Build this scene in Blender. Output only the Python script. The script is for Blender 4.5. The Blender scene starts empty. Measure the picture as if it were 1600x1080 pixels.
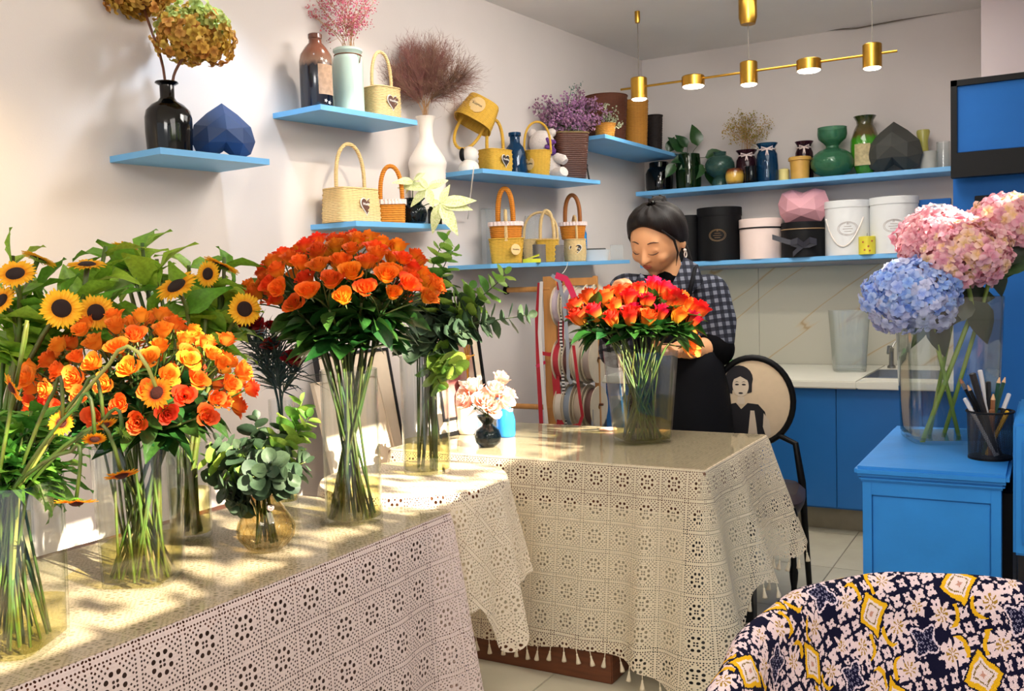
import bpy, bmesh, math, random
from mathutils import Vector, Matrix

PI = math.pi
rnd = random.Random(11)
scene = bpy.context.scene
COL = scene.collection

# ------------------------------------------------------------------ camera
FPX, HCAM = 1485.0, 1.30
YAW, PITCH, ROLL = math.radians(29.6), math.atan(90 / 1485), 0.031
CAM = Vector((0, 0, HCAM))
FW = Vector((-math.sin(YAW) * math.cos(PITCH), math.cos(YAW) * math.cos(PITCH), -math.sin(PITCH)))
_r0 = Vector((math.cos(YAW), math.sin(YAW), 0))
_u0 = _r0.cross(FW)
CR = _r0 * math.cos(ROLL) - _u0 * math.sin(ROLL)
CU = _u0 * math.cos(ROLL) + _r0 * math.sin(ROLL)
cam_data = bpy.data.cameras.new('camera')
cam_data.sensor_width = 36
cam_data.lens = 36 * FPX / 1600
cam_data.clip_start = 0.05
cam = bpy.data.objects.new('camera', cam_data)
M = Matrix.Identity(4)
for i, a in enumerate((CR, CU, -FW)):
    for k in range(3):
        M[k][i] = a[k]
M.translation = CAM
cam.matrix_world = M
COL.objects.link(cam)
scene.camera = cam

# ------------------------------------------------------------------ world, sun, lamps, exposure
world = bpy.data.worlds.new('world')
scene.world = world
world.use_nodes = True
bg = world.node_tree.nodes['Background']
bg.inputs[0].default_value = (0.92, 0.95, 1.0, 1)
bg.inputs[1].default_value = 1.05

def light(name, kind, loc, energy, color=(1, 1, 1), target=None, **kw):
    d = bpy.data.lights.new(name, kind)
    d.energy = energy
    d.color = color
    for k, v in kw.items():
        setattr(d, k, v)
    o = bpy.data.objects.new(name, d)
    o.location = loc
    if target is not None:
        o.rotation_euler = (Vector(target) - Vector(loc)).to_track_quat('-Z', 'Y').to_euler()
    COL.objects.link(o)
    return o

SUN = Vector((-0.86, 0.14, -0.50)).normalized()
light('sun', 'SUN', (4, 0, 4), 34.0, (1.0, 0.88, 0.68), Vector((4, 0, 4)) + SUN, angle=0.009)
light('added_fill_light', 'AREA', (0.15, 1.1, 2.62), 39, (1.0, 0.92, 0.86), (-1.5, 1.4, 0.4), shape='RECTANGLE', size=1.2, size_y=1.6)  # unseen fill, added to brighten the display table and its cloth
light('added_fill_light', 'AREA', (-0.9, 4.2, 2.68), 17, (1.0, 0.95, 0.88), (-1.1, 4.1, 0), shape='RECTANGLE', size=1.2, size_y=0.8)  # unseen fill, added over the back counter
light('added_fill_light', 'AREA', (-0.35, -0.9, 2.6), 42, (1.0, 0.95, 0.89), (-1.2, 2.6, 0.5), shape='RECTANGLE', size=1.0, size_y=0.8)  # unseen fill, added to brighten cloth fronts facing the camera
light('added_fill_light', 'AREA', (-0.8, 3.2, 2.66), 40, (1.0, 0.94, 0.87), (-2.4, 3.6, 0.9), shape='RECTANGLE', size=0.8, size_y=0.6)  # unseen fill, added to brighten the middle of the left wall
light('downlight', 'SPOT', (-2.22, 2.36, 2.68), 36, (0.66, 0.82, 1.0), (-2.42, 2.42, 1.6), spot_size=math.radians(80), spot_blend=0.6, shadow_soft_size=0.03)
light('downlight', 'SPOT', (-2.08, 3.05, 2.68), 18, (1.0, 0.90, 0.78), (-2.36, 3.1, 1.6), spot_size=math.radians(95), spot_blend=0.6, shadow_soft_size=0.03)
light('downlight', 'SPOT', (-1.15, 2.3, 2.68), 70, (1.0, 0.86, 0.66), (-2.42, 3.12, 1.62), spot_size=math.radians(26), spot_blend=0.35, shadow_soft_size=0.02)
light('downlight', 'SPOT', (-2.25, 1.12, 2.30), 48, (1.0, 0.74, 0.38), (-2.68, 1.50, 1.35), spot_size=math.radians(75), spot_blend=0.9, shadow_soft_size=0.05)
scene.view_settings.view_transform = 'Standard'
scene.view_settings.look = 'None'
scene.view_settings.gamma = 1
scene.view_settings.use_curve_mapping = False
scene.view_settings.exposure = 0.0
scene.cycles.transparent_max_bounces = 40
scene.cycles.max_bounces = 8
scene.cycles.caustics_reflective = False
scene.cycles.caustics_refractive = False

# ------------------------------------------------------------------ photograph -> place
def ray(x, y):
    return FW + CR * ((x - 800) / FPX) - CU * ((y - 540) / FPX)

def PZ(x, y, z):
    d = ray(x, y)
    return CAM + d * ((z - HCAM) / d.z)

def PY(x, y, Y):
    d = ray(x, y)
    return CAM + d * (Y / d.y)

W0, W1 = -2.855, 0.0998          # left wall: X = W0 + W1*Y
WN = Vector((1, -W1, 0)).normalized()
WD = Vector((W1, 1, 0)).normalized()
WANG = -math.atan(W1)

def PW(x, y, off=0.0):
    d = ray(x, y)
    o = off * math.hypot(1, W1)
    return CAM + d * ((W0 + o) / (d.x - W1 * d.y))

def PD(x, y, dep):
    return CAM + ray(x, y) * dep

def depth(P):
    return (Vector(P) - CAM).dot(FW)

def mpp(P):
    return depth(P) / FPX

# ------------------------------------------------------------------ nodes
def lin(c):
    if isinstance(c, str):
        c = [int(c[i:i + 2], 16) / 255 for i in (0, 2, 4)]
    return tuple(((v / 12.92) if v <= 0.04045 else ((v + 0.055) / 1.055) ** 2.4) for v in c[:3]) + (1,)

class X:
    nt = None
    def __init__(s, v):
        s.v = v
    def m(s, op, *o):
        n = X.nt.nodes.new('ShaderNodeMath')
        n.operation = op
        for i, q in enumerate((s,) + o):
            q = q.v if isinstance(q, X) else q
            if isinstance(q, (int, float)):
                n.inputs[i].default_value = q
            else:
                X.nt.links.new(q, n.inputs[i])
        return X(n.outputs[0])
    def __add__(s, o): return s.m('ADD', o)
    __radd__ = __add__
    def __sub__(s, o): return s.m('SUBTRACT', o)
    def __rsub__(s, o): return X(o).m('SUBTRACT', s)
    def __mul__(s, o): return s.m('MULTIPLY', o)
    __rmul__ = __mul__
    def __truediv__(s, o): return s.m('DIVIDE', o)
    def __lt__(s, o): return s.m('LESS_THAN', o)
    def __gt__(s, o): return s.m('GREATER_THAN', o)
    def abs(s): return s.m('ABSOLUTE')
    def fr(s): return s.m('FRACT')
    def fl(s): return s.m('FLOOR')
    def mx(s, o): return s.m('MAXIMUM', o)
    def mn(s, o): return s.m('MINIMUM', o)
    def sq(s): return s * s

def new_mat(name):
    m = bpy.data.materials.new(name)
    m.use_nodes = True
    nt = m.node_tree
    X.nt = nt
    return m, nt, nt.nodes, nt.links

def uvxy(nodes, links, scale=1.0, rot=0.0):
    uv = nodes.new('ShaderNodeUVMap')
    mp = nodes.new('ShaderNodeMapping')
    mp.inputs['Scale'].default_value = (scale, scale, 1)
    mp.inputs['Rotation'].default_value = (0, 0, rot)
    links.new(uv.outputs[0], mp.inputs[0])
    sp = nodes.new('ShaderNodeSeparateXYZ')
    links.new(mp.outputs[0], sp.inputs[0])
    return X(sp.outputs[0]), X(sp.outputs[1])

def mat(name, col, rough=0.5, var=0.12, nscale=14, bump=0.0, bscale=120, metal=0.0, coat=0.0, trans=0.0, stretch=None, col2=None, rand=0.0, spec=0.5):
    m, nt, N, L = new_mat(name)
    b = N['Principled BSDF']
    b.inputs['Roughness'].default_value = rough
    b.inputs['Metallic'].default_value = metal
    b.inputs['Coat Weight'].default_value = coat
    b.inputs['Specular IOR Level'].default_value = spec
    c = lin(col)
    c2 = lin(col2) if col2 else tuple(v * (1 - var) for v in c[:3]) + (1,)
    tc = N.new('ShaderNodeTexCoord')
    nz = N.new('ShaderNodeTexNoise')
    nz.inputs['Scale'].default_value = nscale
    nz.inputs['Detail'].default_value = 4
    src = tc.outputs['Object']
    if stretch:
        mp = N.new('ShaderNodeMapping')
        mp.inputs['Scale'].default_value = stretch
        L.new(src, mp.inputs[0])
        src = mp.outputs[0]
    L.new(src, nz.inputs['Vector'])
    rp = N.new('ShaderNodeValToRGB')
    rp.color_ramp.elements[0].position, rp.color_ramp.elements[1].position = 0.35, 0.65
    rp.color_ramp.elements[0].color, rp.color_ramp.elements[1].color = c2, c
    L.new(nz.outputs[0], rp.inputs[0])
    out = rp.outputs[0]
    if rand:
        oi = N.new('ShaderNodeObjectInfo')
        hs = N.new('ShaderNodeHueSaturation')
        r = X(oi.outputs['Random'])
        L.new((r * (rand * 0.12) + (0.5 - rand * 0.06)).v, hs.inputs['Hue'])
        L.new((r * -rand + (1 + rand * 0.4)).v, hs.inputs['Value'])
        L.new(out, hs.inputs['Color'])
        out = hs.outputs[0]
    L.new(out, b.inputs['Base Color'])
    if bump:
        n2 = N.new('ShaderNodeTexNoise')
        n2.inputs['Scale'].default_value = bscale
        n2.inputs['Detail'].default_value = 3
        L.new(src, n2.inputs['Vector'])
        bp = N.new('ShaderNodeBump')
        bp.inputs['Strength'].default_value = bump
        bp.inputs['Distance'].default_value = 0.01
        L.new(n2.outputs[0], bp.inputs['Height'])
        L.new(bp.outputs[0], b.inputs['Normal'])
    if trans:
        tr = N.new('ShaderNodeBsdfTranslucent')
        L.new(out, tr.inputs[0])
        mx = N.new('ShaderNodeMixShader')
        mx.inputs[0].default_value = trans
        L.new(b.outputs[0], mx.inputs[1])
        L.new(tr.outputs[0], mx.inputs[2])
        L.new(mx.outputs[0], N['Material Output'].inputs[0])
    return m

def petal_mat(name, tip, base, trans=0.35, rand=0.25, rough=0.55, lo=0.25, hi=0.8):
    """colour runs along each petal (UV v), so it stays with the petal"""
    m, nt, N, L = new_mat(name)
    b = N['Principled BSDF']
    b.inputs['Roughness'].default_value = rough
    b.inputs['Specular IOR Level'].default_value = 0.25
    u, v = uvxy(N, L)
    rp = N.new('ShaderNodeValToRGB')
    rp.color_ramp.elements[0].position, rp.color_ramp.elements[1].position = lo, hi
    rp.color_ramp.elements[0].color, rp.color_ramp.elements[1].color = lin(base), lin(tip)
    L.new(v.v, rp.inputs[0])
    oi = N.new('ShaderNodeObjectInfo')
    hs = N.new('ShaderNodeHueSaturation')
    r = X(oi.outputs['Random'])
    L.new((r * (rand * 0.10) + (0.5 - rand * 0.05)).v, hs.inputs['Hue'])
    L.new(((r * 7.31).fr() * -rand + (1 + rand * 0.4)).v, hs.inputs['Value'])
    L.new(rp.outputs[0], hs.inputs['Color'])
    L.new(hs.outputs[0], b.inputs['Base Color'])
    tr = N.new('ShaderNodeBsdfTranslucent')
    L.new(hs.outputs[0], tr.inputs[0])
    mx = N.new('ShaderNodeMixShader')
    mx.inputs[0].default_value = trans
    L.new(b.outputs[0], mx.inputs[1])
    L.new(tr.outputs[0], mx.inputs[2])
    L.new(mx.outputs[0], N['Material Output'].inputs[0])
    return m

def glass_mat(name, tint, ior=1.45, k=1.0, base=0.0, rough=0.02, body=0.0, bodycol='ffffff', edge=0.62):
    m, nt, N, L = new_mat(name)
    t = N.new('ShaderNodeBsdfTransparent')
    lw0 = N.new('ShaderNodeLayerWeight')
    lw0.inputs['Blend'].default_value = 0.5
    mt0 = N.new('ShaderNodeMix')
    mt0.data_type = 'RGBA'
    L.new(X(lw0.outputs['Facing']).m('POWER', 4.0).v, mt0.inputs['Factor'])
    mt0.inputs['A'].default_value = tuple(tint) + (1,)
    mt0.inputs['B'].default_value = (tint[0] * edge, tint[1] * (edge + .06), tint[2] * (edge + .02), 1)
    L.new(mt0.outputs['Result'], t.inputs[0])
    g = N.new('ShaderNodeBsdfGlossy')
    g.inputs['Roughness'].default_value = rough
    lw = N.new('ShaderNodeLayerWeight')
    lw.inputs['Blend'].default_value = 0.5
    fc = X(lw.outputs['Facing'])
    r0 = ((ior - 1) / (ior + 1)) ** 2
    f = ((fc.m('POWER', 5.0) * (1 - r0) + r0) * k + base).mn(1.0)
    src = t.outputs[0]
    if body:
        d = N.new('ShaderNodeBsdfDiffuse')
        d.inputs[0].default_value = lin(bodycol)
        mb = N.new('ShaderNodeMixShader')
        mb.inputs[0].default_value = body
        L.new(src, mb.inputs[1])
        L.new(d.outputs[0], mb.inputs[2])
        src = mb.outputs[0]
    mx = N.new('ShaderNodeMixShader')
    L.new(f.v, mx.inputs[0])
    L.new(src, mx.inputs[1])
    L.new(g.outputs[0], mx.inputs[2])
    L.new(mx.outputs[0], N['Material Output'].inputs[0])
    N.remove(N['Principled BSDF'])
    return m

def emit_mat(name, col, s):
    m, nt, N, L = new_mat(name)
    e = N.new('ShaderNodeEmission')
    e.inputs[0].default_value = lin(col)
    e.inputs[1].default_value = s
    L.new(e.outputs[0], N['Material Output'].inputs[0])
    N.remove(N['Principled BSDF'])
    return m

def lace_mat(name, col, sq=0.1, rot=0.0, holes=True, hole_col='6f6250'):
    m, nt, N, L = new_mat(name)
    b = N['Principled BSDF']
    b.inputs['Roughness'].default_value = 0.9
    b.inputs['Specular IOR Level'].default_value = 0.1
    x, y = uvxy(N, L, 1.0 / sq, rot)
    u, v = x.fr() - 0.5, y.fr() - 0.5
    au, av = u.abs(), v.abs()
    edge = au.mx(av)
    dia = au + av
    p, q = ((u + v) * 8.0).fr() - 0.5, ((u - v) * 8.0).fr() - 0.5
    lat = (p.abs().mx(q.abs()) < 0.225) * (edge < 0.405) * (dia > 0.345)
    def row(a, c):
        h = ((c * 13.0).fr() - 0.5) / 13.0
        return ((a - 0.438).sq() + h.sq()) < 0.00045
    border = row(au, v).mx(row(av, u)) * (edge > 0.40)
    # ring of oval holes in the solid diamond, a small cross of holes in its middle
    th = v.m('ARCTAN2', u) * (8 / (2 * PI))
    rr = (u.sq() + v.sq()).m('SQRT')
    oval = ((th.fr() - 0.5) / 0.30).sq() + ((rr - 0.205) / 0.048).sq()
    ring = oval < 1.0
    mid = ((au - 0.042).sq() + (av - 0.042).sq()) < 0.0009
    hole = lat.mx(border).mx(ring).mx(mid)
    nz = N.new('ShaderNodeTexNoise')
    nz.inputs['Scale'].default_value = 5
    tc = N.new('ShaderNodeTexCoord')
    L.new(tc.outputs['Object'], nz.inputs['Vector'])
    c = lin(col)
    mixc = N.new('ShaderNodeMix')
    mixc.data_type = 'RGBA'
    L.new(nz.outputs[0], mixc.inputs['Factor'])
    mixc.inputs['A'].default_value = tuple(k * 0.93 for k in c[:3]) + (1,)
    mixc.inputs['B'].default_value = c
    colout = mixc.outputs['Result']
    if not holes:
        m2 = N.new('ShaderNodeMix')
        m2.data_type = 'RGBA'
        L.new(hole.v, m2.inputs['Factor'])
        L.new(colout, m2.inputs['A'])
        m2.inputs['B'].default_value = lin(hole_col)
        colout = m2.outputs['Result']
    L.new(colout, b.inputs['Base Color'])
    wv = ((x * 90.0).m('SINE') + (y * 90.0).m('SINE')) * 0.25 + 0.5
    bp = N.new('ShaderNodeBump')
    bp.inputs['Strength'].default_value = 0.35
    bp.inputs['Distance'].default_value = 0.002
    L.new((wv * (1.0 - hole)).v, bp.inputs['Height'])
    L.new(bp.outputs[0], b.inputs['Normal'])
    if holes:
        tl = N.new('ShaderNodeBsdfTranslucent')
        L.new(colout, tl.inputs[0])
        mt = N.new('ShaderNodeMixShader')
        mt.inputs[0].default_value = 0.25
        L.new(b.outputs[0], mt.inputs[1])
        L.new(tl.outputs[0], mt.inputs[2])
        t = N.new('ShaderNodeBsdfTransparent')
        mx = N.new('ShaderNodeMixShader')
        L.new(hole.v, mx.inputs[0])
        L.new(mt.outputs[0], mx.inputs[1])
        L.new(t.outputs[0], mx.inputs[2])
        L.new(mx.outputs[0], N['Material Output'].inputs[0])
    return m

def kilim_mat(name):
    m, nt, N, L = new_mat(name)
    b = N['Principled BSDF']
    b.inputs['Roughness'].default_value = 1.05
    b.inputs['Specular IOR Level'].default_value = 0.1
    x0, y0 = uvxy(N, L, 1.0, 0.30)
    K = 520.0
    nzw = N.new('ShaderNodeTexNoise')
    nzw.noise_dimensions = '2D'
    nzw.inputs['Scale'].default_value = 22
    uvn = N.new('ShaderNodeUVMap')
    L.new(uvn.outputs[0], nzw.inputs['Vector'])
    sc3 = N.new('ShaderNodeSeparateXYZ')
    L.new(nzw.outputs['Color'], sc3.inputs[0])
    x1, y1 = x0 + (X(sc3.outputs[0]) - 0.5) * 0.016, y0 + (X(sc3.outputs[1]) - 0.5) * 0.016
    x, y = (x1 * K).fl() / K, (y1 * K).fl() / K      # woven in small stitches
    def cell(px, py, ox, oy):
        return ((x / px + ox).fr() - 0.5) * px, ((y / py + oy).fr() - 0.5) * py
    def cid(px, py, ox=0.0, oy=0.0):
        return (((x / px + ox).fl() * 12.9898 + (y / py + oy).fl() * 78.233).m('SINE') * 43758.5453).fr()
    def flower(u, v, r, amp, n=8, ph=0.0):
        th = v.m('ARCTAN2', u)
        return (u.sq() + v.sq()).m('SQRT') - ((th * float(n) + ph).m('COSINE') * amp + r)
    # small pale square blossoms on a navy ground, in two interleaved rows, some missing
    SP = 0.0235
    su, sv = cell(SP, SP, 0, 0)
    r1 = cid(SP, SP)
    small = (flower(su, sv, 0.0078, 0.0026, 4, PI) < (r1 - 0.35) * 0.0034) * ((su.abs().mx(sv.abs()) < 0.0016).m('SUBTRACT', 1.0).abs()) * (r1 > 0.10)
    du2, dv2 = cell(SP, SP, 0.5, 0.5)
    small = small.mx((du2.abs() + dv2.abs() < 0.0034) * (cid(SP, SP, 0.5, 0.5) > 0.55))
    PX_, PY_ = 0.172, 0.150
    du, dv = cell(PX_, PY_, 0, 0)
    dd = du.abs() * 1.28 + dv.abs()
    loz_out, loz_in, loz_line, loz_core = dd < 0.040, dd < 0.028, (dd < 0.0215) * (dd > 0.018), dd < 0.006
    hu, hv = cell(PX_, PY_, 0.5, 0.5)
    star = flower(hu, hv, 0.021, 0.0065, 4, PI).mx(flower(hu, hv, 0.024, 0.004, 8))
    st_in, st_rim = star < 0.0, (star < 0.0042) * (star > 0.0)
    hatch = (((x + y) * 190.0).fr() > 0.55) * (((x - y) * 190.0).fr() > 0.55)
    big = heart = arm = None
    for (ox, oy, sx, sy) in ((-.25, .22, 1, 1), (.25, .22, -1, 1), (-.25, -.22, 1, -1), (.25, -.22, -1, -1), (0.0, .38, 1, 1)):
        u, v = cell(PX_, PY_, 0.5 + ox, 0.5 + oy)
        th = v.m('ARCTAN2', u)
        rr = (u.sq() + v.sq()).m('SQRT')
        rg = 0.019 if ox else 0.014
        f = flower(u, v, rg, rg * 0.36, 8 if ox else 6) < 0.0
        g_ = (rr < rg * 0.62) * (rr > 0.0025) * ((th * 8.0).m('SINE') > 0.2)
        big = f if big is None else big.mx(f)
        heart = g_ if heart is None else heart.mx(g_)
        if ox:
            a_ = ((rr - 0.0285).abs() < 0.0036) * (u * float(sx) > 0.004) * (v * float(-sy) < 0.012) * (v * float(-sy) > -0.024)
            arm = a_ if arm is None else arm.mx(a_)
    col = None
    def lay(mask, colr):
        nonlocal col
        mm = N.new('ShaderNodeMix')
        mm.data_type = 'RGBA'
        L.new(mask.v, mm.inputs['Factor'])
        if col is None:
            mm.inputs['A'].default_value = lin('13132a')
        else:
            L.new(col, mm.inputs['A'])
        mm.inputs['B'].default_value = lin(colr)
        col = mm.outputs['Result']
    lay(small, 'd9c3c6')
    lay((star < 0.008).mx(dd < 0.045), '13132a')
    lay(big, 'dcc6c6')
    lay(arm, 'd7a51c')
    lay(heart, '9c7a30')
    lay(st_rim, 'd5c3cc')
    lay(st_in, '15152e')
    lay(st_in * hatch, '8a86a0')
    lay(loz_out, 'd9a81c')
    lay(loz_in, 'dccac6')
    lay(loz_line, '7c6430')
    lay(loz_core, 'b98a78')
    L.new(col, b.inputs['Base Color'])
    wv = ((x0 * 460 * 2 * PI).m('SINE') * (y0 * 460 * 2 * PI).m('SINE')) * 0.5 + 0.5
    bp = N.new('ShaderNodeBump')
    bp.inputs['Strength'].default_value = 0.4
    bp.inputs['Distance'].default_value = 0.002
    L.new(wv.v, bp.inputs['Height'])
    L.new(bp.outputs[0], b.inputs['Normal'])
    return m

def gingham_mat(name):
    m, nt, N, L = new_mat(name)
    b = N['Principled BSDF']
    b.inputs['Roughness'].default_value = 0.9
    b.inputs['Specular IOR Level'].default_value = 0.1
    tc = N.new('ShaderNodeTexCoord')
    sp = N.new('ShaderNodeSeparateXYZ')
    mp = N.new('ShaderNodeMapping')
    mp.inputs['Rotation'].default_value = (0.15, 0.1, 0.5)
    L.new(tc.outputs['Object'], mp.inputs[0])
    L.new(mp.outputs[0], sp.inputs[0])
    x, z = X(sp.outputs[0]) + X(sp.outputs[1]) * 0.35, X(sp.outputs[2])
    a, c = (x / 0.034).fr() < 0.5, (z / 0.034).fr() < 0.5
    s = a + c
    rp = N.new('ShaderNodeValToRGB')
    rp.color_ramp.interpolation = 'CONSTANT'
    e = rp.color_ramp.elements
    e[0].color, e[0].position = lin('7a7e8a'), 0.0
    e[1].color, e[1].position = lin('2c2e38'), 0.34
    q = e.new(0.75)
    q.color = lin('0d0e14')
    L.new((s * 0.5).v, rp.inputs[0])
    nz = N.new('ShaderNodeTexNoise')
    nz.inputs['Scale'].default_value = 160
    nz.inputs['Detail'].default_value = 3
    L.new(tc.outputs['Object'], nz.inputs['Vector'])
    mw = N.new('ShaderNodeMix')
    mw.data_type = 'RGBA'
    L.new((X(nz.outputs[0]) * 0.55).v, mw.inputs['Factor'])
    L.new(rp.outputs[0], mw.inputs['A'])
    mw.inputs['B'].default_value = lin('3c3e48')
    L.new(mw.outputs['Result'], b.inputs['Base Color'])
    return m

def marble_mat(name):
    m, nt, N, L = new_mat(name)
    b = N['Principled BSDF']
    b.inputs['Roughness'].default_value = 0.28
    tc = N.new('ShaderNodeTexCoord')
    sp = N.new('ShaderNodeSeparateXYZ')
    L.new(tc.outputs['Object'], sp.inputs[0])
    x, z = X(sp.outputs[0]), X(sp.outputs[2])
    along, across = x * 0.83 + z * 0.56, z * 0.83 - x * 0.56
    cb = N.new('ShaderNodeCombineXYZ')
    L.new((along * 0.36).v, cb.inputs[0])
    L.new((across * 3.3).v, cb.inputs[1])
    nz = N.new('ShaderNodeTexNoise')
    nz.inputs['Scale'].default_value = 1.5
    nz.inputs['Detail'].default_value = 4
    nz.inputs['Roughness'].default_value = 0.42
    L.new(cb.outputs[0], nz.inputs['Vector'])
    d = (X(nz.outputs[0]) - 0.5).abs()
    rp = N.new('ShaderNodeValToRGB')
    e = rp.color_ramp.elements
    e[0].position, e[1].position = 0.0, 0.024
    e[0].color, e[1].color = lin('9a8460'), lin('aeac9e')
    q = e.new(0.008)
    q.color = lin('b0a58e')
    L.new(d.v, rp.inputs[0])
    L.new(rp.outputs[0], b.inputs['Base Color'])
    return m

def band_mat(name, stops, axis=2, rough=0.3, coat=0.0, wob=0.0):
    """colour bands along one axis of the object (glaze runs, lids, stripes)"""
    m, nt, N, L = new_mat(name)
    b = N['Principled BSDF']
    b.inputs['Roughness'].default_value = rough
    b.inputs['Coat Weight'].default_value = coat
    tc = N.new('ShaderNodeTexCoord')
    sp = N.new('ShaderNodeSeparateXYZ')
    L.new(tc.outputs['Generated'], sp.inputs[0])
    z = X(sp.outputs[axis])
    if wob:
        nz = N.new('ShaderNodeTexNoise')
        nz.inputs['Scale'].default_value = 9
        nz.inputs['Detail'].default_value = 4
        L.new(tc.outputs['Generated'], nz.inputs['Vector'])
        z = z + (X(nz.outputs[0]) - 0.5) * wob
    rp = N.new('ShaderNodeValToRGB')
    e = rp.color_ramp.elements
    while len(e) < len(stops):
        e.new(0.5)
    for i, (p, c) in enumerate(stops):
        e[i].position = p
        e[i].color = lin(c)
    L.new(z.v, rp.inputs[0])
    L.new(rp.outputs[0], b.inputs['Base Color'])
    return m

def wicker_mat(name, col, pitch=0.0065, rough=0.65):
    m, nt, N, L = new_mat(name)
    b = N['Principled BSDF']
    b.inputs['Roughness'].default_value = rough
    b.inputs['Specular IOR Level'].default_value = 0.3
    tc = N.new('ShaderNodeTexCoord')
    sp = N.new('ShaderNodeSeparateXYZ')
    L.new(tc.outputs['Object'], sp.inputs[0])
    x, y, z = (X(o) for o in sp.outputs)
    st = ((z / pitch) * (2 * PI)).m('SINE') * 0.5 + 0.5
    vt = ((x * 0.8 + y * 0.6) / (pitch * 2.4) * (2 * PI)).m('SINE') * 0.5 + 0.5
    nz = N.new('ShaderNodeTexNoise')
    nz.inputs['Scale'].default_value = 90
    L.new(tc.outputs['Object'], nz.inputs['Vector'])
    h = st * 0.75 + vt * 0.10 + X(nz.outputs[0]) * 0.35
    rp = N.new('ShaderNodeValToRGB')
    c = lin(col)
    rp.color_ramp.elements[0].color = tuple(v * 0.42 for v in c[:3]) + (1,)
    rp.color_ramp.elements[1].color = c
    rp.color_ramp.elements[0].position, rp.color_ramp.elements[1].position = 0.12, 0.55
    L.new(h.v, rp.inputs[0])
    L.new(rp.outputs[0], b.inputs['Base Color'])
    bp = N.new('ShaderNodeBump')
    bp.inputs['Strength'].default_value = 0.6
    bp.inputs['Distance'].default_value = 0.003
    L.new(h.v, bp.inputs['Height'])
    L.new(bp.outputs[0], b.inputs['Normal'])
    return m

def hair_mat(name):
    m, nt, N, L = new_mat(name)
    b = N['Principled BSDF']
    b.inputs['Roughness'].default_value = 0.42
    b.inputs['Specular IOR Level'].default_value = 0.25
    tc = N.new('ShaderNodeTexCoord')
    u, v = uvxy(N, L)
    nz = N.new('ShaderNodeTexNoise')
    nz.noise_dimensions = '1D'
    L.new((u * 70.0).v, nz.inputs['W'])
    nz.inputs['Detail'].default_value = 3
    rp = N.new('ShaderNodeValToRGB')
    rp.color_ramp.elements[0].color, rp.color_ramp.elements[1].color = lin('060505'), lin('1e1512')
    rp.color_ramp.elements[0].position, rp.color_ramp.elements[1].position = 0.35, 0.75
    L.new(nz.outputs[0], rp.inputs[0])
    L.new(rp.outputs[0], b.inputs['Base Color'])
    bp = N.new('ShaderNodeBump')
    bp.inputs['Strength'].default_value = 0.5
    bp.inputs['Distance'].default_value = 0.004
    L.new(nz.outputs[0], bp.inputs['Height'])
    L.new(bp.outputs[0], b.inputs['Normal'])
    return m

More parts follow.
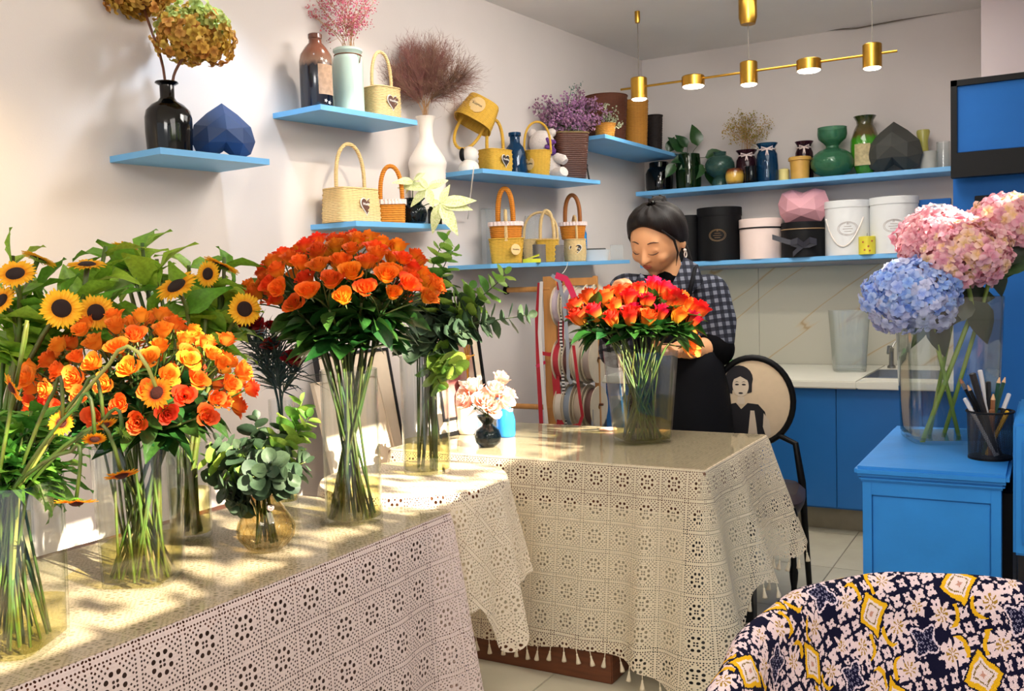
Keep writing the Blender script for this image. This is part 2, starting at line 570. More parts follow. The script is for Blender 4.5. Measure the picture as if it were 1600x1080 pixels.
# ------------------------------------------------------------------ mesh building
class MB:
    def __init__(s):
        s.v, s.f, s.uv = [], [], []
    def add(s, vs, fs, uv=None):
        o = len(s.v)
        s.v += [tuple(p) for p in vs]
        s.f += [tuple(i + o for i in f) for f in fs]
        s.uv += uv if uv else [(0, 0)] * len(vs)
        return s
    def merge(s, o, mtx=None):
        vs = [mtx @ Vector(p) for p in o.v] if mtx is not None else o.v
        return s.add(vs, o.f, list(o.uv))
    def box(s, x0, x1, y0, y1, z0, z1, bev=0.0):
        bm = bmesh.new()
        bmesh.ops.create_cube(bm, size=1)
        for q in bm.verts:
            q.co = Vector(((x0 + x1) / 2 + q.co.x * (x1 - x0), (y0 + y1) / 2 + q.co.y * (y1 - y0), (z0 + z1) / 2 + q.co.z * (z1 - z0)))
        if bev:
            bmesh.ops.bevel(bm, geom=bm.edges[:], offset=bev, segments=2, affect='EDGES')
        bm.verts.index_update()
        s.add([q.co for q in bm.verts], [[q.index for q in f.verts] for f in bm.faces])
        bm.free()
        return s
    def loft(s, secs, n=28, cx=0, cy=0, close=(False, False)):
        """secs: (z, rx, ry, e) superellipse rings, e=2 round, larger squarer"""
        vs, uv = [], []
        for (z, rx, ry, e) in secs:
            for k in range(n):
                a = 2 * PI * (k + 0.5) / n
                c, q = math.cos(a), math.sin(a)
                w = (abs(c) ** e + abs(q) ** e) ** (-1.0 / e)
                vs.append((cx + rx * c * w, cy + ry * q * w, z))
                uv.append((k / n, z))
        fs = []
        for i in range(len(secs) - 1):
            for k in range(n):
                a, b = i * n + k, i * n + (k + 1) % n
                fs.append((a, b, b + n, a + n))
        if close[0]:
            fs.append(tuple(range(n))[::-1])
        if close[1]:
            fs.append(tuple((len(secs) - 1) * n + k for k in range(n)))
        return s.add(vs, fs, uv)
    def lathe(s, prof, n=28, cx=0, cy=0, e=2, asp=1.0):
        pr = [(z, max(r, 1e-4), max(r, 1e-4) * asp, e) for (r, z) in prof]
        return s.loft(pr, n, cx, cy)
    def tube(s, pts, r, n=6, caps=True):
        pts = [Vector(p) for p in pts]
        m = len(pts)
        rs = r if isinstance(r, (list, tuple)) else [r] * m
        d0 = (pts[1] - pts[0]).normalized()
        ref = Vector((0, 0, 1)) if abs(d0.z) < 0.9 else Vector((1, 0, 0))
        nx = d0.cross(ref).normalized()
        vs, uv = [], []
        for i, p in enumerate(pts):
            d = (pts[min(i + 1, m - 1)] - pts[max(i - 1, 0)])
            d = d.normalized() if d.length > 1e-9 else d0
            nx = (nx - d * nx.dot(d))
            nx = nx.normalized() if nx.length > 1e-6 else d.orthogonal().normalized()
            ny = d.cross(nx)
            for k in range(n):
                a = 2 * PI * k / n
                vs.append(p + (nx * math.cos(a) + ny * math.sin(a)) * rs[i])
                uv.append((k / n, i / max(1, m - 1)))
        fs = [(i * n + k, i * n + (k + 1) % n, (i + 1) * n + (k + 1) % n, (i + 1) * n + k) for i in range(m - 1) for k in range(n)]
        if caps:
            fs += [tuple(range(n))[::-1], tuple((m - 1) * n + k for k in range(n))]
        return s.add(vs, fs, uv)
    def grid(s, fn, nu, nv, wrap=False):
        vs, uv = [], []
        for j in range(nv + 1):
            for i in range(nu + (0 if wrap else 1)):
                p = fn(i / nu, j / nv)
                if len(p) == 2:
                    vs.append(p[0]); uv.append(p[1])
                else:
                    vs.append(p); uv.append((i / nu, j / nv))
        w = nu + (0 if wrap else 1)
        fs = [(j * w + i, j * w + (i + 1) % w, (j + 1) * w + (i + 1) % w, (j + 1) * w + i) for j in range(nv) for i in range(nu)]
        return s.add(vs, fs, uv)
    def ball(s, c, r, nu=14, nv=8, rz=None, ry=None):
        rz = r if rz is None else rz
        ry = r if ry is None else ry
        c = Vector(c)
        return s.grid(lambda u, v: c + Vector((r * math.cos(2 * PI * u) * math.sin(PI * max(0.002, min(.998, v))), ry * math.sin(2 * PI * u) * math.sin(PI * max(0.002, min(.998, v))), -rz * math.cos(PI * v))), nu, nv, True)
    def mesh(s, name, m=None, smooth=True):
        me = bpy.data.meshes.new(name)
        me.from_pydata(s.v, [], s.f)
        if any(u != (0, 0) for u in s.uv):
            l = me.uv_layers.new(name='UVMap')
            idx = [0] * len(me.loops)
            me.loops.foreach_get('vertex_index', idx)
            l.data.foreach_set('uv', [c for i in idx for c in s.uv[i]])
        if smooth:
            me.polygons.foreach_set('use_smooth', [True] * len(me.polygons))
            if smooth == 'auto':
                me.set_sharp_from_angle(angle=math.radians(38))
        if m:
            me.materials.append(m)
        me.update()
        return me
    def build(s, name, m, parent=None, smooth='auto'):
        return put(name, s.mesh(name, m, smooth), parent)

def put(name, me, parent=None, mtx=None):
    o = bpy.data.objects.new(name, me)
    COL.objects.link(o)
    if parent:
        o.parent = parent
    if mtx is not None:
        o.matrix_local = mtx
    return o

def tag(o, label, cat, group=None, kind=None):
    if label: o['label'] = label
    if cat: o['category'] = cat
    if group: o['group'] = group
    if kind: o['kind'] = kind
    return o

def thing(name, label, cat, loc=(0, 0, 0), rz=0.0, group=None):
    o = bpy.data.objects.new(name, None)
    o.empty_display_size = 0.02
    o.location = loc
    o.rotation_euler = (0, 0, rz)
    COL.objects.link(o)
    return tag(o, label, cat, group)

def struct(name, mb, m, parent=None, smooth='auto'):
    o = mb.build(name, m, parent, smooth)
    o['kind'] = 'structure'
    return o

def orient(pos, d, n=(0, 0, 1), s=1.0, axis='Y'):
    """axis 'Y': the shape runs along d, its face towards n.  axis 'Z': the shape's +Z looks along d."""
    d = Vector(d).normalized()
    n = Vector(n)
    if axis == 'Z':
        x = n.cross(d)
        if x.length < 1e-4: x = d.orthogonal()
        x.normalize()
        y = d.cross(x)
        cols = (x, y, d)
    else:
        x = d.cross(n)
        if x.length < 1e-4: x = d.orthogonal()
        x.normalize()
        z = x.cross(d)
        cols = (x, d, z)
    m = Matrix.Identity(4)
    for i, a in enumerate(cols):
        for k in range(3):
            m[k][i] = a[k] * s
    m.translation = Vector(pos)
    return m

def bez(p0, p1, p2, n=8, p3=None):
    p0, p1, p2 = Vector(p0), Vector(p1), Vector(p2)
    out = []
    for i in range(n + 1):
        t = i / n
        if p3 is None:
            out.append(p0 * (1 - t) ** 2 + p1 * 2 * t * (1 - t) + p2 * t * t)
        else:
            out.append(p0 * (1 - t) ** 3 + p1 * 3 * t * (1 - t) ** 2 + p2 * 3 * t * t * (1 - t) + Vector(p3) * t ** 3)
    return out

def text(s, size, m, parent, mtx, name='lettering', ext=0.0006):
    cu = bpy.data.curves.new(name, 'FONT')
    cu.body = s
    cu.size = size
    cu.align_x, cu.align_y = 'CENTER', 'CENTER'
    cu.extrude = ext
    cu.materials.append(m)
    o = bpy.data.objects.new(name, cu)
    COL.objects.link(o)
    dg = bpy.context.evaluated_depsgraph_get()
    me = bpy.data.meshes.new_from_object(o.evaluated_get(dg))
    bpy.data.objects.remove(o)
    me.materials.clear()
    me.materials.append(m)
    return put(name, me, parent, mtx)

def inroom(p, g=0.012):
    """keep a point on the room side of the left wall"""
    d = (Vector(p) - Vector((W0, 0, 0))).dot(WN)
    return Vector(p) if d > g else Vector(p) + WN * (g - d)

ORD = ['first', 'second', 'third', 'fourth', 'fifth', 'sixth', 'seventh', 'eighth', 'ninth', 'tenth', 'eleventh', 'twelfth', 'thirteenth', 'fourteenth', 'fifteenth', 'sixteenth']
def rank_labels(items, rows, fmt):
    """items: (object, point). label by row (seen from the shop front) and by order from the wall side"""
    def pxy(p):
        q = p - CAM
        return q.dot(CR) / q.dot(FW), -q.dot(CU) / q.dot(FW)
    it = sorted(items, key=lambda o: pxy(o[1])[1])
    n = len(it)
    for r, rn in enumerate(rows):
        part = sorted(it[r * n // len(rows):(r + 1) * n // len(rows)], key=lambda o: pxy(o[1])[0])
        for i, (o, p) in enumerate(part):
            o['label'] = fmt % (rn, ORD[i])

def jit(a):
    return rnd.uniform(-a, a)

# ------------------------------------------------------------------ materials
m_wall = mat('wall_paint', 'd5cdc9', 0.8, 0.03, 3, 0.05, 200)
m_wall2 = mat('pier_paint', 'd2c4c4', 0.8, 0.03, 3)
m_ceil = mat('ceiling_paint', 'eeebe7', 0.85, 0.03, 3)
m_tile = mat('floor_tile', 'c2bba4', 0.25, 0.10, 5, rand=0.06)
m_grout = mat('grout', '7d7365', 0.9)
m_shelf = mat('shelf_blue', '68ace0', 0.45, 0.06, 8)
m_blue = mat('cabinet_blue', '2882d0', 0.5, 0.12, 6, 0.05, 60, spec=0.3)
m_door = mat('door_blue', '1a66ac', 0.4, 0.06, 4)
m_bluewall = mat('cupboard_blue', '1c62b0', 0.6, 0.10, 4, spec=0.2)
m_marble = marble_mat('marble')
m_counter = mat('counter_stone', 'd9d6c8', 0.3, 0.04, 8)
m_steel = mat('steel', '9a9a96', 0.3, metal=1.0)
m_dark = mat('dark_metal', '17171a', 0.4)
m_black = mat('black_satin', '070709', 0.5, 0.2, spec=0.2)
m_brass = mat('brass', 'c79a3f', 0.28, 0.08, 40, metal=1.0)
m_lamp = emit_mat('lamp_disc', 'fff6e6', 14)
m_wire = mat('wire', '6e665c', 0.6)
m_woodd = mat('brown_wood', '6e3c20', 0.45, 0.35, 5, stretch=(1, 1, 12))
m_wood = mat('pale_wood', 'c98f4e', 0.5, 0.2, 6, stretch=(6, 6, 0.8))
m_body = mat('table_panel', 'cfc6b0', 0.8)
m_white = mat('white_ceramic', 'e9e0d6', 0.45, 0.04)
m_whitebox = mat('white_card', 'd8dadb', 0.6, 0.03)
m_pinkbox = mat('pale_pink_card', 'e2cdc6', 0.6, 0.03)
m_blackbox = mat('black_card', '0b0b0e', 0.6, 0.1, spec=0.2)
m_gold = mat('gold_print', 'a08058', 0.4)
m_blackg = mat('black_glass', '030405', 0.07, spec=0.45)
m_navyf = mat('navy_card', '2b4470', 0.55, 0.08)
m_darkf = mat('charcoal_card', '454642', 0.7, 0.08)
m_pinkf = mat('pink_card', 'd29aa4', 0.6, 0.05)
m_mint = mat('mint_enamel', 'bcd6cc', 0.3, 0.03, coat=0.4)
m_cord = mat('cord', '7a4a2a', 0.8)
m_jug = band_mat('jug_glaze', [(0.0, '6b3a24'), (0.05, '0c1526'), (0.56, '0b1322'), (0.63, '8a6a58'), (0.76, '7d4a36'), (1.0, '5a3226')], rough=0.18, coat=0.5, wob=0.10)
m_label = mat('paper_label', 'c3a084', 0.8, 0.25, 60)
m_greenv = band_mat('green_glaze', [(0.0, '2f5a1c'), (0.15, '4aa01e'), (0.6, '3f8f1c'), (0.68, '5c4a22'), (1.0, '2b3a1c')], rough=0.12, coat=1.0, wob=0.12)
m_amber = band_mat('amber_glaze', [(0.0, '4a2410'), (0.25, 'c9a040'), (0.6, 'd2a848'), (0.85, '6b3010'), (1.0, '3c1c10')], rough=0.2, coat=0.7, wob=0.15)
m_wick = wicker_mat('straw_wicker', 'e9c88e')
m_wicky = wicker_mat('yellow_wicker', 'e0b040', 0.0065)
m_wicko = wicker_mat('orange_wicker', 'd58426', 0.009)
m_wickd = wicker_mat('brown_wicker', '6a3c2a', 0.008)
m_wickh = wicker_mat('honey_wicker', 'c08434', 0.008)
m_wickg = mat('olive_wicker', '8a7446', 0.55, 0.35, 50)
m_wickb = wicker_mat('black_wicker', '2a2220', 0.008)
m_heart = mat('heart_tag_brown', '5e3a2c', 0.6)
m_heartd = mat('heart_tag_dark', '2c221e', 0.6)
m_letter = mat('white_lettering', 'f0e8e0', 0.6)
m_lacetrim = mat('white_lace_trim', 'f0dcd8', 0.9)
m_glass = glass_mat('clear_glass', (0.975, 0.985, 0.98), base=0.025, edge=0.55)
m_glassb = glass_mat('blue_glass', (0.18, 0.42, 0.60), body=0.35, bodycol='174c74')
m_glassp = glass_mat('plum_glass', (0.35, 0.18, 0.25), body=0.45, bodycol='3a1e2a')
m_glassg = glass_mat('green_glass', (0.45, 0.68, 0.55), body=0.35, bodycol='4f8f6c')
m_glassdg = glass_mat('teal_glass', (0.35, 0.5, 0.46), body=0.45, bodycol='456a62')
m_glassk = glass_mat('smoky_glass', (0.30, 0.38, 0.42), body=0.15, bodycol='0e1a20')
m_glassam = glass_mat('amber_clear_glass', (0.97, 0.91, 0.76))
m_water = glass_mat('stem_water', (0.93, 0.89, 0.62), 1.2, 0.4, edge=0.9)
m_waterc = glass_mat('clear_water', (0.97, 0.98, 0.985), 1.2, 0.4, edge=0.9)
m_plastic = glass_mat('clear_plastic', (0.93, 0.95, 0.95), body=0.12, bodycol='d8dcdc')
m_bluep = glass_mat('blue_plastic', (0.25, 0.62, 0.92), body=0.55, bodycol='3aa0ee')
m_sheet = glass_mat('table_glass', (0.975, 0.965, 0.95), 1.4, 0.55, 0.01, rough=0.06)
m_lace_l = lace_mat('lace_pink_white', 'f0dcd6', 0.10)
m_lace_m = lace_mat('lace_cream', 'f2e4c8', 0.094)
m_lace_r = lace_mat('lace_cream_diagonal', 'f0e2cc', 0.10, PI / 4)
m_lace_t = lace_mat('lace_top', 'd2bfa6', 0.10, 0, False, '9c8f74')
m_tassel = mat('tassel_cotton', 'e6d8bc', 0.95)
m_kilim = kilim_mat('kilim_cover')
m_stem = mat('stem_green', '46661f', 0.5, 0.35, 30, rand=0.4, col2='4a4a1a')
m_stemd = mat('stem_dark', '34501a', 0.5, 0.35, 30, rand=0.4, col2='3e4018')
m_leaf = mat('rose_leaf', '2c5a22', 0.38, 0.35, 12, trans=0.22, rand=0.5)
m_leafl = mat('bright_leaf', '8dbb3a', 0.45, 0.3, 12, trans=0.3, rand=0.5)
m_euc = mat('eucalyptus_leaf', '41593f', 0.55, 0.25, 14, trans=0.2, rand=0.5)
m_eucl = mat('eucalyptus_leaf_lit', '86b04a', 0.5, 0.25, 14, trans=0.4, rand=0.6)  # lighter copy for tips in the light, lit tone put in the colour
m_variegated = mat('variegated_leaf', 'ecedc4', 0.45, 0.3, 20, trans=0.25, col2='c6d488')
m_carnleaf = mat('carnation_foliage', '1f3f44', 0.5, 0.3, 20, rand=0.3)
m_redleaf = mat('jar_leaf', '1f4a1e', 0.3, 0.3, 12, rand=0.3)

# ------------------------------------------------------------------ the room
YB, ZC = 5.80, 2.724
def wx(y): return W0 + W1 * y
XR = 0.85
fl = struct('floor', MB().box(-3.2, 1.6, -1.6, 5.9, -0.08, -0.006), m_grout)
tile = MB().box(-0.2985, 0.2985, -0.2985, 0.2985, -0.006, 0.0, 0.0015).mesh('tile', m_tile, 'auto')
for i in range(7):
    for j in range(11):
        x, y = -2.35 + 0.6 * i, -0.75 + 0.6 * j
        if x - 0.3 > wx(y) - 0.25 and y < 5.6:
            t = put('tile', tile, fl, Matrix.Translation((x, y, 0)))
def wallbox(name, pts, z0, z1, m):
    n = len(pts)
    v = [(x, y, z0) for x, y in pts] + [(x, y, z1) for x, y in pts]
    f = [tuple(range(n))[::-1], tuple(range(n, 2 * n))] + [(i, (i + 1) % n, (i + 1) % n + n, i + n) for i in range(n)]
    return struct(name, MB().add(v, f), m, None, False)
wallbox('wall_left', [(wx(-1.6) - 0.15, -1.6), (wx(-1.6), -1.6), (wx(YB), YB), (wx(YB) - 0.15, YB)], 0, ZC, m_wall)
wb = wallbox('wall_back', [(wx(YB) - 0.15, YB), (XR + 0.1, YB), (XR + 0.1, YB + 0.12), (wx(YB) - 0.15, YB + 0.12)], 0, ZC, m_wall)
wallbox('ceiling', [(-3.3, -1.6), (XR + 0.1, -1.6), (XR + 0.1, YB + 0.1), (-3.3, YB + 0.1)], ZC, ZC + 0.12, m_ceil)
px_ = PY(1533, 60, 5.0).x
wallbox('wall_right_pier', [(px_, 5.0), (XR, 5.0), (XR, YB), (px_, YB)], 0, ZC, m_wall2)
# unseen window side: sill wall and opening shaped to limit sun; posts, head
wallbox('wall_right_sun_sill', [(XR, -1.6), (XR + 0.1, -1.6), (XR + 0.1, 3.25), (XR, 3.25)], 0, 2.03, m_wall)
wallbox('wall_right', [(XR, 3.25), (XR + 0.1, 3.25), (XR + 0.1, YB), (XR, YB)], 0, ZC, m_wall)
wf = struct('window_1', MB().box(XR + 0.02, XR + 0.08, -1.6, 3.25, 2.03, 2.07).box(XR + 0.02, XR + 0.08, -1.6, 3.25, ZC - 0.04, ZC), m_dark)
for yy in (-1.57, 0.0, 1.62, 3.22):
    struct('mullion', MB().box(XR + 0.02, XR + 0.08, yy - 0.025, yy + 0.025, 2.07, ZC - 0.04), m_dark, wf)
# street tree whose leaves dapple the sun coming through the window
tree = thing('street_tree', 'leafy street tree outside the shop window', 'tree', (2.0, 1.9, 0))
MB().tube([(0.5, 1.9, 0), (0.45, 1.9, 1.4), (0.3, 1.7, 2.6), (0.1, 1.0, 3.3)], [0.09, 0.07, 0.05, 0.02], 8).build('trunk', m_woodd, tree)
lb = MB()
clumps = [Vector((jit(0.30), jit(2.9), 2.75 + jit(0.85))) for _ in range(75)]
tr_ = random.Random(3)
for i in range(2100):
    q = clumps[i % 75]
    c = q + Vector((tr_.gauss(0, .12), tr_.gauss(0, .15), tr_.gauss(0, .12)))
    d = Vector((tr_.gauss(0, 1), tr_.gauss(0, 1), tr_.gauss(0, 1))).normalized()
    o = d.orthogonal().normalized() * 0.035
    lb.add([c - d * 0.065, c + o, c + d * 0.065, c - o], [(0, 1, 2, 3)])
cr = lb.build('foliage', m_leafl, tree, False)
cr['kind'] = 'stuff'

# marble splashback
zsh_lo = PY(1239, 408, 5.52).z
for i, (x0, x1) in enumerate(((-2.26, -1.55), (-1.548, -0.75), (-0.748, px_ - 0.002))):
    struct('marble_panel', MB().box(x0, x1, YB - 0.012, YB, 0.79, zsh_lo - 0.03, 0.001), m_marble, wb)

# wire tacked along the ceiling edge
w = MB().tube([PY(1283, 48, YB - 0.02), PY(1340, 44, YB - 0.02), PY(1420, 29, YB - 0.02), PY(1533, 9, YB - 0.02)], 0.004, 5).build('ceiling_wire', m_wire)
tag(w, 'thin grey wire tacked along the top of the white back wall', 'wire')

# ------------------------------------------------------------------ shelves
SH = {}
class Shelf: pass
def left_shelf(key, fl_, fr_, off, label, thick=0.020, wl=None):
    a, b = PW(*fl_, off), PW(*fr_, off)
    s = Shelf()
    s.a, s.b, s.off, s.y = a, b, off, (fl_[1] + fr_[1]) / 2
    mb = MB()
    yl = a.y
    back_a = Vector((wx(a.y - W1 * off) , 0, a.z))
    pa, pb = a - WN * off, b - WN * off
    if wl:
        pa = PW(*wl, 0)
    v = [(p.x, p.y, z) for p, z in ((pa, a.z), (a, a.z), (b, b.z), (pb, b.z))]
    mb.add([(x, y, z - thick) for x, y, z in v] + v, [(3, 2, 1, 0), (4, 5, 6, 7), (0, 1, 5, 4), (1, 2, 6, 5), (2, 3, 7, 6), (3, 0, 4, 7)])
    o = mb.build('wall_shelf', m_shelf, None, False)
    tag(o, label, 'shelf')
    SH[key] = s
    def at(px, d):
        p = PW(px, s.y, d)
        t = (p.y - a.y) / (b.y - a.y)
        p.z = a.z + (b.z - a.z) * t
        return p
    s.at = at
    return s
left_shelf(1, (250, 230), (421, 248.5), 0.27, 'short sky blue wall shelf holding a black bottle and a navy faceted heart')
left_shelf(2, (501, 162.5), (652, 188), 0.26, 'sky blue wall shelf holding a brown stoneware bottle and a mint jar')
left_shelf(3, (556, 345), (706, 351), 0.25, 'sunlit sky blue wall shelf under the tall white ribbed vase')
left_shelf(4, (754, 263), (938, 282), 0.27, 'sky blue wall shelf holding yellow baskets and a wicker vase of purple flowers')
left_shelf(5, (766, 412.5), (984, 406), 0.25, 'blue wall shelf crowded with small baskets above the ribbon rack')
left_shelf(6, (945, 209.5), (1064, 242), 0.30, 'sky blue wall shelf near the ceiling holding three dark woven vases')
def back_shelf(key, x0, y0, x1, y1, Y, label, thick=0.026):
    a, b = PY(x0, y0, Y), PY(x1, y1, Y)
    z = (a.z + b.z) / 2
    o = MB().box(a.x, b.x, Y, YB - 0.001, z - thick, z, 0.002).build('wall_shelf', m_shelf)
    tag(o, label, 'shelf')
    s = Shelf()
    s.z = z
    def at(px, d):
        p = PY(px, (y0 + y1) / 2, YB - d)
        p.z = z
        return p
    s.at = at
    SH[key] = s
back_shelf(7, 993, 299, 1488, 260.5, 5.52, 'long blue shelf on the back wall holding green and blue vases')
back_shelf(8, 1000, 412.5, 1490, 391.5, 5.52, 'long blue shelf on the back wall holding round hat boxes')
m_screw = m_dark

# ------------------------------------------------------------------ counter
CZ, CY = 0.79, 4.87
ct = thing('counter', 'low blue kitchen counter with white stone top along the back wall', 'counter', (0, 0, 0))
CX0, CX1 = -2.2, px_ - 0.02
MB().box(CX0, CX1, CY + 0.07, YB - 0.012, 0.13, CZ - 0.04).build('carcass', m_door, ct)
MB().box(CX0, CX1, CY + 0.17, YB - 0.05, 0.0, 0.13).build('toe_kick', mat('toe_kick', '9a8f78', 0.5), ct)
sx0, sx1 = PZ(1358, 585, CZ).x, -0.46
MB().box(CX0, sx0, CY, YB - 0.012, CZ - 0.04, CZ, 0.006).box(sx1, CX1, CY, YB - 0.012, CZ - 0.04, CZ, 0.006).box(sx0, sx1, CY, 5.05, CZ - 0.04, CZ, 0.004).box(sx0, sx1, 5.50, YB - 0.012, CZ - 0.04, CZ, 0.004).build('worktop', m_counter, ct)
sk = MB()
sk.box(sx0, sx1, 5.05, 5.50, CZ - 0.18, CZ - 0.17).box(sx0, sx0 + .01, 5.05, 5.5, CZ - .18, CZ + .002).box(sx1 - .01, sx1, 5.05, 5.5, CZ - .18, CZ + .002).box(sx0, sx1, 5.05, 5.06, CZ - .18, CZ + .002).box(sx0, sx1, 5.49, 5.5, CZ - .18, CZ + .002)
sk.build('sink', m_steel, ct)
xd = PY(1307, 700, CY + 0.05).x
dw = 0.40
for k in range(-3, 2):
    x0 = xd + k * dw
    if x0 + dw > CX1 + 0.01 or x0 < CX0 - 0.02: continue
    MB().box(x0 + 0.002, x0 + dw - 0.002, CY + 0.05, CY + 0.07, 0.14, CZ - 0.045, 0.002).build('door', m_door, ct)
fp = PZ(1393, 575, CZ)
fa = thing('faucet', 'brushed steel faucet at the counter sink', 'faucet', fp)
k = mpp(fp)
MB().lathe([(0, 0), (0.022, 0), (0.022, 0.01), (0.013, 0.02), (0.012, 0.10), (0.014, 0.11), (0, 0.112)], 14).build('body', m_steel, fa)
MB().tube([(0, 0, 0.09), (0.0, -0.03, 0.12), (0.0, -0.10, 0.125), (0.0, -0.13, 0.09)], 0.008, 8).build('spout', m_steel, fa)
MB().tube([(0, 0, 0.11), (0.015, 0.01, 0.14), (0.03, 0.02, 0.155)], 0.005, 6).build('lever', m_steel, fa)

# ------------------------------------------------------------------ tall blue cupboard, framed blue board
YC = 4.35
cx0 = PY(1489, 290, YC).x
ztop = PY(1489, 272, YC).z
cu = thing('tall_cupboard', 'tall bright blue cupboard beyond the pink hydrangeas', 'cupboard', (cx0, YC, 0))
MB().box(0, XR - cx0 - 0.01, 0, 0.60, 0, ztop, 0.004).build('body', m_bluewall, cu)
nz0, nz1 = PY(1560, 325, YC).z, PY(1560, 304, YC).z
nx = PY(1523, 310, YC).x - cx0
MB().box(nx, XR - cx0 - 0.05, -0.012, 0.004, nz0 - 0.10, nz1, 0.002).build('dark_panel', m_black, cu)
MB().box(0.01, XR - cx0 - 0.03, -0.006, 0.004, 0.06, nz0 - 0.14, 0.002).build('door', m_bluewall, cu)
bp0, bp1 = PY(1480, 127, YC - 0.10), PY(1487, 278, YC - 0.10)
zt, zb = bp0.z, bp1.z
bx0 = bp0.x + 0.012
bdw = 0.78
s1 = bdw / 800
br = thing('framed_board', 'wide blue board in a black frame on top of the cupboard', 'board', (bx0, YC - 0.10, zb))
hh = zt - zb
q = mpp(bp0)
MB().box(0, bdw, 0.0, 0.06, 0, 38 * q).box(0, 9 * q, 0, 0.06, 38 * q, hh).box(0, bdw, 0, 0.06, hh - 9 * q, hh).box(bdw - 0.03, bdw, 0, 0.06, 38 * q, hh - 9 * q).build('frame', m_black, br)
MB().box(9 * q, bdw - 0.03, 0.012, 0.05, 38 * q, hh - 9 * q, 0.003).build('panel', m_bluewall, br)

# ------------------------------------------------------------------ blue cabinet with hydrangeas, sideboard at the edge
BZ = 0.82
c1, c2, c3 = PZ(1335, 727, BZ), PZ(1577, 745, BZ), PZ(1404, 665, BZ)
cabx0, cabx1, caby0, caby1 = c1.x, c2.x, (c1.y + c2.y) / 2, c3.y
cb = thing('blue_cabinet', 'chipped blue painted cabinet carrying the hydrangea vase', 'cabinet', ((cabx0 + cabx1) / 2, (caby0 + caby1) / 2, 0))
hw, hd = (cabx1 - cabx0) / 2, (caby1 - caby0) / 2
MB().box(-hw, hw, -hd, hd, BZ - 0.026, BZ, 0.008).build('top', m_blue, cb)
MB().box(-hw + 0.010, hw - 0.010, -hd + 0.010, hd - 0.01, BZ - 0.040, BZ - 0.026, 0.005).build('moulding', m_blue, cb)
fw = hw - 0.018
MB().box(-fw, fw, -hd + 0.030, hd - 0.02, 0.0, BZ - 0.040).build('carcass', m_blue, cb)
fr = MB()
for (x0, x1, z0, z1) in ((-fw, -fw + 0.022, 0, BZ - .04), (fw - 0.022, fw, 0, BZ - .04), (-fw + .022, fw - .022, BZ - 0.075, BZ - .04), (-fw + .022, fw - .022, 0, 0.06)):
    fr.box(x0, x1, -hd + 0.018, -hd + 0.031, z0, z1, 0.001)
fr.build('face_frame', m_blue, cb)
MB().box(-fw + 0.0235, fw - 0.0235, -hd + 0.024, -hd + 0.0305, 0.0615, BZ - 0.0765, 0.002).build('panel', m_blue, cb)

YS = caby0 + 0.02
e0, e1 = PY(1583, 662, YS), PY(1583, 868, YS)
sb = thing('sideboard', 'pale blue sideboard on black legs beside the blue cabinet', 'sideboard', (e0.x, YS, 0))
MB().box(0, 0.35, 0, 0.5, e1.z, e0.z, 0.006).build('body', m_blue, sb)
MB().box(0.02, 0.33, -0.008, 0.002, e1.z + .03, e0.z - .04, 0.003).build('drawer', m_blue, sb)
for (x, y) in ((0.03, 0.03), (0.32, 0.03), (0.03, 0.47), (0.32, 0.47)):
    MB().box(x - .02, x + .02, y - .02, y + .02, 0, e1.z).build('leg', m_dark, sb)
MB().box(-0.030, -0.002, 0.06, 0.46, 0, BZ - 0.06).build('gap_shade_strip', m_black, sb)  # black strip standing in for the shaded gap beside the cabinet
gp = PZ(1597, 668, e0.z)
tag(MB().lathe([(0, 0), (0.018, 0), (0.022, 0.04), (0.02, 0.04), (0.016, 0.004), (0, 0.004)], 16).build('cup', mat('lilac_glaze', '9d8fc0', 0.3), None), 'small lilac cup standing on the sideboard', 'cup').location = (gp.x + 0.03, gp.y + 0.05, e0.z)

# ------------------------------------------------------------------ tables and lace
def perimeter(corners, r, step, closed=True):
    """rounded polygon -> list of (x, y, nx, ny, s); corners counter-clockwise seen from above"""
    n = len(corners)
    pts = []
    for i in range(n):
        p0, p1, p2 = Vector(corners[i - 1]), Vector(corners[i]), Vector(corners[(i + 1) % n])
        d0, d1 = (p1 - p0).normalized(), (p2 - p1).normalized()
        c = p1 - d0 * r + d1 * r
        n0, n1 = Vector((d0.y, -d0.x)), Vector((d1.y, -d1.x))
        for k in range(9):
            t = k / 8
            nn = (n0 * (1 - t) + n1 * t).normalized()
            pts.append((c + nn * r, nn))
    out, s = [], 0.0
    m = len(pts)
    for i in range(m):
        (p, a), (q, b) = pts[i], pts[(i + 1) % m]
        L = (q - p).length
        k = max(1, int(L / step))
        for j in range(k):
            t = j / k
            w_ = p + (q - p) * t
            nn = (a * (1 - t) + b * t).normalized()
            out.append((w_.x, w_.y, nn.x, nn.y, s + L * t))
        s += L
    out.append((out[0][0], out[0][1], out[0][2], out[0][3], s))
    return out

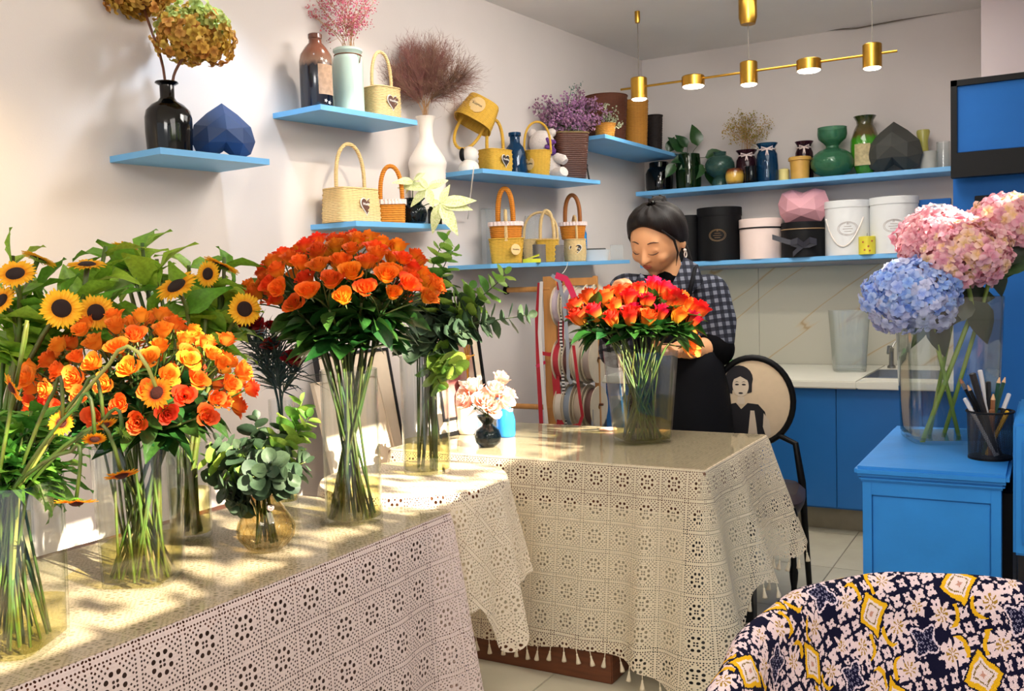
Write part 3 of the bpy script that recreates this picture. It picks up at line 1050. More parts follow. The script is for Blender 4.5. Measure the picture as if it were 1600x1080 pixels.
def cloth(name, path, zt, hem, off, m_side, m_top, label, nv=18, v0=0.0, u0=0.0, group=None):
    """draped cloth: top sheet + skirt; hem(s) height of the hem, off(s, t) how far the skirt stands out"""
    n = len(path)
    mb = MB()
    vs, uv = [], []
    for j in range(nv + 1):
        t = j / nv
        for (x, y, nx, ny, s) in path:
            h = zt - hem(s)
            o = off(s, t)
            rr = 0.006 * (1 - (1 - min(1, t * 12)) ** 2) ** 0.5
            vs.append((x + nx * (o + rr), y + ny * (o + rr), zt - h * t))
            uv.append((s + u0, v0 - h * t))
    fs = [(j * n + i, (j + 1) * n + i, (j + 1) * n + i + 1, j * n + i + 1) for j in range(nv) for i in range(n - 1)]
    # the pattern runs by the real length of the cloth part way down, so corners do not stretch it
    jr = int(nv * 0.6)
    cum, us = 0.0, [0.0]
    for i in range(1, n):
        cum += (Vector(vs[jr * n + i]) - Vector(vs[jr * n + i - 1])).xy.length
        us.append(cum)
    uv = [(us[q % n] + u0, w[1]) for q, w in enumerate(uv)]
    mb.add(vs, fs, uv)
    me = mb.mesh(name, m_side, True)
    root = put(name, me)
    tag(root, label, 'tablecloth', group)
    vt = [(x, y, zt) for (x, y, *_r) in path[:-1]]
    tp = MB().add(vt + [(p[0], p[1], zt - 0.002) for p in vt], [tuple(range(n - 1)), tuple(range(n - 1, 2 * n - 2))[::-1]], [(p[0], p[1]) for p in vt] * 2)
    put('cloth_top', tp.mesh('cloth_top', m_top, False), root)
    return root

tass = MB()
tass.tube([(0, 0, 0), (0, 0, -0.018)], 0.0015, 5)
tass.lathe([(0.0015, -0.016), (0.0035, -0.020), (0.003, -0.024), (0.0075, -0.044), (0.0085, -0.050), (0, -0.048)], 8)
tassel_me = tass.mesh('tassel', m_tassel, True)

# middle (work) table
TX0, TX1, TY0, TY1, TZ = -2.166, -0.937, 2.845, 3.60, 0.71
wt = thing('work_table', 'wooden work table hidden under the cream lace cloth', 'table', ((TX0 + TX1) / 2, (TY0 + TY1) / 2, 0))
hx, hy = (TX1 - TX0) / 2, (TY1 - TY0) / 2
MB().box(-hx, hx, -hy, hy, TZ - 0.035, TZ - 0.004, 0.003).build('tabletop', m_woodd, wt)
MB().box(-hx + .03, hx - .03, -hy + .03, hy - .03, TZ - 0.15, TZ - 0.036).build('apron', m_woodd, wt)
MB().box(-hx + .05, hx - .05, -hy + .05, hy - .05, 0.10, TZ - 0.151).build('body_panel', m_body, wt)
MB().box(-hx + .02, hx - .30, -hy - .075, hy - .05, 0.0, 0.10, 0.004).build('plinth', m_woodd, wt)
# wooden leg near the visible corner
MB().box(hx - .09, hx - .04, -hy + .04, -hy + .09, 0.0, TZ - .15).build('leg', m_dark, wt)
MB().box(hx - .09, hx - .04, hy - .09, hy - .04, 0.0, TZ - .15).build('leg', m_dark, wt)
pm = perimeter([(TX0, TY0), (TX1, TY0), (TX1, TY1), (TX0, TY1)], 0.02, 0.012)
sF = 0.0
LX, LY = TX1 - TX0, TY1 - TY0
# s runs: corner fl (0) -> front -> corner fr -> right side -> back -> left
s_fr = LX - 0.02
def g(s, c, w): return math.exp(-((s - c) / w) ** 2)
def hem_m(s):
    z = 0.075 + 0.02 * math.sin(s * 9)
    if s < s_fr: z += 0.05 * (1 - s / s_fr)
    z_side = 0.30 - 0.02 * math.sin(s * 21)
    w_ = 1 / (1 + math.exp(-(s - s_fr - 0.16) / 0.03))
    z = z * (1 - w_) + z_side * w_
    return z - 0.045 * g(s, s_fr, 0.10)
def off_m(s, t):
    f = 0.085 * t ** 1.1
    f += t * (0.010 * math.sin(s * 17 + 1.0) + 0.007 * math.sin(s * 31))
    f += 0.055 * t * g(s, s_fr, 0.09) + 0.035 * t * g(s, s_fr - 0.17, 0.035) + 0.05 * t * g(s, s_fr + 0.32, 0.06) + 0.06 * t * g(s, s_fr + LY, 0.08)
    f -= 0.02 * t * g(s, s_fr - 0.09, 0.04)
    return max(0.001, f)
mc = cloth('lace_tablecloth', pm, TZ + 0.001, hem_m, off_m, m_lace_m, m_lace_t, 'cream crochet lace tablecloth with tassels on the work table', v0=0.0, u0=0.02)
last = -1
for (x, y, nx, ny, s) in pm:
    if s - last >= 0.046 and s < s_fr + LY + 0.05:
        last = s
        o = off_m(s, 1.0) + 0.006
        put('tassel', tassel_me, mc, Matrix.Translation((x + nx * o, y + ny * o, hem_m(s) + 0.002)) @ Matrix.Rotation(jit(0.2), 4, 'Y'))
gs = MB().box(TX0 + .01, TX1 - .004, TY0 + .004, TY1 - .01, TZ + 0.0015, TZ + 0.0045, 0.001).build('clear_table_cover', m_sheet)
tag(gs, 'clear glossy sheet over the top of the cream lace work table', 'table cover')
TT = TZ + 0.0045

# left (display) table
LZ = 0.70
q = PZ(705, 800, LZ)
LX1, LY1 = q.x, q.y
lt = thing('display_table', 'long brown display table under the pinkish lace cloth', 'table', (LX1 - 0.33, 1.2, 0))
LX0 = LX1 - 0.69
LY0 = 0.30
MB().box(LX0 - lt.location.x, LX1 - lt.location.x, LY0 - 1.2, LY1 - 1.2, LZ - 0.035, LZ - 0.004, 0.003).build('tabletop', m_woodd, lt)
MB().box(LX0 - lt.location.x + .04, LX1 - lt.location.x - .04, LY0 - 1.16, LY1 - 1.24, 0.08, LZ - 0.036).build('body_panel', mat('dark_panel', '5c463c', 0.7), lt)
for (x, y) in ((LX0 + .06, LY0 + .06), (LX1 - .06, LY0 + .06), (LX0 + .06, LY1 - .06), (LX1 - .06, LY1 - .06)):
    MB().lathe([(0, 0), (0.02, 0), (0.025, 0.08), (0, 0.08)], 12, x - lt.location.x, y - 1.2).build('leg', m_dark, lt)
pl = perimeter([(LX0, LY0), (LX1, LY0), (LX1, LY1), (wx(LY1) + .62, LY1), ], 0.012, 0.012)
sc = (LX1 - LX0) + (LY1 - LY0)
def off_l(s, t):
    f = 0.028 * t + t * 0.006 * math.sin(s * 15) + 0.004 * t * math.sin(s * 33)
    d = sc - s
    f += t * (0.05 * g(d, 0.06, 0.05) - 0.01 * g(d, 0.17, 0.05) + 0.03 * g(d, 0.28, 0.05) + 0.02 * g(d, 0.45, 0.05)) + 0.05 * t * g(d, 0, 0.03)
    return max(0.001, f)
tc_ = cloth('lace_tablecloth', pl, LZ + 0.001, lambda s: 0.035, off_l, m_lace_l, m_lace_t, 'pinkish white crochet lace cloth covering the long display table', v0=0.012, u0=0.045)
gs = MB().add([(x, y, z) for z in (LZ + .0015, LZ + .0065) for (x, y) in ((LX0 + .005, LY0 + .005), (LX1 + .003, LY0 + .005), (LX1 + .003, LY1 - .004), (wx(LY1) + .625, LY1 - .004))], [(3, 2, 1, 0), (4, 5, 6, 7), (0, 1, 5, 4), (1, 2, 6, 5), (2, 3, 7, 6), (3, 0, 4, 7)]).build('glass_tabletop', m_sheet, None, False)
tag(gs, 'clear glass sheet lying on the lace of the long display table', 'glass sheet')
LT = LZ + 0.0065

# round table
RZ = 0.725
rc = PZ(665, 752, RZ)
q = PZ(788, 746, RZ)
RR = 0.285
rcx, rcy = q.x - RR * math.cos(0.35), q.y - RR * math.sin(0.35)
rt = thing('round_table', 'small round table under lace between the two long tables', 'table', (rcx, rcy, 0))
MB().lathe([(0, RZ - .03), (RR, RZ - .03), (RR, RZ - .003), (0, RZ - .003)], 40).build('tabletop', m_woodd, rt)
MB().lathe([(0, 0), (0.16, 0), (0.16, 0.03), (0.05, 0.06), (0.04, RZ - .03), (0, RZ - .03)], 24).build('pedestal', m_woodd, rt)
pr = []
n_ = 220
for i in range(n_ + 1):
    a = 2 * PI * i / n_
    pr.append((rcx + RR * math.cos(a), rcy + RR * math.sin(a), math.cos(a), math.sin(a), RR * a))
def hem_r(s):
    a = s / RR + PI / 2 - 0.75 + PI / 4
    return 0.40 - 0.17 * (max(0, math.cos(4 * (a))) ** 1.5)
def off_r(s, t):
    a = s / RR
    return max(0.001, t * (0.05 + 0.022 * math.sin(a * 11 + 0.6) + 0.012 * math.sin(a * 19)))
rcl = cloth('lace_tablecloth', pr, RZ, hem_r, off_r, m_lace_r, m_lace_t, 'cream diagonal lace cloth hanging in folds from the round table')

# ------------------------------------------------------------------ pendant lamp
yp = PZ(995, 18, ZC).y
ends = [PY(970, 141.5, yp), PY(1402, 78, yp)]
zb_ = sum(p.z for p in ends) / 2
lp = thing('linear_pendant_lamp', 'brass bar pendant lamp with five lit heads over the work table', 'lamp', ((ends[0].x + ends[1].x) / 2, yp, zb_))
ox, oz = lp.location.x, lp.location.z
MB().tube([(ends[0].x - ox, 0, 0), (ends[1].x - ox, 0, 0)], 0.006, 8).build('bar', m_brass, lp)
heads = [(998, 34, 26, 1), (1083, 37, 17, 0), (1170, 26, 30, 1), (1264, 40, 18, 0), (1363, 29, 34, 1)]
for (hx_, wpx, hpx, tall) in heads:
    P = PY(hx_, 120, yp)
    k = mpp(P)
    r = (0.058 if not tall else 0.043)
    hgt = 0.052 if not tall else 0.11
    z0 = -0.062 if tall else -0.034
    hd_ = MB().lathe([(0, z0 + hgt), (r - .004, z0 + hgt), (r, z0 + hgt - .004), (r, z0), (r - .004, z0), (r - .004, z0 + .006), (0, z0 + .006)], 28, P.x - ox, 0).build('lamp_head', m_brass, lp)
    MB().lathe([(0, z0 - 0.006), (r - .010, z0 - 0.006), (r - .004, z0 - .001), (r - .0045, z0 + .005), (0, z0 + .005)], 28, P.x - ox, 0).build('lit_diffuser', m_lamp, hd_)
    light('lamp_glow', 'SPOT', (P.x, yp, zb_ + z0 - 0.012), 7, (1.0, 0.92, 0.78), (P.x, yp, 0), spot_size=math.radians(150), spot_blend=0.5, shadow_soft_size=0.03)
for hx_ in (998, 1170, 1363):
    P = PY(hx_, 120, yp)
    MB().tube([(P.x - ox, 0, 0.04), (P.x - ox, 0, ZC - zb_)], 0.0022, 5).build('cable', m_wire, lp)
P = PY(995, 18, yp)
for hx_, r_, h_ in ((998, 0.014, 0.06), (1170, 0.045, 0.16), (1363, 0.014, 0.06)):
    P = PY(hx_, 120, yp)
    MB().lathe([(0, ZC - zb_ - h_), (r_ * .8, ZC - zb_ - h_), (r_, ZC - zb_ - h_ * .8), (r_, ZC - zb_), (0, ZC - zb_)], 20, P.x - ox, 0).build('ceiling_rose', m_brass, lp)

# ------------------------------------------------------------------ vases, boxes, baskets
def cam_ang(P):
    return math.atan2(-P.y, -P.x)

def solo(mb, name, m, P, label, cat, rz=0.0, smooth='auto', group=None):
    o = mb.build(name, m, None, smooth)
    o.location = P
    o.rotation_euler = (0, 0, rz)
    return tag(o, label, cat, group)

def prof_of(pr, w, h):
    return [(r * w / 2, z * h) for r, z in pr]

def pot(P, wpx, hpx, pr, m, name, label, cat='vase', e=2, asp=1.0, rz=0.0, thick=0.004, n=30):
    k = mpp(P)
    w, h = wpx * k, hpx * k
    p = prof_of(pr, w, h)
    inner = [(max(r - thick, 0.0005), max(z, 0.006)) for r, z in reversed(p)]
    mb = MB().lathe([(0, 0)] + p + inner + [(0, 0.006)], n, 0, 0, e, asp)
    return solo(mb, name, m, P, label, cat, rz), w, h

BOTTLE = [(0.80, 0), (0.95, 0.02), (1.0, 0.30), (1.0, 0.50), (0.93, 0.60), (0.70, 0.68), (0.42, 0.73), (0.31, 0.78), (0.31, 0.95), (0.50, 0.985), (0.48, 1.0), (0.30, 1.0)]
P = SH[1].at(266, 0.15)
blackbottle, *_ = pot(P, 71, 112, BOTTLE, m_blackg, 'bottle_vase', 'glossy black bottle vase holding dried hydrangeas')
bbP, bbk = P, mpp(P)

def faceted_heart(w, h, d, flip=False, flat=None):
    """inflated low-poly heart standing upright, flat facets"""
    out = [(0, -0.5), (0.24, -0.31), (0.44, -0.10), (0.5, 0.16), (0.42, 0.38), (0.22, 0.5), (0.0, 0.34)]
    if flat is not None:
        out = [(0, -flat), (0.34, -flat), (0.46, -flat * 0.35), (0.5, 0.16), (0.42, 0.42), (0.22, 0.5), (0.0, 0.40)]
    ring = out + [(-x, z) for x, z in out[-2:0:-1]]
    n = len(ring)
    vs = [(x * w, 0, z * h) for x, z in ring]
    mid = [(x * 0.62 + 0.0, z * 0.58 + 0.02) for x, z in ring]
    half = [mid[i] for i in range(0, n, 2)]
    for sgn in (-1, 1):
        vs += [(x * w, sgn * d * 0.36, z * h) for x, z in half]
    nh = len(half)
    vs += [(0, -d / 2, 0.02 * h), (0, d / 2, 0.02 * h)]
    fs = []
    for s_, (o, c) in enumerate(((n, n + 2 * nh), (n + nh, n + 2 * nh + 1))):
        for i in range(nh):
            a, b = 2 * i, (2 * i + 1) % n
            cc = (2 * i + 2) % n
            q0, q1 = o + i, o + (i + 1) % nh
            for tri in ((a, b, q0), (b, q1, q0), (b, cc, q1), (q0, q1, c)):
                fs.append(tri if s_ == 0 else tri[::-1])
    if flip:
        vs = [(-x, y, -z) for x, y, z in vs]
    zmin = min(v[2] for v in vs)
    return MB().add([(x, y, z - zmin) for x, y, z in vs], fs)

def heart_box(P, wpx, hpx, m, label, flip=True, rz=0.0, dep=0.75, flat=None):
    k = mpp(P)
    return solo(faceted_heart(wpx * k, hpx * k, wpx * k * dep, flip, flat), 'heart_box', m, P, label, 'box', rz, False)
_P = SH[1].at(350, 0.15)
heart_box(_P, 98, 88, m_navyf, 'navy blue faceted heart box beside the black bottle', True, cam_ang(_P) + PI / 2 + .15)

# shelf 2
JUG = [(0.94, 0), (1.0, 0.02), (1.0, 0.64), (0.92, 0.73), (0.66, 0.82), (0.40, 0.88), (0.38, 0.93), (0.42, 0.94), (0.42, 0.99), (0.36, 1.0)]
P = SH[2].at(497, 0.12)
jug, w, h = pot(P, 52, 121, JUG, m_jug, 'stoneware_bottle', 'dark glazed stoneware bottle with brown neck and paper label', 'bottle')
def wrap(parent, name, m, r, a0, a1, z0, z1, n=10):
    """patch that follows a round body"""
    mb = MB().grid(lambda u, v: (r * math.cos(a0 + (a1 - a0) * u), r * math.sin(a0 + (a1 - a0) * u), z0 + (z1 - z0) * v), n, 1)
    b = MB().merge(mb)
    b2 = MB().grid(lambda u, v: ((r - .001) * math.cos(a0 + (a1 - a0) * u), (r - .001) * math.sin(a0 + (a1 - a0) * u), z0 + (z1 - z0) * v), n, 1)
    b.merge(b2)
    return b.build(name, m, parent)
ca = cam_ang(P)
wrap(jug, 'paper_label', m_label, w / 2 + 0.001, ca + 0.10, ca + 1.15, 0.20 * h, 0.58 * h)
for (a, z) in ((0.35, 0.64), (0.62, 0.62), (0.5, 0.12), (0.75, 0.10)):
    sm = MB()
    st = [(0.008 * (1 if i % 2 == 0 else 0.42) * math.cos(i * PI / 5), 0.008 * (1 if i % 2 == 0 else 0.42) * math.sin(i * PI / 5), 0) for i in range(10)]
    sm.add(st + [(x, y, 0.0012) for x, y, z_ in st], [tuple(range(10))[::-1], tuple(range(10, 20))] + [(i, (i + 1) % 10, 10 + (i + 1) % 10, 10 + i) for i in range(10)])
    o = sm.build('star', m_letter, jug, False)
    dr = Vector((math.cos(ca + a), math.sin(ca + a), 0))
    o.matrix_local = orient(dr * (w / 2 + 0.0008) + Vector((0, 0, z * h)), dr, (0, 0, 1), 1, 'Z')
JAR = [(0.92, 0), (0.99, 0.015), (1.0, 0.06), (1.0, 0.82), (0.95, 0.87), (0.86, 0.90), (0.90, 0.93), (1.0, 0.955), (0.98, 0.985), (0.86, 1.0)]
P = SH[2].at(547, 0.12)
mint, w, h = pot(P, 46, 106, JAR, m_mint, 'enamel_jar', 'mint green enamel jar with a cord around its neck', 'jar')
mintP, mintk, minth = P, mpp(P), h
MB().tube([(w * .455 * math.cos(a * PI / 12), w * .455 * math.sin(a * PI / 12), 0.895 * h) for a in range(25)], 0.0022, 6).tube([(w * .46 * math.cos(ca + .7), w * .46 * math.sin(ca + .7), .89 * h), (w * .56 * math.cos(ca + .8), w * .56 * math.sin(ca + .8), .86 * h), (w * .54 * math.cos(ca + .75), w * .54 * math.sin(ca + .75), .76 * h)], 0.002, 5).build('cord', m_cord, mint)

def weave(w, d, h, taper=0.85, rows=16, e=4, n=64, bulge=0.0, amp=0.0016):
    def ring(z, s, k, inner=False):
        out = []
        for i in range(n):
            a = 2 * PI * (i + .5) / n
            c, q = math.cos(a), math.sin(a)
            ww = (abs(c) ** e + abs(q) ** e) ** (-1.0 / e)
            m_ = amp * math.cos(i * PI / 2 + k * PI) * (0 if inner else 1)
            out.append(((w / 2 * s + m_) * c * ww, (d / 2 * s + m_) * q * ww, z))
        return out
    vs, fs = [], []
    L = []
    for j in range(rows * 2 + 1):
        t = j / (rows * 2)
        s = taper + (1 - taper) * t + bulge * math.sin(PI * t)
        if j % 2: L.append((t * h, s, j // 2, False))
        else: L.append((t * h, s - 0.9 * amp / w, 0, True))
    for j in range(5):
        t = 1 - j / 4
        L.append((max(0.006, t * h), taper + (1 - taper) * t + bulge * math.sin(PI * t) - 0.05, 0, True))
    for l in L: vs += ring(*l)
    m_ = len(L)
    for j in range(m_ - 1):
        for i in range(n):
            fs.append((j * n + i, j * n + (i + 1) % n, (j + 1) * n + (i + 1) % n, (j + 1) * n + i))
    fs.append(tuple(range(n))[::-1])
    fs.append(tuple((m_ - 1) * n + i for i in range(n)))
    return MB().add(vs, fs)

def heart2d(s, n=24):
    out = []
    for i in range(n):
        t = 2 * PI * i / n
        out.append((s * 16 * math.sin(t) ** 3 / 32, s * (13 * math.cos(t) - 5 * math.cos(2 * t) - 2 * math.cos(3 * t) - math.cos(4 * t)) / 32))
    return out

def plate(pts, th):
    n = len(pts)
    v = [(x, y, 0) for x, y in pts] + [(x, y, th) for x, y in pts]
    return MB().add(v, [tuple(range(n))[::-1], tuple(range(n, 2 * n))] + [(i, (i + 1) % n, n + (i + 1) % n, n + i) for i in range(n)])

def badge(parent, P, kind, s, m, word, ang, r, z, tilt=0.0):
    """tag fixed on the side of a basket, facing angle ang"""
    dr = Vector((math.cos(ang), math.sin(ang), tilt)).normalized()
    pos = Vector((math.cos(ang) * r, math.sin(ang) * r, z))
    mtx = orient(pos, dr, (0, 0, 1), 1, 'Z')
    pts = heart2d(s) if kind == 'heart' else [(s / 2 * math.cos(2 * PI * i / 20), s / 2 * math.sin(2 * PI * i / 20)) for i in range(20)]
    back = plate([(x * 1.14, y * 1.14) for x, y in pts], 0.002).build('tag_border', m_letter if kind == 'heart' else m_wick, parent, False)
    back.matrix_local = mtx
    t = plate(pts, 0.003).build('name_tag', m, back, False)
    if word:
        text(word, s * 0.21, m_letter if kind == 'heart' else m_heartd, back, Matrix.Translation((0, s * 0.06 if kind == 'heart' else 0, 0.0034)))

def basket(P, wpx, hpx, dpx, m, label, rz, taper=0.85, e=4, hh=0, hw=0.8, hr=2.4, mh=None, rows=12, bulge=0.0, across='x', tagk=None, trim=False, mtx=None, hflat=False, hlean=0.0):
    k = mpp(P)
    w, h, d = wpx * k, hpx * k, dpx * k
    root = thing('basket', label, 'basket', P, rz)
    if mtx is not None:
        root.matrix_world = mtx
    weave(w, d, h, taper, rows, e, bulge=bulge, amp=0.0020).build('woven_body', m, root, True)
    rim = []
    for i in range(41):
        a = 2 * PI * i / 40
        c, q = math.cos(a), math.sin(a)
        ww = (abs(c) ** e + abs(q) ** e) ** (-1 / e)
        rim.append((w / 2 * c * ww, d / 2 * q * ww, h))
    MB().tube(rim, 0.0032, 6, False).build('rim', m, root)
    if trim:
        tb = MB()
        tb.grid(lambda u, v: (lambda a, c, q: ((w / 2 + .004 + .002 * math.sin(u * 2 * PI * 28)) * c * (abs(c) ** e + abs(q) ** e) ** (-1 / e), (d / 2 + .004 + .002 * math.sin(u * 2 * PI * 28)) * q * (abs(c) ** e + abs(q) ** e) ** (-1 / e), h + .004 - v * .02))(2 * PI * u, math.cos(2 * PI * u), math.sin(2 * PI * u)), 112, 3, True)
        tb.build('lace_trim', m_lacetrim, root)
    if hh:
        H = hh * k
        pts = []
        for i in range(19):
            a = PI * i / 18
            x = -math.cos(a) * w / 2 * hw * (1.0 + 0.10 * math.sin(a))
            z = h * 0.9 + math.sin(a) ** 0.75 * H
            pts.append((x, hlean * math.sin(a), z) if across == 'x' else (hlean * math.sin(a), x * d / w, z))
        MB().tube(pts, hr * k, 8).build('handle', mh or m, root)
    if tagk:
        kind, s, mt_, word, ang, zf, rf = tagk
        badge(root, P, kind, s * k, mt_, word, ang, rf * w / 2 + 0.001, zf * h)
    return root

def facing(P): return cam_ang(P) + PI / 2
WR = PI / 2 + WANG
P = SH[2].at(598, 0.145)
basket(P, 54, 50, 42, m_wick, 'pale straw basket with heart tag beside the mint jar', WR - .12, 0.98, 3.5, 62, 0.72, 2.6, m_wick, 15, 0.03, tagk=('heart', 24, m_heart, 'Wedding', -PI / 2 + 0.15, 0.55, 0.78))

# shelf 3
P = SH[3].at(550, 0.13)
basket(P, 80, 52, 54, m_wick, 'large pale straw basket with tall loop handle and heart tag', WR - .10, 1.08, 5, 76, 0.70, 3.0, m_wick, 15, 0.02, tagk=('heart', 27, m_heart, 'Wedding', -PI / 2 + 0.22, 0.50, 0.72))
P = SH[3].at(613, 0.15)
basket(P, 42, 36, 38, m_wicko, 'small square orange basket with white lace trim', facing(P), 0.95, 8, 58, 0.80, 3.4, m_wicko, 8, 0, trim=True)
P = SH[3].at(671, 0.095)
RIB = [(0.80, 0), (0.86, 0.02)]
for i in range(18):
    z = 0.04 + i * 0.027
    RIB += [(0.88 + 0.07 * i / 18, z), (0.868 + 0.07 * i / 18, z + 0.013)]
RIB += [(0.98, 0.54), (1.0, 0.58), (0.90, 0.63), (0.62, 0.71), (0.42, 0.77), (0.35, 0.83), (0.36, 0.92), (0.46, 0.98), (0.52, 1.0), (0.44, 1.0)]
wv, w, h = pot(P, 60, 170, RIB, m_white, 'ribbed_vase', 'tall white ribbed ceramic vase holding dried brown grass')
grassP, grassk, grassh = P, mpp(P), h
P = SH[3].at(648, 0.19)
dv, w, h = pot(P, 40, 40, [(0.6, 0), (0.85, 0.08), (1.0, 0.4), (0.9, 0.65), (0.6, 0.8), (0.62, 0.88), (0.9, 1.0), (0.85, 1.0)], m_glassk, 'glass_bowl_vase', 'dark glass vase on the sunlit shelf with the variegated plant')
plantP, plantk, planth = P, mpp(P), h
P = SH[3].at(680, 0.17)
solo(MB().box(-.03, .03, -.022, .022, 0, .075, .004).box(-.024, .024, -.017, .017, .075, .082, .002), 'storage_tin', m_blackg, P, 'black square tin behind the variegated leaves on the sunlit shelf', 'tin', facing(P))

# shelf 4
P = SH[4].at(733, 0.13)
k = mpp(P)
fg = thing('figurine', 'small white ceramic figurine with one black ear', 'figurine', P, facing(P))
MB().lathe([(0, 0), (15 * k, 0), (16.5 * k, 6 * k), (14 * k, 13 * k), (8 * k, 19 * k), (0, 21 * k)], 24).build('body', m_white, fg)
MB().ball((2 * k, 0, 27 * k), 13 * k, 20, 12).build('head', m_white, fg)
MB().ball((-9.5 * k, -4 * k, 27 * k), 5 * k, 12, 10, 10.5 * k, 6 * k).build('ear', m_black, fg)
P = SH[4].at(775, 0.15)
b1P = P
basket(P, 50, 36, 34, m_wicky, 'yellow wicker basket with dark heart tag under a tipped basket', WR - .15, 0.96, 5, 52, 0.72, 2.6, m_wicky, 10, 0.05, tagk=('heart', 20, m_heartd, 'Wedding', -PI / 2 + 0.20, 0.55, 0.74))
k = mpp(P)
tp = PD(757, 160, depth(P) - 0.05)
mm = Matrix.Translation(tp) @ Matrix.Rotation(facing(P), 4, 'Z') @ Matrix.Rotation(math.radians(163), 4, 'Y')
mm = Matrix.Translation(tp) @ Matrix.Rotation(facing(P), 4, 'Z') @ Matrix.Rotation(math.radians(-150), 4, 'Y') @ Matrix.Rotation(math.radians(12), 4, 'X')
basket(P, 62, 40, 50, m_wicky, 'tipped yellow wicker basket hanging upside down on a basket handle', 0, 0.80, 3, 48, 0.60, 2.4, m_wicky, 10, 0.02, tagk=('round', 22, m_wick, 'Wedding', -PI / 2 + 0.2, 0.45, 0.78), mtx=mm)
P = SH[4].at(806, 0.10)
BLUEB = [(0.85, 0), (0.98, 0.03), (1.0, 0.12), (0.84, 0.55), (0.72, 0.66), (0.50, 0.73), (0.42, 0.77), (0.42, 0.90), (0.52, 0.92), (0.52, 0.99), (0.40, 1.0)]
pot(P, 38, 70, BLUEB, m_glassb, 'glass_bottle', 'dark blue glass bottle between two yellow baskets', 'bottle')
P = SH[4].at(841, 0.17)
basket(P, 42, 40, 40, m_wicky, 'yellow bucket shaped basket with arched handle and round tag', facing(P), 0.80, 2.4, 50, 0.98, 1.8, m_wicky, 10, 0, tagk=('round', 17, m_wick, 'Wedding', -PI / 2 - 0.75, 0.5, 0.88))
P = SH[4].at(856, 0.10)
k = mpp(P)
pb = thing('plush_bear', 'white plush bear with a purple bow behind the bucket basket', 'toy', P, facing(P))
m_plush = mat('plush', 'e3d8d2', 0.95, 0.08, 60, 0.5, 300)
MB().ball((0, 0, 22 * k), 20 * k, 16, 10, 23 * k, 16 * k).build('body', m_plush, pb)
MB().ball((-8 * k, -2 * k, 58 * k), 20 * k, 16, 10, 20 * k, 17 * k).build('head', m_plush, pb)
for sx in (-22, 8):
    MB().ball((sx * k, 0, 74 * k), 7 * k, 10, 6).build('ear', m_plush, pb)
MB().tube([(14 * k, -8 * k, 34 * k), (24 * k, -14 * k, 30 * k), (27 * k, -16 * k, 26 * k)], [8 * k, 8 * k, 6 * k], 10).build('arm', m_plush, pb)
MB().tube([(10 * k, -8 * k, 9 * k), (22 * k, -20 * k, 9 * k), (25 * k, -24 * k, 11 * k)], [9 * k, 10 * k, 8 * k], 10).build('leg', m_plush, pb)
bw = MB()
for i in range(26):
    bw.ball(((4 + jit(7)) * k, (-18 + jit(4)) * k, (50 + jit(12)) * k), 3.6 * k, 6, 5)
bw.build('bow', mat('purple_bow', '6b3a8c', 0.8, 0.4, 80), pb)
P = SH[4].at(890, 0.15)
k = mpp(P)
wk, w, h = None, 54 * k, 72 * k
wk = thing('wicker_vase', 'square brown ribbed wicker vase full of purple statice', 'vase', P, facing(P) + 0.35)
rb = []
for j in range(25):
    t = j / 24
    s = 0.80 + 0.20 * t
    for dz, dd in ((0.0, -0.0016), (0.35, 0.0010), (0.65, 0.0010), (1.0, -0.0016)):
        rb.append((h * min(1, (j + dz) / 25), w / 2 * s + dd, w / 2 * s + dd, 6))
rb += [(h, w * .46, w * .46, 6), (h * .5, w * .40, w * .40, 6), (0.01, w * .34, w * .34, 6)]
MB().loft(rb, 40, close=(True, True)).build('woven_body', band_mat('ribbed_wicker', [(0, '4a2a20'), (1, '5c3628')], 2, 0.45), wk, True)
MB().tube([(w * .5 * math.cos(a * PI / 20) * (abs(math.cos(a * PI / 20)) ** 6 + abs(math.sin(a * PI / 20)) ** 6) ** (-1 / 6), w * .5 * math.sin(a * PI / 20) * (abs(math.cos(a * PI / 20)) ** 6 + abs(math.sin(a * PI / 20)) ** 6) ** (-1 / 6), h) for a in range(41)], 0.004, 6).build('rim', m_wickg, wk)
statP, statk, stath = P, k, h
P = SH[4].at(917, 0.16)
k = mpp(P)
solo(MB().tube([(-3 * k, 0, 0), (-2 * k, 0, 25 * k)], 1.3 * k, 6).tube([(4 * k, 0, 0), (0, 0, 27 * k)], 1.6 * k, 6).tube([(-3 * k, 0, 25 * k), (2 * k, 0, 27 * k)], 2 * k, 6), 'wire_stand', m_dark, P, 'small black wire stand at the end of the basket shelf', 'stand', facing(P))
p0, p1, p2 = SH[4].at(741, 0.275), PW(728, 315, 0.10), PW(731, 342, 0.03)
c_ = MB().tube(bez(p0 + Vector((0, 0, 0.004)), p0 + Vector((0.0, -0.02, -0.06)), p2, 10), 0.0028, 6).build('lamp_cord', m_letter)
tag(c_, 'thin white cord hanging down from the figurine shelf', 'cord')

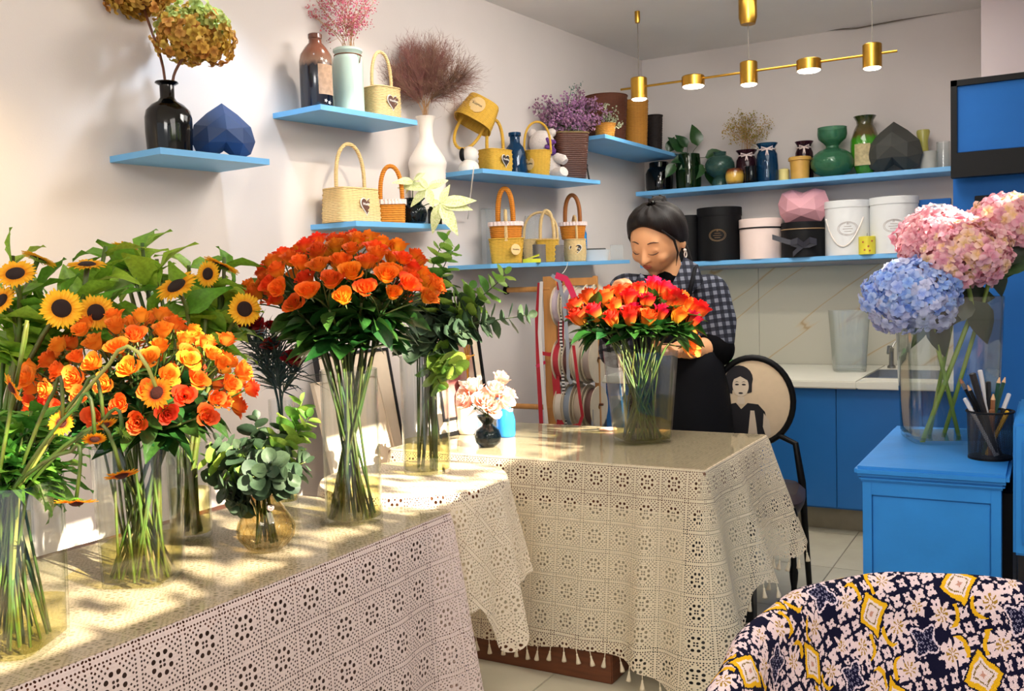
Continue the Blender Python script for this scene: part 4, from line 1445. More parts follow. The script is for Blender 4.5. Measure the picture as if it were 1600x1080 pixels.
# shelf 5
S5 = SH[5]
P = S5.at(792, 0.17)
k = mpp(P)
bA = basket(P, 54, 38, 40, m_wicky, 'yellow basket with round tag carrying a stacked orange basket', facing(P), 0.86, 6, 48, 0.92, 2.8, m_wick, 12, 0, tagk=('round', 15, m_wick, 'Wedding', -PI / 2 + 0.55, 0.55, 0.98), across='y')
Pb = P + Vector((0, 0, 38 * k))
basket(Pb, 52, 25, 40, m_wicko, 'dark orange basket stacked on the yellow basket, tall handle', facing(P), 0.90, 3, 56, 0.45, 4.0, m_wicko, 8, 0, trim=True)
P = S5.at(846, 0.10)
basket(P, 58, 36, 38, m_wick, 'straw basket with thin arch behind two grey jars', facing(P), 0.92, 5, 46, 0.9, 2.0, m_wick, 10)
P = S5.at(856, 0.16)
P2 = P
k = mpp(P)
basket(P + Vector((0, 0, 0.0)), 34, 34, 26, m_wicky, 'narrow straw basket with upright loop behind the grey jars', facing(P), 0.92, 5, 50, 0.62, 2.6, m_wick, 10)
P = S5.at(899, 0.15)
k = mpp(P)
basket(P, 32, 34, 34, m_wick, 'hexagonal straw basket with dark heart tag under an orange basket', facing(P) + .2, 0.98, 3, 40, 0.9, 2.0, m_wick, 10, 0.06, tagk=('heart', 18, m_heartd, 'Wedding', -PI / 2 - 0.15, 0.55, 1.02), across='y')
basket(P + Vector((-0.01, 0, 35 * k)), 42, 25, 34, m_wicko, 'round orange chip basket stacked on the hexagonal basket', facing(P), 0.82, 2.4, 46, 0.55, 3.2, mat('brown_handle', '9a5a20', 0.5), 8, 0, trim=True)
for px, hp, lab in ((843, 28, 'grey ridged tin jar next to the yellow foil'), (871, 26, 'grey ridged tin jar beside the heart tag basket')):
    P = S5.at(px, 0.205)
    pr = []
    for i in range(9):
        pr += [(0.96, i / 9), (1.0, (i + .5) / 9)]
    pot(P, 21, hp, pr + [(1.0, 1.0), (0.9, 1.0)], mat('grey_tin', '6f6a68', 0.45, 0.1, 20), 'tin_jar', lab, 'jar')
P = S5.at(865, 0.20) + Vector((0, 0, 0.076))
k = mpp(P)
P = S5.at(831, 0.225)
k = mpp(P)
fo = MB()
fo.box(-14 * k, 14 * k, -6 * k, 6 * k, 0, 6 * k, .001)
fo.add([(-10 * k, -6 * k, 6 * k), (12 * k, -6 * k, 12 * k), (12 * k, 6 * k, 14 * k), (-10 * k, 6 * k, 6 * k), (12 * k, -6 * k, 10 * k), (12 * k, 6 * k, 12 * k), (-10 * k, -6 * k, 5 * k), (-10 * k, 6 * k, 5 * k)], [(0, 1, 2, 3), (6, 7, 5, 4), (0, 6, 4, 1), (3, 2, 5, 7), (1, 4, 5, 2), (0, 3, 7, 6)])
solo(fo, 'wrapping_pack', mat('lime_foil', 'd6dc20', 0.35, 0.2, 40), P, 'lime yellow foil pack lying on the basket shelf', 'pack', facing(P))
P = S5.at(912, 0.10)
pot(P, 12, 60, [(0.9, 0), (1, 0.02), (1, 0.72), (0.6, 0.84), (0.35, 0.88), (0.35, 1.0), (0.2, 1.0)], m_bluep, 'squeeze_bottle', 'slim pale blue plastic bottle behind the orange chip basket', 'bottle')
P = S5.at(932, 0.17)
k = mpp(P)
tr = MB().loft([(0, 17 * k, 12 * k, 6), (16 * k, 21 * k, 15 * k, 6), (17 * k, 21.5 * k, 15.5 * k, 6), (16.5 * k, 20 * k, 14 * k, 6), (2 * k, 16 * k, 11 * k, 6)], 32, close=(True, True))
to = solo(tr, 'plastic_tray', m_whitebox, P, 'white plastic tray with small tools beside the blue bottle', 'tray', facing(P))
for i in range(4):
    o = MB().box(-15 * k, 14 * k, -2.0 * k, 2.0 * k, 0, 2.4 * k, .0008).build('pencil_case', m_darkf if i % 2 else m_whitebox)
    o.location = P + Vector((0.001 * i, 0.006 * i - .01, (15.0 + 2.2 * (i % 2)) * k))
    o.rotation_euler = (0, 0, facing(P) + 0.15 * i)
    tag(o, ['white flat tool on top of the plastic tray', 'dark flat tool crossing the plastic tray', 'second white flat tool near the back of the plastic tray', 'second dark flat tool near the back of the plastic tray'][i], 'tool')
P = S5.at(964, 0.205)
k = mpp(P)
pf = thing('acrylic_stand', 'small clear acrylic stand at the end of the basket shelf', 'stand', P, facing(P))
MB().box(-10 * k, 10 * k, -1.2 * k, 1.2 * k, 1.5 * k, 24 * k, .0008).build('upright_plate', m_plastic, pf)
MB().box(-10 * k, 10 * k, -4 * k, 4 * k, 0, 1.8 * k, .0008).build('base', m_plastic, pf)
P = S5.at(778, 0.07)
k = mpp(P)
solo(MB().box(-24 * k, 24 * k, -14 * k, 14 * k, 0, 86 * k, .002), 'clear_box', m_plastic, P, 'tall clear plastic box behind the stacked baskets', 'box', facing(P))
P = S5.at(835, 0.055)
solo(MB().box(-12 * k, 12 * k, -9 * k, 9 * k, 0, 78 * k, .002), 'clear_box', m_plastic, P, 'narrow clear plastic box behind the thin arch basket', 'box', facing(P))
p0 = S5.at(886, 0.25)
tag(MB().tube(bez(p0 + Vector((0.003, 0, -0.004)), p0 + Vector((0.004, -0.01, -0.04)), p0 + Vector((-0.01, -0.04, -0.06)), 6), 0.0015, 5).build('string', m_letter), 'short white string dangling below the basket shelf', 'string')

# shelf 6 (near the ceiling)
P = SH[6].at(948, 0.13)
k = mpp(P)
b = basket(P, 68, 74, 66, m_wickd, 'large dark brown wicker drum vase on the top shelf', 0, 0.86, 2, 0, rows=20)
b.name = 'wicker_drum'; b['category'] = 'vase'
P = SH[6].at(993, 0.20)
b = basket(P, 42, 72, 42, m_wickh, 'tall honey coloured wicker vase on the top shelf', 0, 0.85, 2, 0, rows=22)
b.name = 'wicker_vase'; b['category'] = 'vase'
P = SH[6].at(1023, 0.20)
b = basket(P, 26, 58, 26, m_wickb, 'slim black woven vase at the end of the top shelf', 0, 0.84, 2, 0, rows=16)
b.name = 'wicker_vase'; b['category'] = 'vase'
P = SH[6].at(946, 0.25)
b = basket(P, 34, 20, 30, m_wickh, 'low honey wicker pot with a tuft of whitish green sprigs', 0, 0.85, 2, 0, rows=7)
b.name = 'wicker_pot'; b['category'] = 'pot'
sprigP, sprigk = P, mpp(P)

# ------------------------------------------------------------------ upper shelf of the back wall
S7 = SH[7]
MASON = [(0.80, 0), (0.95, 0.03), (1.0, 0.15), (1.0, 0.62), (0.86, 0.76), (0.72, 0.82), (0.72, 0.98), (0.66, 1.0)]
P = S7.at(1030, 0.15)
pot(P, 42, 46, MASON, m_blackg, 'glass_jar', 'black glass jar at the corner end of the upper blue shelf', 'jar')
P = S7.at(1076, 0.17)
pj, w, h = pot(P, 42, 54, [(0.8, 0), (0.9, 0.03), (0.95, 0.5), (0.90, 0.75), (0.85, 1.0), (0.8, 1.0)], glass_mat('dark_green_glass', (0.10, 0.22, 0.10), body=0.55, bodycol='0c2a10'), 'glass_jar', 'dark green glass jar holding a leafy green cutting', 'jar')
jarP, jark, jarh = P, mpp(P), h
FOOT = [(0.50, 0), (0.56, 0.04), (0.52, 0.20), (0.40, 0.26), (0.50, 0.30), (0.85, 0.40), (1.0, 0.55), (0.98, 0.68), (0.82, 0.82), (0.46, 0.90), (0.42, 0.94), (0.46, 1.0), (0.40, 1.0)]
P = S7.at(1125, 0.16)
pot(P, 46, 54, FOOT, m_glassdg, 'footed_vase', 'grey green footed glass vase beside the amber pot')
P = S7.at(1148, 0.22)
pot(P, 29, 25, [(0.70, 0), (0.9, 0.12), (1.0, 0.5), (0.92, 0.85), (0.80, 1.0), (0.7, 1.0)], m_amber, 'ceramic_pot', 'small amber and brown glazed pot on the upper blue shelf', 'pot')
BOWV = [(0.80, 0), (0.95, 0.04), (1.0, 0.40), (0.92, 0.72), (0.70, 0.84), (0.72, 0.90), (0.98, 1.0), (0.92, 1.0)]
def bow_vase(P, wpx, hpx, m, label):
    o, w, h = pot(P, wpx, hpx, BOWV, m, 'ribbon_vase', label)
    b = MB().tube([(w * .37 * math.cos(a * PI / 10), w * .37 * math.sin(a * PI / 10), .845 * h) for a in range(21)], 0.004, 6)
    ca = cam_ang(P)
    for s_ in (-1, 1):
        d = Vector((math.cos(ca + s_ * .9), math.sin(ca + s_ * .9), 0)) * w * .42
        f = Vector((math.cos(ca), math.sin(ca), 0)) * w * .40
        b.tube([f + Vector((0, 0, .845 * h)), (f + d) * .75 + Vector((0, 0, .89 * h)), (f + d) * .7 + Vector((0, 0, .80 * h)), f + Vector((0, 0, .84 * h))], 0.004, 5)
        b.tube([f + Vector((0, 0, .84 * h)), f * 1.12 + d * .15 + Vector((0, 0, .68 * h))], 0.0035, 5)
    b.build('ribbon_bow', m_lacetrim, o)
    return o, w, h
P = S7.at(1167, 0.13)
o, w, h = bow_vase(P, 34, 54, m_glassp, 'plum glass vase with ribbon bow holding dried yellow gypsophila')
gypP, gypk, gyph = P, mpp(P), h
P = S7.at(1174, 0.24)
pot(P, 20, 26, [(0.85, 0), (0.95, 0.05), (1.0, 0.5), (0.95, 0.9), (1.0, 1.0), (0.9, 1.0)], m_glassk, 'glass_tumbler', 'small smoky tumbler in front of the plum vase', 'tumbler')
P = S7.at(1199, 0.17)
bow_vase(P, 34, 61, m_glassb, 'blue glass vase with flared lip and ribbon')
P = S7.at(1225, 0.15)
solo(MB().lathe([(0, 0), (8 * mpp(P), 0), (8 * mpp(P), 19 * mpp(P)), (7 * mpp(P), 20 * mpp(P)), (0, 19 * mpp(P))], 20).tube([(0, 0, 19 * mpp(P)), (0.001, 0, 23 * mpp(P))], .0012, 5), 'candle', mat('cream_candle', 'e6d68a', 0.6), P, 'short cream candle beside the blue vase', 'candle')
P = S7.at(1250, 0.19)
k = mpp(P)
bk = thing('lidded_bucket', 'honey coloured ribbed bucket with a lid on the upper blue shelf', 'bucket', P)
m_honey = mat('honey_tin', 'cfa04c', 0.5, 0.1, 20)
pr = [(15 * k * (1 + .012 * (i % 2)) * (0.90 + .10 * i / 12), 30 * k * i / 12) for i in range(13)]
MB().lathe([(0, 0)] + pr + [(0, 30 * k)], 24).build('body', m_honey, bk)
MB().lathe([(0, 30 * k), (17.5 * k, 30 * k), (17.5 * k, 34 * k), (16 * k, 35.5 * k), (0, 35.5 * k)], 24).build('lid', m_honey, bk)
P = S7.at(1257, 0.07)
bow_vase(P, 29, 62, m_glassp, 'plum glass vase with ribbon bow behind the honey bucket')
GOURD = [(0.40, 0), (0.46, 0.03), (0.80, 0.10), (0.98, 0.22), (1.0, 0.32), (0.90, 0.44), (0.60, 0.54), (0.31, 0.59), (0.29, 0.63), (0.40, 0.69), (0.62, 0.77), (0.68, 0.86), (0.66, 0.98), (0.67, 1.0), (0.62, 1.0)]
P = S7.at(1301, 0.18)
pot(P, 66, 77, GOURD, m_glassg, 'gourd_vase', 'green glass double gourd vase with an open cup top')
P = S7.at(1352, 0.12)
GCV = [(0.50, 0), (0.56, 0.03), (0.86, 0.22), (1.0, 0.46), (0.98, 0.60), (0.74, 0.78), (0.56, 0.86), (0.58, 0.92), (0.78, 1.0), (0.70, 1.0)]
o, w, h = pot(P, 44, 92, GCV, m_greenv, 'glazed_vase', 'bright green glazed vase with brown shoulder and paper label')
ca = cam_ang(P)
wrap(o, 'paper_label', mat('green_label', 'c9b98a', 0.7, 0.3, 60), w / 2 + 0.0015, ca - 0.75, ca + 0.35, 0.16 * h, 0.52 * h)
heart_box(S7.at(1397, 0.17), 84, 79, m_darkf, 'charcoal faceted heart box on the upper blue shelf', True, 0.0)
P = S7.at(1452, 0.11)
solo(MB().lathe([(0, 0), (13 * mpp(P), 0), (13 * mpp(P), 30 * mpp(P)), (0, 30 * mpp(P))], 24), 'paper_tub', mat('grey_white_card', 'b9b8b0', 0.7), P, 'greyish white tub behind the charcoal heart box', 'tub')
Pt = P + Vector((-0.03, 0, 30 * mpp(P)))
pot(Pt, 20, 34, [(0.7, 0), (0.8, 0.05), (0.7, 0.5), (1.0, 0.9), (0.9, 1.0), (0.8, 1.0)], mat('yellow_green_glaze', 'b9b45a', 0.3, 0.2), 'bud_vase', 'small yellow green bud vase standing on the grey tub')
P = S7.at(1474, 0.15)
pot(P, 20, 42, [(0.9, 0), (1, 0.02), (1, 1), (0.95, 1.0)], m_plastic, 'glass_tumbler', 'clear glass tumbler at the cupboard end of the upper shelf', 'tumbler')

# ------------------------------------------------------------------ lower shelf of the back wall: round boxes
S8 = SH[8]
def hatbox(P, wpx, hpx, m, label, lid=0.16, emblem=None, ribbon=None, ang=0.0, crest_m=None, cord=False, cat='box'):
    k = mpp(P)
    r, h = wpx * k / 2, hpx * k
    root = thing('round_box', label, cat, P)
    MB().lathe([(0, 0), (r * .97, 0), (r * .97, h * (1 - lid)), (0, h * (1 - lid))], 36).build('body', m, root)
    MB().lathe([(r * .9, h * (1 - lid)), (r, h * (1 - lid)), (r, h * .99), (r * .98, h), (0, h)], 36).build('lid', m, root)
    ca = cam_ang(P) + ang
    if emblem:
        R_ = r * .97 + 0.0012
        ez, ew, eh = emblem
        e_ = MB()
        def on(u, v): return (R_ * math.cos(ca + u / R_), R_ * math.sin(ca + u / R_), ez * h + v)
        for f in (1.0, 0.86):
            e_.tube([on(ew * f / 2 * math.cos(a * PI / 14), eh * f / 2 * math.sin(a * PI / 14)) for a in range(29)], 0.0009, 5, False)
        for (zz, ll) in ((0.16, 0.5), (-0.02, 0.7), (-0.2, 0.5)):
            e_.tube([on(-ew * ll / 2 * .7, eh * zz), on(0, eh * zz), on(ew * ll / 2 * .7, eh * zz)], 0.0010, 4)
        e_.tube([on(-.004, eh * .30), on(0, eh * .5), on(.004, eh * .30)], 0.0012, 4)
        e_.build('emblem', crest_m or m_gold, root)
    if ribbon:
        rz_, rm, rh = ribbon
        MB().lathe([(r * 1.004, rz_ * h - rh), (r * 1.012, rz_ * h), (r * 1.004, rz_ * h + rh)], 36).build('ribbon', rm, root)
    if cord:
        pts = []
        for i in range(15):
            a = ca + 0.9 * (i / 7 - 1) - 0.2
            pts.append((r * 1.015 * math.cos(a), r * 1.015 * math.sin(a), h * (0.68 - 0.52 * math.sin(PI * i / 14))))
        MB().tube(pts, 0.004, 6).build('cord_handle', m_letter, root)
    return root
hatbox(S8.at(1076, 0.14), 44, 72, m_blackbox, 'tall black round box half hidden behind the woman')
hatbox(S8.at(1125, 0.16), 69, 82, m_blackbox, 'tall black round box with gold oval emblem', emblem=(0.47, 0.10, 0.07), ang=-0.1)
hatbox(S8.at(1189, 0.17), 66, 62, m_pinkbox, 'pale pink round hat box with a thin black ribbon', 0.22, ribbon=(0.77, m_black, 0.004))
P = S8.at(1256, 0.18)
bb = hatbox(P, 68, 54, m_blackbox, 'black round box with gold band and satin bow under the pink heart', 0.2, ribbon=(0.80, m_gold, 0.0025))
k = mpp(P)
ca = cam_ang(P)
dv_, du_ = Vector((math.cos(ca), math.sin(ca), 0)), Vector((-math.sin(ca), math.cos(ca), 0))
bo = MB()
def strip(pts, wd, nrm=Vector((0, 0, 1))):
    n = len(pts)
    vs = []
    for p in pts:
        vs += [p - nrm * wd / 2, p + nrm * wd / 2]
    vs2 = [v + dv_ * 0.001 for v in vs]
    f = [(2 * i, 2 * i + 1, 2 * i + 3, 2 * i + 2) for i in range(n - 1)]
    bo.add(vs + vs2, f + [tuple(q + 2 * n for q in reversed(x)) for x in f] )
r_ = 34 * k
c0 = dv_ * r_ * 1.02 - du_ * (-4 * k) + Vector((0, 0, 16 * k))
c0 = dv_ * r_ * 1.03 + Vector((0, 0, 18 * k))
for s_ in (-1, 1):
    strip([c0, c0 + du_ * s_ * 9 * k + dv_ * 5 * k + Vector((0, 0, 7 * k)), c0 + du_ * s_ * 19 * k + dv_ * 3 * k + Vector((0, 0, 4 * k)), c0 + du_ * s_ * 8 * k + dv_ * 1 * k, c0], 9 * k)
strip([c0, c0 - du_ * 24 * k + Vector((0, 0, 6 * k)) + dv_ * 2 * k, c0 - du_ * 46 * k * 1.0 + Vector((0, 0, 14 * k)) + dv_ * 4 * k], 8 * k)
strip([c0, c0 - du_ * 10 * k - Vector((0, 0, 8 * k)) + dv_ * 2 * k, c0 - du_ * 16 * k - Vector((0, 0, 14 * k)) + dv_ * 3 * k], 8 * k)
bo.build('satin_bow', mat('black_satin_bow', '2c2c36', 0.3), bb)
heart_box(P + Vector((0, 0, 54 * k)), 78, 64, m_pinkf, 'pink faceted heart box sitting on the black round box', False, 0.0, 0.6, 0.32)
hatbox(S8.at(1325, 0.16), 70, 84, m_whitebox, 'white round hat box with cord handle and faint oval emblem', 0.13, (0.48, 0.11, 0.075), None, 0.0, mat('faint_print', 'b5a49c', 0.6), True)
hatbox(S8.at(1397, 0.16), 73, 87, m_whitebox, 'white round hat box with faint emblem next to the blue picture box', 0.13, (0.48, 0.11, 0.07), None, 0.0, mat('faint_print', 'b5a49c', 0.6))
P = S8.at(1355, 0.26)
k = mpp(P)
cd = solo(MB().lathe([(0, 0), (12.5 * k, 0), (12.5 * k, 27 * k), (11.5 * k, 28 * k), (6 * k, 26.5 * k), (0, 26 * k)], 24), 'candle', mat('yellow_candle', 'ded23a', 0.5, 0.15, 10), P, 'yellow pillar candle with red blossoms before the white boxes', 'candle')
MB().tube([(0, 0, 26 * k), (0.001, 0, 33 * k)], 0.0014, 5).build('wick', m_dark, cd)
ca = cam_ang(P)
for (a, z) in ((-0.5, 0.7), (0.15, 0.45), (0.6, 0.75), (0.3, 0.2), (-0.3, 0.25)):
    o = plate([(0.005 * (1 + .4 * math.cos(5 * t)) * math.cos(t), 0.005 * (1 + .4 * math.cos(5 * t)) * math.sin(t)) for t in [2 * PI * i / 20 for i in range(20)]], 0.0008).build('blossom', mat('red_blossom', 'b04a3a', 0.7), cd, False)
    dr = Vector((math.cos(ca + a), math.sin(ca + a), 0))
    o.matrix_local = orient(dr * 12.5 * k + Vector((0, 0, z * 27 * k)), dr, (0, 0, 1), 1, 'Z')
P = S8.at(1460, 0.12)
k = mpp(P)
pbx = thing('picture_box', 'upright blue and white picture box behind the pink hydrangeas', 'box', P)
MB().box(-24 * k, 24 * k, -6 * k, 6 * k, 0, 82 * k, .002).build('body', m_bluewall, pbx)
MB().box(-17 * k, 17 * k, -7 * k, -5.9 * k, 10 * k, 74 * k).build('white_panel', m_whitebox, pbx)
MB().box(-13 * k, 13 * k, -7.6 * k, -6.9 * k, 40 * k, 70 * k).build('blue_print', m_door, pbx)

# glass vase standing on the counter
P = PZ(1327, 580, CZ)
k = mpp(P)
pr = [(0.38, 0), (0.40, 0.02), (0.5, 1.0), (0.485, 1.0), (0.385, 0.03), (0, 0.03)]
solo(MB().loft([(0, .1 * k, .1 * k, 6)] + [(z * 95 * k, max(r, .001) * 56 * k, max(r, .001) * 56 * k, 6) for r, z in pr], 32), 'glass_vase', m_plastic, P, 'empty clear square vase on the white counter', 'vase', 0.4)

# ------------------------------------------------------------------ flower shapes (shared meshes)
def leaf_me(name, m, w=0.5, fold=0.18, droop=0.25, nu=4, nv=5, tip=1.6, wave=0.0):
    def fn(u, v):
        x = (u - .5) * 2
        prof = (math.sin(PI * min(1, v ** 0.8)) ** 0.8) * (1 - 0.35 * v ** tip)
        if v > .97: prof = 0.02
        if v < .02: prof = 0.05
        return (x * w / 2 * prof, v, fold * abs(x) * w * prof - droop * v * v + wave * math.sin(v * 9 + x * 2) * abs(x))
    return MB().grid(fn, nu, nv).mesh(name, m, True)

def round_leaf_me(name, m, cup=0.12):
    vs, fs = [(0, 0.5, -cup * .4)], []
    n = 12
    for ring, r in ((1, 0.28), (2, 0.5)):
        for i in range(n):
            a = 2 * PI * i / n
            y = 0.5 + r * math.sin(a) * (1.0 if math.sin(a) < .9 else 1.06)
            vs.append((r * math.cos(a) * .96, y, cup * (r * 2) ** 2 * abs(math.cos(a))))
    for i in range(n):
        fs.append((0, 1 + i, 1 + (i + 1) % n))
        fs.append((1 + i, 1 + n + i, 1 + n + (i + 1) % n, 1 + (i + 1) % n))
    return MB().add(vs, fs).mesh(name, m, True)

def rose_mb(npet=15, openness=1.0, seed=0):
    r = random.Random(seed)
    mb = MB()
    for i in range(npet):
        t = i / (npet - 1)
        a0 = i * 2.39996 + r.uniform(-.2, .2)
        rb, rt = 0.05 + 0.10 * t, 0.07 + (0.17 + 0.24 * openness * t) * t ** 0.7
        h = 0.74 - 0.20 * t * openness + r.uniform(-.03, .03)
        half = 1.25 - 0.45 * t
        curl = 0.16 * t * openness
        def fn(u, v):
            x = (u - .5) * 2
            ed = 1 - 0.22 * abs(x) ** 2.2
            vv = v * ed
            rad = rb + (rt - rb) * (math.sin(vv * PI / 2) ** 0.75)
            z = h * vv
            c = max(0, vv - .72) / .28
            rad += curl * c * c
            z -= curl * .55 * c * c
            a = a0 + x * half * (0.55 + .45 * v)
            rad *= 1 + 0.03 * x
            return ((rad * math.cos(a), rad * math.sin(a), z), (u, vv))
        mb.grid(fn, 4, 4)
    return mb

def bloom_set(base, m, n=3, npet=15, o=1.0):
    return [rose_mb(npet, o * (0.85 + 0.15 * i), 5 + i).mesh(base, m, True) for i in range(n)]

m_or1 = petal_mat('orange_rose_petal', 'ee6a20', 'f59a24', rand=0.4)
m_or2 = petal_mat('light_orange_rose_petal', 'f78a2a', 'f99e34', rand=0.3)
m_or3 = petal_mat('red_orange_rose_petal', 'f0642a', 'f58a2a', rand=0.35)
m_bi = petal_mat('red_yellow_rose_petal', 'd23218', 'ee9030', rand=0.45, lo=0.2, hi=0.75)
m_pk = petal_mat('blush_rose_petal', 'f6d8c8', 'f2a58a', rand=0.2)
m_rd = petal_mat('dark_red_petal', '8a0c14', '5c060c', rand=0.3)
B_or1, B_or2, B_or3 = bloom_set('bloom', m_or1), bloom_set('bloom', m_or2), bloom_set('bloom', m_or3)
B_bi, B_pk = bloom_set('bloom', m_bi, 3, 12, 0.62), bloom_set('bloom', m_pk, 2, 15, 1.0)
B_rd = bloom_set('bloom', m_rd, 2, 16, 1.1)
L_rose = [leaf_me('leaf', m_leaf, 0.60, 0.16, d) for d in (0.1, 0.3)]
L_bright = [leaf_me('leaf', m_leafl, 0.62, 0.18, d, wave=0.06) for d in (0.15, 0.45)]
L_slim = [leaf_me('leaf', mat('slim_leaf', '6b9a34', 0.45, 0.3, 14, trans=0.25, rand=0.4), 0.30, 0.14, d) for d in (0.2, 0.5)]
L_euc = [round_leaf_me('leaf', m_euc, c) for c in (0.08, 0.2)]
L_eucl = [round_leaf_me('leaf', m_eucl, c) for c in (0.08, 0.2)]
L_var = [leaf_me('leaf', m_variegated, 0.42, 0.10, d) for d in (0.12, 0.35)]
L_dark = [leaf_me('leaf', m_redleaf, 0.72, 0.12, d) for d in (0.2, 0.4)]

def calyx(mb, p, d, s, n=5):
    d = Vector(d).normalized()
    mb.tube([p - d * s * .1, p + d * s * .05, p + d * s * .16], [s * .03, s * .11, s * .10], 7)
    x = d.orthogonal().normalized()
    y = d.cross(x)
    for i in range(n):
        a = 2 * PI * i / n
        o = x * math.cos(a) + y * math.sin(a)
        t = d.cross(o) * s * .06
        mb.add([p + o * s * .08 + t + d * s * .05, p + o * s * .08 - t + d * s * .05, p + o * s * .36 - d * s * .10], [(0, 1, 2)])

def rv(k=1.0):
    return Vector((jit(k), jit(k), jit(k)))

def path_at(pts, t):
    f = t * (len(pts) - 1)
    i = min(int(f), len(pts) - 2)
    return pts[i].lerp(pts[i + 1], f - i), (pts[i + 1] - pts[i]).normalized()

def stem_path(base, mouth, tip, facing, n=6, slack=0.35):
    base, mouth, tip = Vector(base), Vector(mouth), Vector(tip)
    d = (mouth - base).normalized()
    L = (tip - mouth).length
    up = [base.lerp(mouth, t) for t in (0, 0.5)]
    return up + bez(mouth, mouth + d * L * slack, tip - Vector(facing).normalized() * L * 0.30, n, tip)

def vase_pts(P, br, z0, mouth_z, mr, toward, cross=0.45):
    """foot and mouth point of a stem: stems cross in the vase"""
    a = math.atan2(toward.y, toward.x) + jit(0.5)
    q = min(1, math.hypot(toward.x, toward.y) / 0.15) * rnd.uniform(.6, 1.0)
    mouth = Vector((P.x + math.cos(a) * mr * q, P.y + math.sin(a) * mr * q, mouth_z))
    b_ = a + jit(.9) if rnd.random() < cross else rnd.uniform(-PI, PI)
    s_ = br * math.sqrt(rnd.uniform(.12, 1.0))
    foot = Vector((P.x - math.cos(b_) * s_, P.y - math.sin(b_) * s_, P.z + z0))
    return foot, mouth

def add_leaves(root, base, pts, specs, meshes, ds=0.0):
    """specs: (t along the stem, length, outward direction or None)"""
    for (t, L, o) in specs:
        p, d = path_at(pts, t)
        if o is None:
            o = (rv() - d * 0.0)
            o = (o - d * o.dot(d)).normalized()
            o = (o + d * rnd.uniform(.1, .8)).normalized()
        n = Vector((0, 0, 1)) + rv(.5)
        put('leaf', rnd.choice(meshes), root, orient(p - base, o, n, L))

# ------------------------------------------------------------------ spray roses
def spray_roses(P, br, mouth_z, mr, blooms, meshes, label, group, per=3, sr=0.0024, nleaf=6, lsize=(0.05, 0.075), t0=0.42, stem_m=None, cross=0.35):
    """blooms: list of (pos, facing, size). neighbours share one branching stem."""
    left = list(blooms)
    made = []
    while left:
        b0 = left.pop(0)
        left.sort(key=lambda b: (b[0] - b0[0]).length)
        grp = [b0] + [left.pop(0) for _ in range(min(per - 1, len(left)))]
        c = sum((b[0] for b in grp), Vector()) / len(grp)
        f = sum((b[1] for b in grp), Vector()).normalized()
        cen = Vector((P.x, P.y, mouth_z + 0.02))
        node = c.lerp(cen, 0.30)
        foot, mouth = vase_pts(P, br, 0.012, mouth_z, mr, c - P, cross)
        root = thing('spray_rose', label, 'rose', foot, 0, group)
        made.append((root, c))
        pts = stem_path(foot, mouth, node, (c - cen))
        mb = MB().tube([p - foot for p in pts], sr, 6)
        for (p, fd, s) in grp:
            bb = bez(node, node.lerp(p, .5) + (c - cen) * .08, p, 4)
            mb.tube([q - foot for q in bb], sr * .6, 5)
            calyx(mb, p - foot, fd, s)
        mb.build('stem', stem_m or m_stem, root, True)
        for (p, fd, s) in grp:
            put('bloom', rnd.choice(meshes), root, orient(p - foot, fd, rv(), s, 'Z'))
        add_leaves(root, foot, pts, [(rnd.uniform(t0, 1.0), rnd.uniform(*lsize), None) for _ in range(nleaf)], L_rose)
    rank_labels(made, ('top', 'middle', 'lowest') if len(made) > 14 else ('only',), label + (', %s row, %s from wall' if len(made) > 14 else ', %s low row, %s from wall'))

def dome(C, rx, ry, rz, n, zmin=0.0, up=0.35, size=0.05, js=0.12, flat=0.0):
    out = []
    for i in range(n):
        z = zmin + (1 - zmin) * (1 - (i + .5) / n)
        a = i * 2.39996
        q = math.sqrt(max(0, 1 - z * z))
        d = Vector((q * math.cos(a), q * math.sin(a), z))
        p = C + Vector((d.x * rx, d.y * ry, d.z * rz)) * (1 + jit(js))
        f = (Vector((d.x / rx, d.y / ry, d.z / rz)).normalized() + Vector((0, 0, up)) + rv(.25)).normalized()
        out.append((p, f, size * rnd.uniform(.85, 1.12)))
    return out

def glass_cyl(P, wpx, hpx, label, water=0.3, flare=1.0, e=2, m=None, wm=None, rz=0.0, asp=1.0, name='glass_vase', n=36, hm=None):
    k = mpp(P)
    r, h = wpx * k / 2, (hm or hpx * k)
    root = thing(name, label, 'vase', P, rz)
    th = 0.0035
    def R(z): return r * (1 + (flare - 1) * z / h)
    prof = [(0.0005, 0), (r * .97, 0), (r, .004)] + [(R(h * i / 6), h * i / 6) for i in range(1, 7)] + [(R(h) - th, h)] + [(R(h * i / 6) - th, max(.012, h * i / 6)) for i in range(5, -1, -1)] + [(.0005, .012)]
    MB().lathe(prof, n, 0, 0, e, asp).build('glass', m or m_glass, root)
    if water:
        zt = h * water
        MB().lathe([(.0005, .0125), (R(.012) - th - .0008, .0125), (R(zt) - th - .0008, zt), (.0005, zt)], n, 0, 0, e, asp).build('water', wm or m_water, root)
    return root, r, h

# tall cylinder with the orange spray roses
P = PZ(554, 812, LT)
glass_cyl(P, 88, 236, 'tall clear cylinder vase crammed with orange spray roses', 0.26)
k = mpp(P)
Pz = P.z
C = PD(543, 478, depth(P)) 
C = Vector((P.x + (C.x - P.x), P.y + (C.y - P.y), C.z))
bl = dome(C, 138 * k, 128 * k, 92 * k, 92, 0.02, 0.45, 33 * k)
spray_roses(P, 40 * k, Pz + 236 * k, 38 * k, bl, B_or1, 'orange spray rose stem in the tall cylinder', 'orange spray roses in the tall cylinder', 3, 0.0034, 13, (0.065, 0.11), 0.50, m_stemd, 0.9)

